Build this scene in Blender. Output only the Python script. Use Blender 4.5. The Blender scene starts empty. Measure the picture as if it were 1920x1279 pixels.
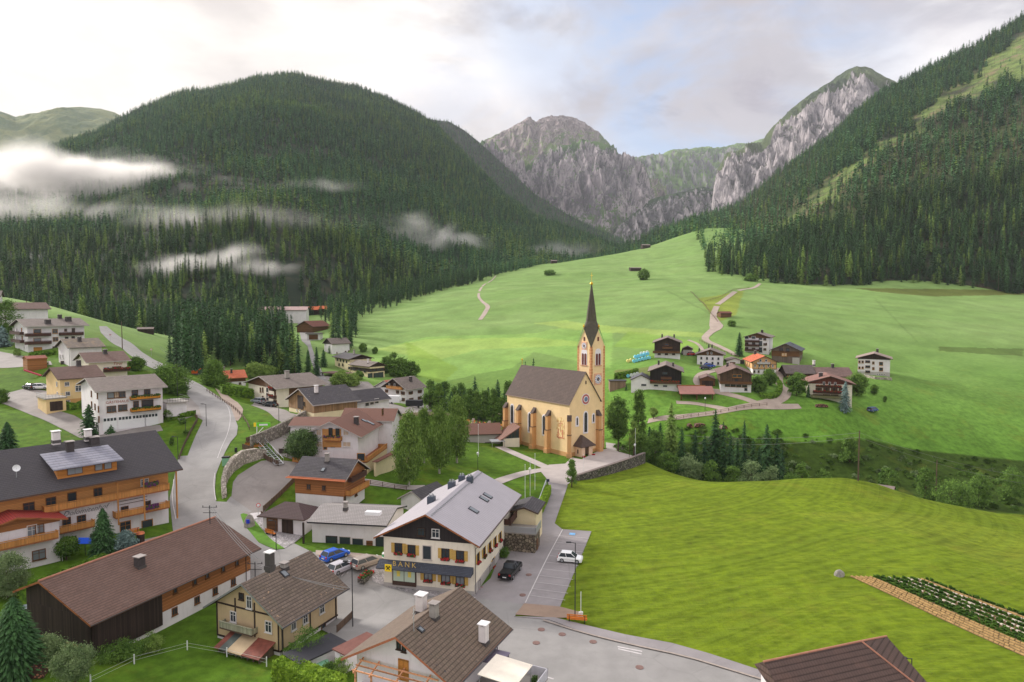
import bpy, bmesh, math, random
import numpy as np
from mathutils import Vector, Matrix
from mathutils.geometry import delaunay_2d_cdt
random.seed(7); RNG = np.random.default_rng(7)
SC = bpy.context.scene
# ---------------------------------------------------------------- camera
H = 38.0; PITCH = math.atan(70/1280); F = 1280.0
cd = bpy.data.cameras.new("camera"); cam = bpy.data.objects.new("camera", cd)
SC.collection.objects.link(cam); SC.camera = cam
cd.sensor_width = 36; cd.lens = 24; cd.clip_start = 1; cd.clip_end = 30000
cam.location = (0, 0, H); cam.rotation_euler = (math.pi/2-PITCH, 0, 0)
# ---------------------------------------------------------------- exposure
SC.view_settings.view_transform = 'Standard'; SC.view_settings.look = 'None'
SC.view_settings.gamma = 1; SC.view_settings.exposure = 0.84
SC.cycles.use_denoising = True
SC.cycles.max_bounces = 6; SC.cycles.volume_bounces = 1; SC.cycles.transparent_max_bounces = 6
SC.cycles.volume_step_rate = 1.0; SC.cycles.volume_max_steps = 96
# ---------------------------------------------------------------- pixel <-> world
def proj(X, Y, Z):
    z = Z-H; f = Y*math.cos(PITCH)-z*math.sin(PITCH); u = Y*math.sin(PITCH)+z*math.cos(PITCH)
    return 960+F*X/f, 639.5-F*u/f
def ray(px, py):
    u = (px-960)/F; v = (639.5-py)/F
    return Vector((u, math.cos(PITCH)+v*math.sin(PITCH), -math.sin(PITCH)+v*math.cos(PITCH)))
def atY(px, py, Y):
    d = ray(px, py); return Vector((0, 0, H))+d*(Y/d.y)
# ---------------------------------------------------------------- numpy noise
_perm = RNG.random((256, 256))
def vnoise(x, y):
    x = np.asarray(x, float); y = np.asarray(y, float)
    xi = np.floor(x).astype(int); yi = np.floor(y).astype(int); fx = x-xi; fy = y-yi
    fx = fx*fx*(3-2*fx); fy = fy*fy*(3-2*fy); g = lambda a, b: _perm[a & 255, b & 255]
    return (g(xi, yi)*(1-fx)+g(xi+1, yi)*fx)*(1-fy)+(g(xi, yi+1)*(1-fx)+g(xi+1, yi+1)*fx)*fy
def fbm(x, y, o=4, ridged=False):
    s = 0; a = .5; t = 0
    for i in range(o):
        n = vnoise(x*2**i+i*17.3, y*2**i+i*9.1)
        if ridged: n = 1-np.abs(2*n-1)
        s = s+a*n; t += a; a *= .5
    return s/t
# ---------------------------------------------------------------- node helper
class NT:
    def __init__(s, tree): s.t = tree; s.t.nodes.clear()
    def n(s, typ, **k):
        nd = s.t.nodes.new(typ)
        for a, b in k.items():
            if a == 'i':
                for kk, vv in b.items():
                    sk = nd.inputs[kk]
                    if isinstance(vv, bpy.types.NodeSocket): s.t.links.new(vv, sk)
                    elif isinstance(vv, tuple) and len(vv) == 3 and sk.type == 'RGBA': sk.default_value = (*vv, 1)
                    else: sk.default_value = vv
            else: setattr(nd, a, b)
        return nd
    def mix(s, f, a, b, mode='MIX'):
        nd = s.t.nodes.new('ShaderNodeMix'); nd.data_type = 'RGBA'; nd.blend_type = mode
        for idx, v in ((0, f), (6, a), (7, b)):
            sk = nd.inputs[idx]
            if isinstance(v, bpy.types.NodeSocket): s.t.links.new(v, sk)
            elif isinstance(v, tuple): sk.default_value = (*v, 1)
            else: sk.default_value = v
        return nd.outputs[2]
    def math(s, op, a, b=0.0, c=0.0, clamp=False):
        nd = s.t.nodes.new('ShaderNodeMath'); nd.operation = op; nd.use_clamp = clamp
        for i, v in enumerate((a, b, c)):
            if isinstance(v, bpy.types.NodeSocket): s.t.links.new(v, nd.inputs[i])
            else: nd.inputs[i].default_value = v
        return nd.outputs[0]
    def ramp(s, f, lo, hi, a=0., b=1.):
        nd = s.t.nodes.new('ShaderNodeMapRange'); nd.interpolation_type = 'SMOOTHSTEP'
        s.t.links.new(f, nd.inputs[0])
        for i, v in enumerate((lo, hi, a, b)): nd.inputs[i+1].default_value = v
        return nd.outputs[0]
    def noise(s, vec, scale, detail=4, rough=.55, dist=0., out=0):
        nd = s.t.nodes.new('ShaderNodeTexNoise')
        nd.inputs['Scale'].default_value = scale; nd.inputs['Detail'].default_value = detail
        nd.inputs['Roughness'].default_value = rough; nd.inputs['Distortion'].default_value = dist
        if vec is not None: s.t.links.new(vec, nd.inputs['Vector'])
        return nd.outputs[out]
def l3(r, g, b):  # sRGB 0-255 -> linear
    f = lambda c: (c/255/12.92 if c/255 < .04045 else ((c/255+.055)/1.055)**2.4)
    return (f(r), f(g), f(b))
# ---------------------------------------------------------------- world: hazy dawn sky with cloud sheets
SUN_AZ = math.radians(-58); SUN_EL = math.radians(24)
w = bpy.data.worlds.new("World"); SC.world = w; w.use_nodes = True
N = NT(w.node_tree)
sky = N.n('ShaderNodeTexSky', sky_type='NISHITA', sun_disc=False, sun_elevation=SUN_EL, sun_rotation=SUN_AZ)
geo = N.n('ShaderNodeTexCoord'); D = geo.outputs['Generated']
def dirmask(px, py, lo, hi):
    d = ray(px, py).normalized()
    dp = N.n('ShaderNodeVectorMath', operation='DOT_PRODUCT'); N.t.links.new(D, dp.inputs[0]); dp.inputs[1].default_value = d
    return N.ramp(dp.outputs['Value'], math.cos(math.radians(hi)), math.cos(math.radians(lo)))
mp = N.n('ShaderNodeMapping', vector_type='POINT', i={'Vector': D}); mp.inputs['Scale'].default_value = (1, 1, 2.2)
mp.inputs['Rotation'].default_value = (0, .25, 0)
n1 = N.noise(mp.outputs[0], 2.6, 7, .56, .35); n2 = N.noise(mp.outputs[0], 1.4, 4, .5, .3)
n3 = N.noise(mp.outputs[0], 6.5, 6, .6, .6)
blue = N.math('MULTIPLY', N.math('MAXIMUM', dirmask(1340, 70, 3, 15), N.math('MULTIPLY', dirmask(1060, 20, 2, 9), .5)), N.ramp(n1, .37, .58))
blue = N.math('MAXIMUM', blue, N.math('MULTIPLY', N.math('MULTIPLY', dirmask(1000, 250, 3, 17), .22), N.ramp(n3, .4, .6)))
n13 = N.math('ADD', n1, N.math('MULTIPLY', N.math('SUBTRACT', n3, .5), .45))
cl = N.mix(N.ramp(n13, .36, .58), l3(150, 148, 156), l3(216, 213, 212))
cl = N.mix(N.math('MULTIPLY', N.ramp(n2, .50, .66), .55), cl, l3(176, 170, 176))
wisp = N.math('MAXIMUM', dirmask(1380, 235, 2, 7), dirmask(1230, 195, 1, 5))
cl = N.mix(N.math('MULTIPLY', N.math('MULTIPLY', wisp, N.ramp(n3, .45, .6)), .8), cl, l3(130, 124, 138))
glow = dirmask(60, 190, 3, 40)
cl = N.mix(N.math('MULTIPLY', glow, .72), cl, (.76, .69, .62))
topg = N.math('MULTIPLY', dirmask(900, -120, 6, 32), N.ramp(n1, .66, .4))
cl = N.mix(N.math('MULTIPLY', topg, .5), cl, l3(140, 132, 134))
dz_ = N.n('ShaderNodeSeparateXYZ', i={0: D}).outputs[2]; zen = N.ramp(dz_, .5, .85, 1.0, 1.35)  # overhead sky, out of view, brightened to raise the ambient light
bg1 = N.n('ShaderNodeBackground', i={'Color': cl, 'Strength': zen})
bl = N.mix(.72, sky.outputs[0], tuple(c/0.13 for c in l3(116, 142, 182)))
bg2 = N.n('ShaderNodeBackground', i={'Color': bl, 'Strength': .13})
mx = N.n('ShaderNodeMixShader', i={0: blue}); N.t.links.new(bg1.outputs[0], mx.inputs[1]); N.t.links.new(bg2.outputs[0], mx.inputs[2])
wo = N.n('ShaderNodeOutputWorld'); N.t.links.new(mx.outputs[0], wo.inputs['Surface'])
# ---------------------------------------------------------------- sun
sd = bpy.data.lights.new("sun", 'SUN'); sd.energy = 3.0; sd.angle = math.radians(8); sd.color = (1, .95, .88)
sun = bpy.data.objects.new("sun", sd); SC.collection.objects.link(sun)
sv = Vector((math.sin(SUN_AZ)*math.cos(SUN_EL), math.cos(SUN_AZ)*math.cos(SUN_EL), math.sin(SUN_EL)))
sun.rotation_euler = sv.to_track_quat('Z', 'Y').to_euler(); sun.location = sv*500
# ---------------------------------------------------------------- materials
def pm(name):
    m = bpy.data.materials.new(name); m.use_nodes = True; N = NT(m.node_tree)
    p = N.n('ShaderNodeBsdfPrincipled'); o = N.n('ShaderNodeOutputMaterial'); N.t.links.new(p.outputs[0], o.inputs[0])
    p.inputs['Specular IOR Level'].default_value = .3
    return m, N, p
def setc(N, p, col, bump=None, bs=.2, dist=.05):
    if isinstance(col, tuple): p.inputs['Base Color'].default_value = (*col, 1)
    else: N.t.links.new(col, p.inputs['Base Color'])
    if bump is not None:
        b = N.n('ShaderNodeBump', i={'Height': bump, 'Strength': bs, 'Distance': dist}); N.t.links.new(b.outputs[0], p.inputs['Normal'])
_mc = {}
def sc3(c, k): return tuple(min(1, x*k) for x in c)
def plain(name, c, rough=.8, var=.12, scale=1.5, metal=0., bs=.15):
    if name in _mc: return _mc[name]
    m, N, p = pm(name); tc = N.n('ShaderNodeTexCoord').outputs['Object']
    col = N.mix(N.ramp(N.noise(tc, scale, 5, .6), .3, .7), sc3(c, 1-var), sc3(c, 1+var))
    col = N.mix(N.math('MULTIPLY', N.ramp(N.noise(tc, scale*9, 3), .45, .7), .35), col, sc3(c, 1-var*1.6))
    setc(N, p, col, N.noise(tc, scale*14, 3), bs, .02)
    p.inputs['Roughness'].default_value = rough; p.inputs['Metallic'].default_value = metal
    _mc[name] = m; return m
def plaster(name, c, dirt=.38):
    if name in _mc: return _mc[name]
    m, N, p = pm(name); uv = N.n('ShaderNodeUVMap', uv_map='UV').outputs[0]; tc = N.n('ShaderNodeTexCoord').outputs['Object']
    col = N.mix(N.ramp(N.noise(tc, .5, 5, .6), .3, .7), sc3(c, .93), sc3(c, 1.04))
    mpn = N.n('ShaderNodeMapping', i={'Vector': uv}); mpn.inputs['Scale'].default_value = (1.6, .18, 1)
    streak = N.ramp(N.noise(mpn.outputs[0], 1.6, 4, .6), .52, .78)
    col = N.mix(N.math('MULTIPLY', streak, dirt), col, tuple(a*b for a, b in zip(c, (.66, .6, .54))))
    setc(N, p, col, N.noise(tc, 12, 4), .15, .02); p.inputs['Roughness'].default_value = .9
    _mc[name] = m; return m
def roofmat(name, c, kind='tile', row=.36, colw=.6, moss=.25, mosscol=(.10, .10, .055), rough=.75, contrast=.35, blotch=None):
    if name in _mc: return _mc[name]
    m, N, p = pm(name); uv = N.n('ShaderNodeUVMap', uv_map='UV').outputs[0]
    sep = N.n('ShaderNodeSeparateXYZ', i={0: uv})
    if kind == 'seam':
        t = N.math('FRACT', N.math('DIVIDE', sep.outputs[0], colw)); h = N.ramp(t, .86, .93)
        col = N.mix(h, c, sc3(c, .62)); col = N.mix(N.math('MULTIPLY', N.ramp(N.noise(uv, .5, 5), .35, .65), .3), col, sc3(c, .8))
        setc(N, p, col, h, .6, .05)
    else:
        bt = N.n('ShaderNodeTexBrick', i={'Vector': uv, 'Scale': 1.0, 'Mortar Size': .035, 'Mortar Smooth': .4, 'Brick Width': colw, 'Row Height': row,
              'Color1': sc3(c, 1-contrast), 'Color2': sc3(c, 1+contrast), 'Mortar': sc3(c, .28)})
        bt.inputs['Bias'].default_value = 0
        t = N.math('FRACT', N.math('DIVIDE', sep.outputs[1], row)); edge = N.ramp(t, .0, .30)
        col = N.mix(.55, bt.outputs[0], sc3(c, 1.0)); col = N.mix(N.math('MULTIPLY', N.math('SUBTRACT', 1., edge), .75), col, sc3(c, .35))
        if kind == 'corr': col = N.mix(N.math('MULTIPLY', N.ramp(N.noise(uv, 1.1, 3, .7), .55, .6), .45), col, sc3(c, .55))
        setc(N, p, col, edge, .7, .06)
        col2 = N.mix(N.math('MULTIPLY', N.ramp(N.noise(uv, .55, 6, .7), .46, .72), moss), p.inputs['Base Color'].links[0].from_socket, mosscol)
        if blotch:
            vn = N.n('ShaderNodeTexVoronoi', i={'Vector': uv, 'Scale': 1.5}); 
            col2 = N.mix(N.math('MULTIPLY', N.ramp(N.noise(uv, 2.2, 2), .68, .71), .8), col2, blotch)
        N.t.links.new(col2, p.inputs['Base Color'])
    p.inputs['Roughness'].default_value = rough
    _mc[name] = m; return m
def wood(name, c, plank=.16, vert=False, var=.3, rough=.75, bands=0.):
    if name in _mc: return _mc[name]
    m, N, p = pm(name); uv = N.n('ShaderNodeUVMap', uv_map='UV').outputs[0]
    sep = N.n('ShaderNodeSeparateXYZ', i={0: uv}); ax = sep.outputs[0 if vert else 1]
    q = N.math('DIVIDE', ax, plank); fr = N.math('FRACT', q); gap = N.math('MAXIMUM', N.ramp(fr, .88, .96), N.ramp(fr, .1, .03))
    idn = N.n('ShaderNodeTexWhiteNoise', noise_dimensions='1D'); N.t.links.new(N.math('FLOOR', q), idn.inputs['W'])
    mpn = N.n('ShaderNodeMapping', i={'Vector': uv}); mpn.inputs['Scale'].default_value = ((8, .8, 1) if vert else (.8, 8, 1))
    col = N.mix(idn.outputs['Value'], sc3(c, 1-var), sc3(c, 1+var))
    col = N.mix(N.math('MULTIPLY', N.ramp(N.noise(mpn.outputs[0], 2, 4), .4, .7), .4), col, sc3(c, .6))
    col = N.mix(N.math('MULTIPLY', gap, .6), col, sc3(c, .2))
    if bands: col = N.mix(N.math('MULTIPLY', N.ramp(N.noise(uv, .7, 4, .6), .45, .7), bands), col, sc3(c, .25))
    setc(N, p, col, gap, .5, -.02); p.inputs['Roughness'].default_value = rough
    _mc[name] = m; return m
def stonemat(name, c, scale=2.2, mortar=.5):
    if name in _mc: return _mc[name]
    m, N, p = pm(name); tc = N.n('ShaderNodeUVMap', uv_map='UV').outputs[0]
    v = N.n('ShaderNodeTexVoronoi', i={'Vector': tc, 'Scale': scale}); e = N.n('ShaderNodeTexVoronoi', feature='DISTANCE_TO_EDGE', i={'Vector': tc, 'Scale': scale})
    sp = N.n('ShaderNodeSeparateColor', i={0: v.outputs['Color']})
    col = N.mix(sp.outputs[0], sc3(c, .55), sc3(c, 1.5)); eg = N.ramp(e.outputs['Distance'], .03, .12)
    col = N.mix(eg, sc3(c, mortar*.5), col)
    col = N.mix(N.math('MULTIPLY', N.ramp(N.noise(tc, .5, 4), .5, .7), .5), col, (.07, .09, .03))
    setc(N, p, col, eg, .8, .1); p.inputs['Roughness'].default_value = .9
    _mc[name] = m; return m
def solid(name, c, rough=.5, metal=0., emit=None, alpha=None):
    if name in _mc: return _mc[name]
    m, N, p = pm(name); p.inputs['Base Color'].default_value = (*c, 1); p.inputs['Roughness'].default_value = rough; p.inputs['Metallic'].default_value = metal
    if metal == 0 and rough < .4: p.inputs['Specular IOR Level'].default_value = .5
    _mc[name] = m; return m
# ---------------------------------------------------------------- mesh builder
def tag(o, label=None, cat=None, group=None, kind=None):
    if label: o['label'] = label
    if cat: o['category'] = cat
    if group: o['group'] = group
    if kind: o['kind'] = kind
    return o
def empty(name, loc=(0, 0, 0), rz=0, label=None, cat=None, group=None):
    o = bpy.data.objects.new(name, None); SC.collection.objects.link(o); o.location = loc; o.rotation_euler = (0, 0, rz)
    o.empty_display_size = .2
    return tag(o, label, cat, group)
def auto_uv(me):
    nf = len(me.loops)
    if nf == 0: return
    uvl = me.uv_layers.new(name='UV')
    co = np.empty(len(me.vertices)*3); me.vertices.foreach_get('co', co); co = co.reshape(-1, 3)
    li = np.empty(nf, int); me.loops.foreach_get('vertex_index', li)
    pn = np.empty(len(me.polygons)*3); me.polygons.foreach_get('normal', pn); pn = pn.reshape(-1, 3)
    lt = np.empty(len(me.polygons), int); me.polygons.foreach_get('loop_total', lt)
    n = np.repeat(pn, lt, 0)
    t1 = np.stack([-n[:, 1], n[:, 0], np.zeros(nf)], 1); L = np.linalg.norm(t1, axis=1)
    flat = L < .05; t1[flat] = (1, 0, 0); L[flat] = 1; t1 /= L[:, None]
    t2 = np.cross(n, t1); p = co[li]
    uv = np.stack([(p*t1).sum(1), (p*t2).sum(1)], 1)
    uvl.data.foreach_set('uv', uv.ravel())
class MB:
    def __init__(s): s.v = []; s.f = []; s.m = []
    def face(s, pts, m=0):
        b = len(s.v); s.v += [tuple(p) for p in pts]; s.f.append(tuple(range(b, b+len(pts)))); s.m.append(m)
    def hexa(s, p, m=0):  # 8 pts: bottom 4 ccw, top 4 ccw
        b = len(s.v); s.v += [tuple(q) for q in p]
        for q in ((3, 2, 1, 0), (4, 5, 6, 7), (0, 1, 5, 4), (1, 2, 6, 5), (2, 3, 7, 6), (3, 0, 4, 7)):
            s.f.append(tuple(b+i for i in q)); s.m.append(m)
        return s
    def box(s, x0, x1, y0, y1, z0, z1, m=0):
        return s.hexa([(x0, y0, z0), (x1, y0, z0), (x1, y1, z0), (x0, y1, z0), (x0, y0, z1), (x1, y0, z1), (x1, y1, z1), (x0, y1, z1)], m)
    def obox(s, c, t, n, w, d, h, m=0):  # centre, tangent, outward normal, width(t) depth(n) height(z)
        c = Vector(c); t = Vector(t)*w/2; n = Vector(n)*d/2; z = Vector((0, 0, h/2))
        return s.hexa([c-t-n-z, c+t-n-z, c+t+n-z, c-t+n-z, c-t-n+z, c+t-n+z, c+t+n+z, c-t+n+z] if (t.cross(n)).z > 0 else
                      [c-t+n-z, c+t+n-z, c+t-n-z, c-t-n-z, c-t+n+z, c+t+n+z, c+t-n+z, c-t-n+z], m)
    def extr(s, poly, vec, m=0, mside=None, mcap=None):  # poly: 3D pts ccw seen against vec
        n = len(poly); b = len(s.v); vec = Vector(vec); s.v += [tuple(p) for p in poly]+[tuple(Vector(p)+vec) for p in poly]
        s.f.append(tuple(b+i for i in reversed(range(n)))); s.m.append(m if mcap is None else mcap)
        s.f.append(tuple(b+n+i for i in range(n))); s.m.append(m if mcap is None else mcap)
        for i in range(n):
            j = (i+1) % n; s.f.append((b+i, b+j, b+n+j, b+n+i)); s.m.append(m if mside is None else mside[i])
        return s
    def tube(s, p0, p1, r0, r1=None, n=8, m=0, cap=True):
        r1 = r0 if r1 is None else r1; p0 = Vector(p0); p1 = Vector(p1); d = (p1-p0)
        if d.length < 1e-6: return s
        d.normalize(); a = d.orthogonal().normalized(); c = d.cross(a); b = len(s.v)
        for p, r in ((p0, r0), (p1, r1)):
            for i in range(n):
                t = 2*math.pi*i/n; s.v.append(tuple(p+(a*math.cos(t)+c*math.sin(t))*r))
        for i in range(n):
            j = (i+1) % n; s.f.append((b+i, b+j, b+n+j, b+n+i)); s.m.append(m)
        if cap:
            s.f.append(tuple(b+i for i in reversed(range(n)))); s.m.append(m); s.f.append(tuple(b+n+i for i in range(n))); s.m.append(m)
        return s
    def lathe(s, prof, c=(0, 0, 0), n=12, m=0):
        b = len(s.v)
        for r, z in prof:
            for i in range(n):
                t = 2*math.pi*i/n; s.v.append((c[0]+r*math.cos(t), c[1]+r*math.sin(t), c[2]+z))
        for k in range(len(prof)-1):
            for i in range(n):
                j = (i+1) % n; s.f.append((b+k*n+i, b+k*n+j, b+(k+1)*n+j, b+(k+1)*n+i)); s.m.append(m)
        return s
    def build(s, name, mats, parent=None, smooth=False, loc=None, rz=None, **kw):
        me = bpy.data.meshes.new(name); me.from_pydata(s.v, [], s.f)
        for mt in (mats if isinstance(mats, (list, tuple)) else [mats]): me.materials.append(mt)
        if max(s.m, default=0): me.polygons.foreach_set('material_index', s.m)
        auto_uv(me)
        if smooth: me.polygons.foreach_set('use_smooth', [True]*len(me.polygons))
        me.update()
        o = bpy.data.objects.new(name, me); SC.collection.objects.link(o)
        if parent is not None: o.parent = parent
        if loc is not None: o.location = loc
        if rz is not None: o.rotation_euler = (0, 0, rz)
        return tag(o, **kw)
def npmesh(name, v, f, mats, smooth=True, **kw):  # numpy verts, equal-size faces
    me = bpy.data.meshes.new(name); v = np.asarray(v, np.float32); f = np.asarray(f, np.int32); k = f.shape[1]
    me.vertices.add(len(v)); me.vertices.foreach_set('co', v.ravel())
    me.loops.add(f.size); me.loops.foreach_set('vertex_index', f.ravel())
    me.polygons.add(len(f)); me.polygons.foreach_set('loop_start', np.arange(0, f.size, k)); 
    me.polygons.foreach_set('use_smooth', [smooth]*len(f)); me.update(calc_edges=True); me.validate()
    for mt in mats: me.materials.append(mt)
    if name is None: return me
    o = bpy.data.objects.new(name, me); SC.collection.objects.link(o); return tag(o, **kw)
def copy_tree(o, parent=None):
    c = o.copy(); SC.collection.objects.link(c); c.parent = parent
    for ch in list(o.children): copy_tree(ch, c)
    return c
# ================================================================ terrain heights
CP = [  # (px, Y, z): ground heights surveyed along the view
 (0,50,0),(480,50,-3),(960,50,-1),(1500,50,0),(1900,50,0),(2300,50,0),(-500,50,2),
 (50,70,.8),(300,74,-1.5),(516,76,-2),(620,80,-2),(760,72,-1),(960,70,-.3),(1300,72,0),(1700,72,0),(2200,70,-.5),(-500,90,3),
 (170,82,-1),(460,92,-1.6),(632,86,-2),(560,96,-.6),(0,92,1.8),(150,96,1.5),(300,100,1.5),(700,92,0),(729,95,.1),(890,92,-.1),(944,108,0),(983,88,0),
 (1054,115,0),(1109,114,0),(1050,85,0),(1300,92,0),(1500,95,.4),(1750,100,.5),(1920,85,-.3),(2200,90,-2),
 (420,112,1.3),(350,108,1.4),(380,121,4.2),(400,140,9.6),(300,150,10.6),(192,152,11),(420,165,13.3),(345,185,17),(280,210,20.2),(220,235,23.3),(195,262,26.8),(170,300,31),
 (60,130,7.5),(200,128,7.2),(-60,130,8),(30,150,11),(100,163,13.4),(0,200,17.7),(-500,160,16),(124,200,20),(160,186,17.5),(47,228,22.3),(0,240,23),(-500,250,30),
 (0,330,42.4),(100,330,36.7),(200,330,29),(320,300,20.2),(-500,330,60),(0,420,34),(200,400,22),(-500,500,50),(0,520,40),(250,280,22),(260,250,20.5),
 (300,185,16.6),(450,185,12.5),(480,180,10.6),(528,178,10.6),(500,150,10.8),(540,158,12.3),(588,155,12.3),(660,160,11),(430,150,10.9),
 (470,116,3.2),(500,125,5.6),(560,133,7.5),(600,150,10.8),(455,130,8.6),(440,122,6.2),(557,118,2.8),(678,124,2.9),(500,108,1.3),
 (600,103,1.0),(650,103,1.0),(700,102,.8),(620,110,1.1),(680,110,1.1),(520,112,1.6),(640,138,6.6),(690,134,5.2),(700,140,4.1),(720,170,7.5),(760,155,3.6),(830,125,1.5),(760,130,2),(850,165,1.2),(800,190,2.5),(735,190,5.8),(780,215,4.7),(765,226,4.8),(718,228,5.2),(700,205,8),
 (880,209,2),(940,205,1),(1000,200,0),(1070,171,0),(1140,180,0),(1180,172,0),(1205,166,-.2),(1040,157,0),(960,150,.3),(1020,125,0),(960,130,0.2),(1180,160,-.2),
 (1200,128,-.2),(1300,130,.2),(1300,150,-1.4),(1250,158,-1.2),(1400,150,-1.3),(1500,150,-.6),(1580,150,-.3),(1640,150,-1.6),(1700,148,-3.8),(1800,140,-4.1),(1920,135,-5.2),(1500,125,.3),(1650,122,-.8),(1750,115,-.9),(1850,110,-2),(2200,135,-7),
 (1230,181,-8),(1300,180,-12),(1400,178,-14),(1550,176,-14),(1700,172,-13.5),(1850,168,-14),(2000,165,-15),(2300,165,-16),(1180,196,-5),(1120,212,-4),(1000,228,-3),(880,235,-2),(780,250,1),
 (1250,206,4.5),(1300,204,3),(1400,203,2),(1500,202,-.6),(1560,199,-2.2),(1640,200,-4),(1700,201,-5.8),(1800,200,-8),(1920,200,-10),(2300,200,-14),
 (1275,219,6.4),(1335,219,6.3),(1212,226,10),(1272,224,9.6),(1349,222,10.3),(1412,219,9.7),(1471,238,9),(1519,214,6.6),(1572,214,6.3),(1607,252,11.2),(1668,252,11.9),(1408,243,12.7),(1454,243,12.5),
 (1307,257,14.9),(1224,263,17.8),(1276,263,17.5),(1446,262,15.3),(1501,262,15.2),(1397,277,17.7),(1441,277,17.5),(1150,235,9),(1150,275,15),(1700,270,10.6),(1650,215,1),(1920,240,4.2),(2300,240,0),(1800,230,3),
 (1340,315,25),(1400,340,30.5),(1340,380,38),(1340,450,48.5),(1500,400,36),(1450,560,56),(1350,650,74),(1900,560,49),(1700,560,54),(1920,330,20),(1700,400,33),(2300,330,18),(2300,600,50),(1600,470,42),
 (1180,330,22),(1180,450,42),(1000,480,42),(1000,340,19.4),(900,270,6.4),(760,290,8.5),(688,262,8.4),(720,262,8),(620,320,13),(560,280,11),(457,240,9),(423,240,9.2),(380,250,11),(700,420,28),(850,420,31),(850,330,16),(780,520,38),
 (870,620,54),(930,750,70),(1000,850,86.5),(1100,900,96),(1200,950,114),(1320,1000,148),(1250,650,64),(1100,620,58),(1250,800,90),(1300,900,120),(1290,700,78),
 (600,480,30.5),(500,420,26),(660,520,34),(400,380,17),(540,400,22),(400,500,26),(700,600,40),(800,750,50),(900,1000,70),(1000,1150,80),(1200,1200,108),(1400,1100,150),(1330,780,100),
 (1500,700,88),(1900,700,95),(2300,800,120),(0,800,60),(400,800,50),(-500,900,90),
]
_c = np.array(CP, float); _X = (_c[:, 0]-960)/F*(_c[:, 1]*math.cos(PITCH)+.055*(H-_c[:, 2])); _Y = _c[:, 1]; _Z = _c[:, 2]
def _tf(X, Y): return np.stack([X/np.maximum(Y, 30), np.log(np.maximum(Y, 30))], -1)
_P = _tf(_X, _Y)
def _k(r): return r
_A = _k(np.linalg.norm(_P[:, None]-_P[None], axis=-1)); n_ = len(_P)
_M = np.zeros((n_+3, n_+3)); _M[:n_, :n_] = _A-np.eye(n_)*.004; _M[:n_, n_] = 1; _M[:n_, n_+1:] = _P; _M[n_, :n_] = 1; _M[n_+1:, :n_] = _P.T
_W = np.linalg.solve(_M, np.concatenate([_Z/np.sqrt(_Y), [0, 0, 0]]))
def hraw(X, Y):
    X = np.asarray(X, float); Y = np.asarray(Y, float); sh = X.shape; q = _tf(X.ravel(), Y.ravel()); out = np.empty(len(q))
    for i in range(0, len(q), 20000):
        s = q[i:i+20000]; out[i:i+20000] = _k(np.linalg.norm(s[:, None]-_P[None], axis=-1))@_W[:n_]+_W[n_]+s@_W[n_+1:]
    out = out.reshape(sh)*np.sqrt(np.maximum(Y, 30))
    far = np.clip((Y-230)/200, 0, 1)
    return out+far*((fbm(X/70, Y/70, 3)-.5)*6)+(fbm(X/18+5, Y/18, 3)-.5)*.35
def axis(lo, hi, fine_lo, fine_hi, s0, g):
    a = list(np.arange(fine_lo, fine_hi, s0)); s = s0
    while a[-1] < hi: s *= g; a.append(a[-1]+s)
    s = s0; b = []
    x = fine_lo
    while x > lo: s *= g; x -= s; b.append(x)
    return np.array(b[::-1]+a)
GX = axis(-1500, 1500, -150, 210, 1.0, 1.018); GY = axis(36, 1500, 58, 300, 1.0, 1.0085)
GXX, GYY = np.meshgrid(GX, GY)
GZ = hraw(GXX, GYY)
# light smoothing so that no control point shows as a peak
for _ in range(6):
    g = GZ.copy(); g[1:-1, 1:-1] = (GZ[1:-1, 1:-1]*4+GZ[:-2, 1:-1]+GZ[2:, 1:-1]+GZ[1:-1, :-2]+GZ[1:-1, 2:])/8; GZ = g
for (cx_, cy_, r0_, r1_, zz_) in ((-24.5, 101.0, 6.5, 11., .85), (-19., 101.5, 4., 7., .75), (-29., 101.5, 4., 7., .9)):
    dd = np.hypot((GXX-cx_), (GYY-cy_)*1.5); w_ = np.clip((r1_+6-dd)/(r1_+6-r0_), 0, 1); w_ = w_*w_*(3-2*w_); GZ = GZ*(1-w_)+zz_*w_
def hz(X, Y):  # bilinear lookup of the finished sheet
    X = np.asarray(X, float); Y = np.asarray(Y, float)
    i = np.clip(np.searchsorted(GX, X)-1, 0, len(GX)-2); j = np.clip(np.searchsorted(GY, Y)-1, 0, len(GY)-2)
    fx = np.clip((X-GX[i])/(GX[i+1]-GX[i]), 0, 1); fy = np.clip((Y-GY[j])/(GY[j+1]-GY[j]), 0, 1)
    return (GZ[j, i]*(1-fx)+GZ[j, i+1]*fx)*(1-fy)+(GZ[j+1, i]*(1-fx)+GZ[j+1, i+1]*fx)*fy
def gz(x, y): return float(hz(x, y))
def G(px, py, y0=45., y1=1450.):  # first ground point the pixel's ray meets
    d = ray(px, py); ts = np.exp(np.linspace(math.log(y0), math.log(y1), 1600))/d.y
    X = d.x*ts; Y = d.y*ts; Z = H+d.z*ts; df = Z-hz(X, Y); k = np.argmax(df < 0)
    if df[k] >= 0: k = len(ts)-1
    a, b = (ts[k-1], ts[k]) if k else (ts[0], ts[0])
    for _ in range(12):
        m = (a+b)/2
        if H+d.z*m-gz(d.x*m, d.y*m) < 0: b = m
        else: a = m
    return Vector((d.x*a, d.y*a, gz(d.x*a, d.y*a)))
def pip(px, py, poly):
    ins = np.zeros(px.shape, bool); n = len(poly)
    for i in range(n):
        x0, y0 = poly[i]; x1, y1 = poly[(i+1) % n]
        if y0 == y1: continue
        c = ((y0 > py) != (y1 > py)) & (px < (x1-x0)*(py-y0)/(y1-y0)+x0); ins ^= c
    return ins
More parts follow.
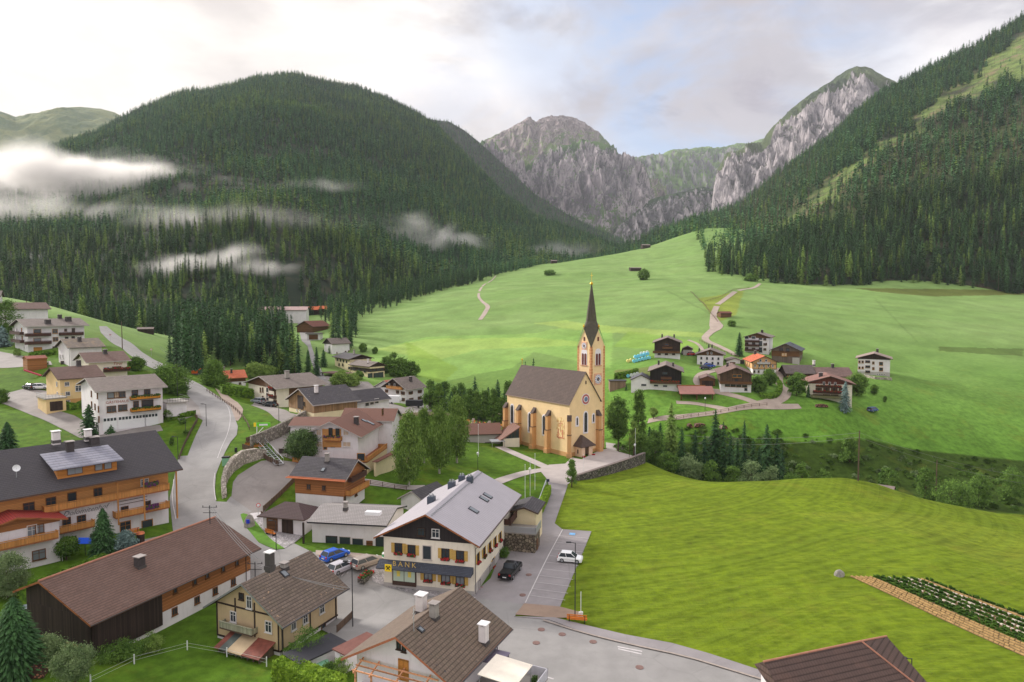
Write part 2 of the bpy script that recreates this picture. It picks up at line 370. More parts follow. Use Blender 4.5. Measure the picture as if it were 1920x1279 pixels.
# ---------------------------------------------------------------- ground sheet with field colours
PX, PY = proj(GXX, GYY, GZ)
jx = (fbm(GXX/6, GYY/6, 3)-.5)*np.clip(900/GYY, .6, 8); jy = (fbm(GXX/6+40, GYY/6, 3)-.5)*np.clip(700/GYY, .4, 5)
PXJ, PYJ = PX+jx, PY+jy
C_LAWN = l3(78, 108, 28); C_FIELD = l3(98, 116, 22); C_MEAD = l3(118, 145, 82); C_MID = l3(92, 132, 44)
col = np.empty(GXX.shape+(3,)); col[:] = C_LAWN
def fill(poly, c, ymin=0, ymax=1e9, amt=1.):
    m = pip(PXJ, PYJ, poly) & (GYY > ymin) & (GYY < ymax); col[m] = col[m]*(1-amt)+np.array(c)*amt
t = np.clip((GYY-215)/110, 0, 1)[..., None]*np.ones(3)
col = col*(1-t)+np.array(C_MEAD)*t
mm = (PX > 1080) & (GYY > 190) & (GYY <= 330); k = np.clip((GYY-190)/140, 0, 1)[mm][:, None]; col[mm] = np.array(C_MID)*(1-k)+np.array(C_MEAD)*k
mown = (pip(PXJ, PYJ, [(1040,880),(1215,835),(2600,700),(2600,1500),(900,1500),(960,1140)]) & (GYY < 166))*1.
fill([(1040,880),(1215,835),(2600,700),(2600,1500),(900,1500),(960,1140)], C_FIELD, 0, 166)   # mown field
fill([(640,730),(700,655),(800,632),(1000,625),(1090,605),(1145,612),(1150,640),(1145,690),(1000,660),(960,690),(900,700),(760,735)], l3(130,164,84), 200, 1e9, .7)
fill([(700,655),(800,636),(1000,633),(1090,640),(1090,648),(900,655),(820,675)], l3(150,172,88), 200, 1e9, .6)
fill([(1000,606),(1060,600),(1100,608),(1330,625),(1330,633),(1100,622)], l3(150,170,88), 200, 1e9, .6)
fill([(1180,620),(1310,640),(1310,660),(1150,650)], l3(128,160,66), 200, 1e9, .6)
fill([(760,640),(860,690),(830,720),(770,700)], l3(120,150,54), 200, 1e9, .6)
fill([(1310,560),(1395,545),(1380,590),(1345,605)], l3(126,140,60), 200)
fill([(1760,650),(1920,654),(1920,668),(1760,658)], l3(92,112,58), 200)
fill([(1600,540),(1960,545),(1960,552),(1750,556),(1650,548)], l3(96,104,50), 300)
fill([(1150,695),(1270,682),(1270,700),(1180,712)], l3(108,116,66), 200)
for (a, b) in (((1250,545),(1345,595)), ((1640,560),(1720,640))):
    d = np.abs((b[0]-a[0])*(PYJ-a[1])-(b[1]-a[1])*(PXJ-a[0]))/math.hypot(b[0]-a[0], b[1]-a[1])
    m = (d < 1.5) & (PX > a[0]) & (PX < b[0]) & (GYY > 250); col[m] *= .82
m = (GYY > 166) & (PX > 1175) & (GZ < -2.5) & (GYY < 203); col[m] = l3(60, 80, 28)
fill([(1460,960),(1700,1000),(1920,1080),(2000,1150),(2000,1020),(1700,960)], l3(112,124,36), 0, 166, .55)
sh = np.clip((fbm(GXX/9+3, GYY/9, 4)-.5)*1.6, -.4, .4)[..., None]; col = col*(1+sh*.32)
pt = np.clip((fbm(GXX/40+3, GYY/26, 3)-.5)*3, -1, 1)*np.clip((GYY-200)/60, 0, 1)
col = col*(1+pt[..., None]*np.array([.12, .07, .15]))
nv = GXX.size; ny, nx = GXX.shape
idx = np.arange(nv).reshape(ny, nx)
fc = np.stack([idx[:-1, :-1], idx[:-1, 1:], idx[1:, 1:], idx[1:, :-1]], -1).reshape(-1, 4)
m_ground, N, p = pm('meadow_grass')
at = N.n('ShaderNodeAttribute', attribute_name='field').outputs['Color']; pos = N.n('ShaderNodeNewGeometry').outputs['Position']
a = N.mix(N.ramp(N.noise(pos, .55, 6, .65), .3, .7), (.68, .7, .66), (1.26, 1.24, 1.2))
st = N.n('ShaderNodeMapping', i={'Vector': pos}); st.inputs['Rotation'].default_value = (0, 0, .5); st.inputs['Scale'].default_value = (.06, .9, .3)
b = N.mix(N.ramp(N.noise(st.outputs[0], 1.4, 4, .6, .4), .3, .7), (.86, .88, .86), (1.12, 1.1, 1.06))
sepp = N.n('ShaderNodeSeparateXYZ', i={0: pos}); farw = N.ramp(sepp.outputs[1], 180., 300., 1., .3); mw_ = N.n('ShaderNodeAttribute', attribute_name='mown').outputs['Fac']
a = N.mix(farw, (1, 1, 1), a); b = N.mix(N.math('MULTIPLY', farw, N.math('ADD', N.math('MULTIPLY', mw_, .7), .12)), (1, 1, 1), b)
cc = N.mix(1., N.mix(1., at, a, 'MULTIPLY'), b, 'MULTIPLY')
cc = N.mix(N.math('MULTIPLY', N.ramp(N.noise(pos, .09, 6, .72), .52, .66), N.math('MULTIPLY', farw, .28)), cc, l3(122, 116, 40))
nearw = N.n('ShaderNodeAttribute', attribute_name='mown').outputs['Fac']
cc = N.mix(N.math('MULTIPLY', N.math('MULTIPLY', N.ramp(N.noise(pos, .8, 6, .75, .5), .57, .66), .5), nearw), cc, l3(72, 72, 34))
cc = N.mix(N.math('MULTIPLY', N.math('MULTIPLY', N.ramp(N.noise(st.outputs[0], 3.2, 4, .7), .5, .7), .35), nearw), cc, l3(140, 150, 52))
cur = N.n('ShaderNodeVectorMath', operation='DISTANCE', i={0: pos}); cur.inputs[1].default_value = (-60, 260, 0)
wv_ = N.n('ShaderNodeTexNoise', noise_dimensions='1D', i={'Scale': .8, 'Detail': 4., 'Roughness': .7}); N.t.links.new(N.math('ADD', cur.outputs['Value'], N.math('MULTIPLY', N.noise(pos, .014, 1), 30.)), wv_.inputs['W'])
lines = N.ramp(wv_.outputs[0], .40, .62); cc = N.mix(N.math('MULTIPLY', N.math('MULTIPLY', lines, .28), nearw), cc, l3(120, 142, 42)); cc = N.mix(N.math('MULTIPLY', N.math('MULTIPLY', N.ramp(wv_.outputs[0], .45, .3), .25), nearw), cc, l3(78, 98, 22))
setc(N, p, cc, N.noise(pos, 3.5, 5, .7), .45, .35); p.inputs['Roughness'].default_value = .95; p.inputs['Specular IOR Level'].default_value = .1
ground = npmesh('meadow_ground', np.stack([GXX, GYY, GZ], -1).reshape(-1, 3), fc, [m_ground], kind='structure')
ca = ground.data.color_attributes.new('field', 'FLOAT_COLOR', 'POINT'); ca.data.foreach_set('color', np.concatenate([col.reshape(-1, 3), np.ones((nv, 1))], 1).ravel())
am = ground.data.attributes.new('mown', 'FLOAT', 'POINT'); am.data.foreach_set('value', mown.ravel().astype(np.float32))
# far valley floor sheet to the horizon
MB().box(-9000, 9000, 1490, 16000, -60, -40).build('valley_floor', plain('valley_earth', (.05, .08, .03), scale=.01), kind='structure')
# ---------------------------------------------------------------- draped surfaces
def densify(pts, step=3.):
    out = []
    for i in range(len(pts)):
        a = Vector(pts[i]); b = Vector(pts[(i+1) % len(pts)]); k = max(1, int((b-a).length/step)); out += [tuple(a.lerp(b, j/k)) for j in range(k)]
    return out
def drape_xy(name, poly, mat, off=.05, cell=2., zfun=None, skirt=.0, **kw):
    poly = densify(poly, cell); xs = [q[0] for q in poly]; ys = [q[1] for q in poly]
    gx, gy = np.meshgrid(np.arange(min(xs), max(xs), cell), np.arange(min(ys), max(ys), cell)); ok = pip(gx, gy, poly)
    pts = [Vector(q) for q in poly]+[Vector((a, b)) for a, b in zip(gx[ok], gy[ok])]; n = len(poly)
    r = delaunay_2d_cdt(pts, [(i, (i+1) % n) for i in range(n)], [], 1, 1e-4)
    V = np.array([(q.x, q.y) for q in r[0]]); Fs = [f for f in r[2]]
    Z = hz(V[:, 0], V[:, 1])+off if zfun is None else zfun(V[:, 0], V[:, 1])
    mb = MB(); mb.v = [(x, y, z) for (x, y), z in zip(V, Z)]
    for f in Fs:
        a, b, c = [V[i] for i in f[:3]]
        if (b[0]-a[0])*(c[1]-a[1])-(b[1]-a[1])*(c[0]-a[0]) < 0: f = list(reversed(f))
        mb.f.append(tuple(f)); mb.m.append(0)
    if skirt:
        for i in range(n):
            a = poly[i]; b = poly[(i+1) % n]
            za = gz(*a)+off if zfun is None else float(zfun(np.array([a[0]]), np.array([a[1]]))[0]); zb = gz(*b)+off if zfun is None else float(zfun(np.array([b[0]]), np.array([b[1]]))[0])
            mb.face([(a[0], a[1], za-skirt), (b[0], b[1], zb-skirt), (b[0], b[1], zb), (a[0], a[1], za)])
    return mb.build(name, mat, smooth=False, **kw)
def drape(name, pxpoly, mat, off=.05, cell=2., **kw):
    return drape_xy(name, [tuple(G(*q).xy) for q in pxpoly], mat, off, cell, **kw)
def ribbon_pts(pts, width):
    L = []; R = []; n = len(pts)
    for i, q in enumerate(pts):
        a = Vector(pts[max(0, i-1)]).xy; b = Vector(pts[min(n-1, i+1)]).xy; d = (b-a).normalized(); w = (width[i] if isinstance(width, list) else width)/2
        L.append((q[0]-d.y*w, q[1]+d.x*w)); R.append((q[0]+d.y*w, q[1]-d.x*w))
    return L, R
def smooth_pts(pts, it=2):
    pts = [Vector(p).xy.copy() for p in pts]
    for _ in range(it):
        o = [pts[0]]
        for a, b in zip(pts, pts[1:]): o += [a.lerp(b, .25), a.lerp(b, .75)]
        pts = o+[pts[-1]]
    return pts
def ribbon(name, pxs, width, mat, off=.06, it=2, world=False, nacross=3, **kw):
    pts = smooth_pts(pxs if world else [G(*q) for q in pxs], it)
    L, R = ribbon_pts(pts, width if not isinstance(width, list) else list(np.interp(np.linspace(0, 1, len(pts)), np.linspace(0, 1, len(width)), width)))
    mb = MB()
    for i in range(len(pts)):
        for j in range(nacross+1):
            t = j/nacross; x = R[i][0]*(1-t)+L[i][0]*t; y = R[i][1]*(1-t)+L[i][1]*t; mb.v.append((x, y, gz(x, y)+off))
    k = nacross+1
    for i in range(len(pts)-1):
        for j in range(nacross): mb.f.append((i*k+j, i*k+j+1, (i+1)*k+j+1, (i+1)*k+j)[::-1]); mb.m.append(0)
    return mb.build(name, mat, **kw)
# ================================================================ mountains
def interp(tab, x, k): a = np.array(tab, float); return np.interp(x, a[:, 0], a[:, k])
def zpix(py, Y): return H+(Y*math.cos(PITCH)*(639.5-py)/F-Y*math.sin(PITCH))/(math.cos(PITCH)+(639.5-py)/F*math.sin(PITCH))
class Slope:
    """a mountain side: from a foot line (px -> distance, height) up to a crest line, then down behind it"""
    def __init__(s, foot, crest, shape, relief, seed, back=.45, rscale=300., zfoot=None, ridged=False, lift=0., detail=0, jag=.08):
        s.jag = jag
        s.foot, s.crest, s.shape, s.relief, s.seed, s.back, s.rs, s.zf, s.ridged, s.lift, s.detail = foot, crest, shape, relief, seed, back, rscale, zfoot, ridged, lift, detail
    def lines(s, px):
        Y0 = interp(s.foot, px, 1); Y1 = interp(s.crest, px, 2)
        u = (px-960)/F
        z0 = hz(u*Y0, Y0)-3 if s.zf is None else zpix(interp(s.foot, px, 2), Y0)
        z1 = zpix(interp(s.crest, px, 1), Y1)-s.lift
        return Y0, Y1, z0, z1
    def z(s, px, Y):
        Y0, Y1, z0, z1 = s.lines(px); t = (Y-Y0)/(Y1-Y0); u = (px-960)/F; X = u*Y
        tt = np.clip(t, 0, 1); base = z0+(z1-z0)*(tt**s.shape)
        # smooth spline in image space would hide relief: add spurs that fade at foot and crest
        n = fbm(X/s.rs+s.seed, Y/s.rs*.55, 5, s.ridged)-.5
        n2 = fbm(X/(s.rs*.13)+s.seed, Y/(s.rs*.3), 5, True)-.5
        base = base+s.relief*n*2*np.clip(tt*(1-tt)*5, 0, 1)+s.detail*n2*np.clip(tt*4, 0, 1)*np.clip((1-tt)*4+s.jag, 0, 1)
        return np.where(t > 1, z1-(t-1)*(z1-z0)*1.4, np.where(t < 0, z0+t*700, base))
    def mesh(s, name, px0, px1, nu, nv, mat, **kw):
        px = np.linspace(px0, px1, nu); tt = np.concatenate([[-.06], np.linspace(0, 1, nv), np.linspace(1, 1+s.back, 10)[1:]])
        P_, T = np.meshgrid(px, tt); Y0, Y1, _, _ = s.lines(P_); Y = Y0+(Y1-Y0)*T; Z = s.z(P_, Y); X = (P_-960)/F*(Y*math.cos(PITCH)+(H-Z)*math.sin(PITCH))
        n, m = P_.shape; ix = np.arange(n*m).reshape(n, m)
        f = np.stack([ix[:-1, :-1], ix[:-1, 1:], ix[1:, 1:], ix[1:, :-1]], -1).reshape(-1, 4)
        o = npmesh(name, np.stack([X, Y, Z], -1).reshape(-1, 3), f, [mat], kind='structure', **kw); a_ = o.data.attributes.new('rise', 'FLOAT', 'POINT'); a_.data.foreach_set('value', T.ravel().astype(np.float32)); return o
    def sample(s, px0, px1, spacing, tmax=1.03, tmin=0.):
        px = RNG.uniform(px0, px1, 400000); Ymax = interp(s.crest, px, 2).max()*tmax; Ymin = interp(s.foot, px, 1).min()
        Y = np.sqrt(RNG.uniform(Ymin**2, Ymax**2, len(px)))
        area = (px1-px0)/F*(Ymax**2-Ymin**2)/2; n = int(area/spacing**2); px = px[:n]; Y = Y[:n]
        Y0, Y1, _, _ = s.lines(px); t = (Y-Y0)/(Y1-Y0); ok = (t > tmin) & (t < tmax); px, Y = px[ok], Y[ok]
        Z = s.z(px, Y); X = (px-960)/F*(Y*math.cos(PITCH)+(H-Z)*math.sin(PITCH)); return np.stack([X, Y, Z], 1), t[ok]
S_LEFT = Slope([(-300,460),(0,440),(300,410),(470,420),(600,500),(680,560),(750,640),(860,760),(930,830),(1000,960),(1100,1050),(1200,1200)],
  [(-300,340,1500),(-100,325,1500),(0,306,1550),(60,292,1600),(120,270,1700),(180,250,1800),(230,222,1900),(290,196,2000),(340,176,2100),(400,170,2150),(440,160,2200),(480,147,2250),(520,142,2300),(555,140,2300),(590,149,2300),(640,160,2350),(670,164,2350),(720,182,2350),(780,212,2350),(820,238,2300),(860,281,2250),(900,322,2200),(940,364,2100),(1000,409,2000),(1060,434,1900),(1120,458,1800),(1160,472,1700),(1200,482,1600)],
  1.12, 75, 3.3, rscale=520)
S_RIGHT = Slope([(1150,1150),(1200,1120),(1255,1060),(1300,1000),(1318,820),(1324,640),(1345,600),(1380,590),(1450,545),(1540,520),(1640,545),(1700,560),(1920,540),(2200,520)],
  [(1150,470,1400),(1190,456,1400),(1240,433,1420),(1300,415,1450),(1360,397,1480),(1400,378,1500),(1440,342,1520),(1500,298,1540),(1560,258,1540),(1600,219,1540),(1640,184,1530),(1680,163,1520),(1720,143,1510),(1760,118,1500),(1800,102,1500),(1840,82,1500),(1880,57,1500),(1920,32,1500),(2000,-15,1500),(2200,-90,1500)],
  1.0, 22, 8.1, rscale=260)
S_BACKL = Slope([(760,2600),(1200,2600)], [(760,215,3300),(820,226,3300),(842,228,3300),(870,244,3300),(900,268,3300),(940,305,3300),(1000,362,3200),(1060,400,3000),(1200,470,2900)], 1.0, 20, 1.7, zfoot=1)
S_BACKL.foot = [(760,2500,420),(1200,2500,470)]
foot_r = [(880,3300,500),(1000,3400,500),(1180,3300,500),(1400,3300,500)]
S_SUMMIT = Slope([(860,4300,380),(1250,4300,380)], [(860,300,5300),(905,266,5300),(925,259,5300),(950,244,5300),(975,233,5300),(988,224,5300),(996,221,5300),(1004,229,5300),(1014,224,5300),(1030,220,5300),(1050,219,5300),(1075,223,5300),(1100,234,5250),(1130,256,5150),(1148,278,5000),(1165,297,4900),(1200,320,4800),(1250,360,4700)], .8, 60, 4.4, zfoot=1, rscale=500, detail=150, back=.3, jag=.28)
S_ROCKL = Slope(foot_r, [(860,330,4200),(905,268,4300),(925,280,4300),(945,292,4300),(965,302,4300),(990,316,4300),(1005,303,4300),(1025,290,4300),(1050,279,4300),(1090,266,4300),(1115,268,4300),(1135,273,4300),(1155,287,4250),(1175,302,4200),(1192,312,4100),(1206,326,4000),(1216,347,3950),(1222,372,3900),(1245,430,3800),(1300,470,3800)], .62, 100, 21.4, zfoot=1, rscale=450, detail=240, back=.25, jag=.16)
S_LOWER = Slope([(1150,3000,500),(1420,2900,500)], [(1150,430,3400),(1190,398,3450),(1215,376,3500),(1240,368,3500),(1270,362,3500),(1295,356,3500),(1318,350,3450),(1340,356,3400),(1380,380,3300),(1420,400,3300)], .8, 60, 13.2, zfoot=1, rscale=300, detail=110, back=.3)
S_MID = Slope([(1100,4300,520),(1500,4300,520)], [(1120,330,6200),(1170,303,6200),(1190,297,6200),(1215,291,6200),(1240,289,6200),(1262,282,6200),(1300,279,6200),(1330,276,6200),(1350,278,6100),(1380,270,6000),(1405,268,6000),(1425,262,5900),(1500,250,5800)], .7, 110, 5.2, zfoot=1, rscale=500, detail=210, back=.3, jag=.12)
S_ROCKR = Slope([(1325,2600,480),(1345,2600,480),(1700,2500,460)], [(1318,440,3300),(1334,392,3300),(1338,350,3350),(1345,318,3400),(1362,290,3400),(1385,283,3450),(1408,272,3500),(1428,266,3500),(1442,246,3500),(1462,227,3500),(1482,207,3500),(1520,177,3500),(1560,151,3500),(1590,131,3500),(1608,125,3500),(1622,125,3500),(1636,131,3500),(1652,141,3500),(1700,165,3500)], .8, 70, 31.2, zfoot=1, rscale=420, detail=220, back=.3, jag=.06)
S_FARL = Slope([(-300,3500,330),(400,3500,330)], [(-300,190,5200),(-60,200,5200),(0,209,5200),(30,220,5200),(60,214,5200),(110,204,5200),(150,201,5200),(190,204,5200),(215,211,5200),(260,235,5200),(320,260,5200),(400,280,5200)], .8, 120, 11.9, zfoot=1, rscale=900, detail=80, back=.3)
S_VALL = Slope([(900,4300,440),(1300,4300,440)], [(900,330,5400),(1300,330,5400)], .8, 0, 1, zfoot=1)
# forest floor
m_floor, N, p = pm('forest_floor'); pos = N.n('ShaderNodeNewGeometry').outputs['Position']
setc(N, p, N.mix(N.ramp(N.noise(pos, .05, 5, .6), .45, .72), l3(28, 42, 26), l3(62, 60, 42))); p.inputs['Roughness'].default_value = 1
# right hill floor has open grassy strips
m_floor2, N, p = pm('clearing_floor'); pos = N.n('ShaderNodeNewGeometry').outputs['Position']
at = N.n('ShaderNodeAttribute', attribute_name='open').outputs['Fac']
dk = N.mix(N.ramp(N.noise(pos, .05, 5, .6), .45, .72), l3(30, 44, 26), l3(74, 66, 48))
gr = N.mix(N.ramp(N.noise(pos, .06, 6, .7), .35, .65), l3(70, 86, 42), l3(112, 130, 64))
gr = N.mix(N.math('MULTIPLY', N.ramp(N.noise(pos, .035, 5, .75), .52, .64), .8), gr, l3(128, 104, 86))
setc(N, p, N.mix(at, dk, gr), N.noise(pos, .3, 5, .7), .6, 3.); p.inputs['Roughness'].default_value = 1
CLEAR = [[(1395,470),(1470,408),(1550,355),(1610,290),(1660,262),(1700,240),(1730,205),(1790,170),(1850,115),(1925,52),(2100,-20),(2100,120),(1925,168),(1880,150),(1830,190),(1760,215),(1700,262),(1640,300),(1575,370),(1500,420),(1430,462)]]
CLEAR2 = [[(1330,430),(1430,330),(1520,300),(1600,330),(1700,250),(1800,220),(1925,190),(1925,330),(1760,360),(1640,380),(1560,420),(1480,440),(1400,440)]]
CLEARL = [[(245,385),(330,350),(420,330),(520,340),(540,360),(470,375),(380,372),(300,392)], [(400,335),(520,325),(540,370),(430,370)]]
hill_l = S_LEFT.mesh('left_hill', -330, 1200, 330, 150, m_floor)
hill_r = S_RIGHT.mesh('right_hill', 1150, 2200, 260, 160, m_floor2)
co = np.empty(len(hill_r.data.vertices)*3); hill_r.data.vertices.foreach_get('co', co); co = co.reshape(-1, 3)
qx, qy = proj(co[:, 0], co[:, 1], co[:, 2]); jj = (fbm(co[:, 0]/30, co[:, 1]/30, 4)-.5)*50
op = pip(qx+jj, qy+jj, CLEAR[0])*1.; op = np.maximum(op, pip(qx+jj, qy+jj, CLEAR2[0])*.35)
for _ in range(2):
    o2 = op.reshape(-1, 260); o3 = o2.copy(); o3[1:-1, 1:-1] = (o2[1:-1, 1:-1]*2+o2[:-2, 1:-1]+o2[2:, 1:-1]+o2[1:-1, :-2]+o2[1:-1, 2:])/6; op = o3.ravel()
aa = hill_r.data.attributes.new('open', 'FLOAT', 'POINT'); aa.data.foreach_set('value', op)
S_BACKL.mesh('back_hill', 760, 1200, 120, 50, m_floor)
def rockmat(name, rock1, rock2, g1, g2, slope_lo, slope_hi, zlo, zhi, sc=1., rl=.9, rh=1.0, rw=.3):
    m, N, p = pm(name); g = N.n('ShaderNodeNewGeometry'); pos = g.outputs['Position']; sz = N.n('ShaderNodeSeparateXYZ', i={0: g.outputs['True Normal']}).outputs[2]
    z = N.n('ShaderNodeSeparateXYZ', i={0: pos}).outputs[2]
    mp = N.n('ShaderNodeMapping', i={'Vector': pos}); mp.inputs['Scale'].default_value = (1, 1, .32)
    mp2 = N.n('ShaderNodeMapping', i={'Vector': pos}); mp2.inputs['Scale'].default_value = (1, 1, .22); mp2.inputs['Rotation'].default_value = (.2, .35, 0)
    n = N.noise(mp.outputs[0], .010*sc, 9, .68, .6); n2 = N.noise(mp2.outputs[0], .024*sc, 7, .7, 1.2)
    r = N.mix(N.ramp(n, .43, .57), rock1, rock2); r = N.mix(N.math('MULTIPLY', N.ramp(n2, .50, .60), .7), r, sc3(rock1, .38))
    r = N.mix(N.math('MULTIPLY', N.ramp(N.noise(pos, .05*sc, 4, .7), .56, .7), .5), r, sc3(rock2, 1.25))
    gg = N.mix(N.ramp(N.noise(pos, .004*sc, 7, .7), .38, .62), g1, g2)
    wgt = N.math('ADD', sz, N.math('MULTIPLY', N.math('SUBTRACT', N.noise(pos, .0035*sc, 8, .68), .5), 1.5))
    wgt = N.math('ADD', wgt, N.math('MULTIPLY', N.ramp(z, zlo, zhi), .42))
    rs_ = N.n('ShaderNodeAttribute', attribute_name='rise').outputs['Fac']; wgt = N.math('ADD', wgt, N.math('MULTIPLY', N.ramp(rs_, rl, rh), rw))
    wg = N.ramp(wgt, slope_lo, slope_hi)
    bmp = N.math('ADD', n, N.math('MULTIPLY', n2, .6))
    setc(N, p, N.mix(wg, r, gg), bmp, .9, 45.); p.inputs['Roughness'].default_value = 1; return m
m_rock = rockmat('limestone_rock', l3(112, 103, 110), l3(176, 164, 168), l3(54, 80, 42), l3(92, 120, 58), .90, 1.02, 0, 1, .9, .74, .95, .55)
m_sum = rockmat('summit_rock', l3(120, 106, 106), l3(164, 148, 148), l3(84, 104, 56), l3(116, 132, 76), .90, 1.04, 1440, 1180, 1.2, 2, 3, 0)
m_rock2 = rockmat('limestone_rock_right', l3(120, 113, 118), l3(186, 176, 178), l3(58, 74, 46), l3(92, 104, 64), 1.04, 1.16, 0, 1, 1., .72, .90, .75)
m_low = rockmat('wooded_crags', l3(104, 98, 104), l3(150, 142, 146), l3(34, 52, 32), l3(60, 82, 46), .86, .94, 0, 1, 1.6, 2, 3, 0)
m_mid = rockmat('high_pasture', l3(110, 106, 112), l3(138, 132, 136), l3(76, 100, 56), l3(112, 138, 74), .70, .88, 300, 1100)
m_far = rockmat('alpine_pasture', l3(130, 120, 112), l3(158, 144, 132), l3(84, 104, 52), l3(136, 140, 80), .55, .8, 300, 1200)
S_SUMMIT.mesh('mountain_summit', 870, 1250, 300, 200, m_sum)
S_ROCKL.mesh('rocky_mountain', 870, 1300, 460, 360, m_rock)
S_LOWER.mesh('wooded_crags', 1150, 1420, 260, 160, m_low)
S_MID.mesh('high_plateau', 1120, 1500, 300, 160, m_mid)
S_ROCKR.mesh('rocky_peak', 1320, 1700, 420, 300, m_rock2)
S_FARL.mesh('far_pasture_ridge', -300, 400, 260, 130, m_far)
# ================================================================ conifers
def folmat(name, dark, light, rnd=.5, scale=.9):
    m, N, p = pm(name); oi = N.n('ShaderNodeObjectInfo').outputs['Random']; tc = N.n('ShaderNodeTexCoord').outputs['Object']
    n = N.ramp(N.noise(tc, scale, 3, .6), .35, .65)
    f = N.math('ADD', N.math('MULTIPLY', oi, rnd), N.math('MULTIPLY', n, 1-rnd))
    c = N.mix(f, dark, light)
    c = N.mix(N.math('MULTIPLY', N.ramp(N.noise(tc, scale*6, 2), .5, .7), .35), c, sc3(light, 1.35))
    setc(N, p, c); p.inputs['Roughness'].default_value = .85; p.inputs['Specular IOR Level'].default_value = .15
    return m
m_spr = folmat('spruce_needles', l3(30, 54, 36), l3(70, 104, 58))
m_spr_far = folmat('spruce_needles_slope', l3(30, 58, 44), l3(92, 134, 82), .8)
m_larch = folmat('larch_needles', l3(92, 122, 56), l3(140, 164, 80), .6)
m_dead = folmat('dead_twigs', l3(92, 78, 66), l3(134, 118, 102), .6)
m_blue = folmat('blue_spruce_needles', l3(78, 100, 98), l3(124, 146, 140), .3)
m_bark = plain('tree_bark', l3(84, 70, 58), scale=4)
m_barkb = plain('birch_bark', l3(170, 164, 156), scale=3, var=.3)
def conifer_mesh(name, h, r, seed, whorls, per, mat, fins=3, base=.08, droop=.45, ragged=.35, trunk=False, tmat=None, power=.55):
    R = random.Random(seed); mb = MB()
    for k in range(whorls):
        t = (k+.5)/whorls; z = h*(base+(1-base)*t); rr = r*(1-t)**power*(1-.25*math.exp(-t*9))+.12
        n = max(3, int(per*(1-t*.6)))
        for i in range(n):
            a = 2*math.pi*(i+R.random())/n; L = rr*R.uniform(1-ragged, 1.08); ca, sa = math.cos(a), math.sin(a)
            w = max(.2, L*2.0*math.pi/n*R.uniform(.6, .9)); z0 = z+R.uniform(-.3, .3)*h/whorls; zt = z0-L*droop*R.uniform(.6, 1.3)
            if fins == 1:
                mb.face([(0, 0, z0+.12*L), (ca*L*.7+sa*w*.5, sa*L*.7-ca*w*.5, z0+(zt-z0)*.75), (ca*L, sa*L, zt), (ca*L*.7-sa*w*.5, sa*L*.7+ca*w*.5, z0+(zt-z0)*.75)])
            else:
                for j in range(fins):
                    f0, f1 = j/fins*.9+.04, (j+1)/fins+.06
                    ww = w*(.55+.6*(1-f0))*R.uniform(.7, 1.2)*(.6 if j == fins-1 else 1); zz0 = z0+(zt-z0)*f0**.8; zz1 = z0+(zt-z0)*min(1, f1)**1.3-R.uniform(0, .1)
                    tw = R.uniform(-.35, .35)*ww
                    mb.face([(ca*L*f0, sa*L*f0, zz0+.1), (ca*L*(f0*.4+f1*.6)+sa*ww*.5, sa*L*(f0*.4+f1*.6)-ca*ww*.5, (zz0+zz1)/2+tw*.5-.1*ww), (ca*L*f1, sa*L*f1, zz1), (ca*L*(f0*.4+f1*.6)-sa*ww*.5, sa*L*(f0*.4+f1*.6)+ca*ww*.5, (zz0+zz1)/2-tw*.5-.1*ww)])
    mb.face([(-.12, 0, h*.93), (.12, 0, h*.93), (0, 0, h*1.02)]); mb.face([(0, -.12, h*.93), (0, .12, h*.93), (0, 0, h*1.02)])
    mats = [mat]
    if trunk: mats.append(tmat or m_bark); mb.tube((0, 0, -1), (0, 0, h*.95), h*.013+.05, .03, 5, 1, False)
    me = bpy.data.meshes.new(name); me.from_pydata(mb.v, [], mb.f)
    for q in mats: me.materials.append(q)
    me.polygons.foreach_set('material_index', mb.m); me.update(); return me
def trunk_mesh(name, h, r, mat, seed=1, limbs=0, lean=.0, spread=.3):
    R = random.Random(seed); mb = MB(); p = Vector((0, 0, -.8)); segs = 5; pts = [p]
    for i in range(segs): p = p+Vector((R.uniform(-lean, lean), R.uniform(-lean, lean), (h+.8)/segs)); pts.append(p)
    for i in range(segs): mb.tube(pts[i], pts[i+1], r*(1-i/segs*.85), r*(1-(i+1)/segs*.85), 7, 0, False)
    for i in range(limbs):
        t = R.uniform(.3, .85); k = min(segs-1, int(t*segs)); q = pts[k].lerp(pts[k+1], t*segs-k); a = R.uniform(0, 6.28); L = h*spread*(1.1-t)*1.4
        mb.tube(q, q+Vector((math.cos(a)*L, math.sin(a)*L, L*R.uniform(.4, .9))), r*.32*(1-t*.4), r*.08, 5, 0, False)
    return mb.build(name, mat)
# variants for the woods
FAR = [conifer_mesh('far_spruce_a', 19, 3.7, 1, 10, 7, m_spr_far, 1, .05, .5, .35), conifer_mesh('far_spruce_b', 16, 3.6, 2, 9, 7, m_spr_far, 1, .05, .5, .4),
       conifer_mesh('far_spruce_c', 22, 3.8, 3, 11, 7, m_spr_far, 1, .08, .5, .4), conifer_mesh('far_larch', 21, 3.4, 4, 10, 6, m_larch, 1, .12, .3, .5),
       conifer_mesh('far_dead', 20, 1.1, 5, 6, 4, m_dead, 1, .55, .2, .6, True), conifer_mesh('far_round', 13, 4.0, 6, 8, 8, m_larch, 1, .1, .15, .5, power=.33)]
MIDT = [conifer_mesh('mid_spruce_a', 23, 3.2, 11, 20, 8, m_spr, 2, .05, .5, .35, True), conifer_mesh('mid_spruce_b', 20, 3.1, 12, 18, 8, m_spr, 2, .06, .5, .4, True),
        conifer_mesh('mid_spruce_c', 26, 3.4, 13, 22, 8, m_spr, 2, .12, .5, .4, True), conifer_mesh('mid_larch', 21, 3.3, 14, 16, 8, m_larch, 2, .15, .3, .5, True)]
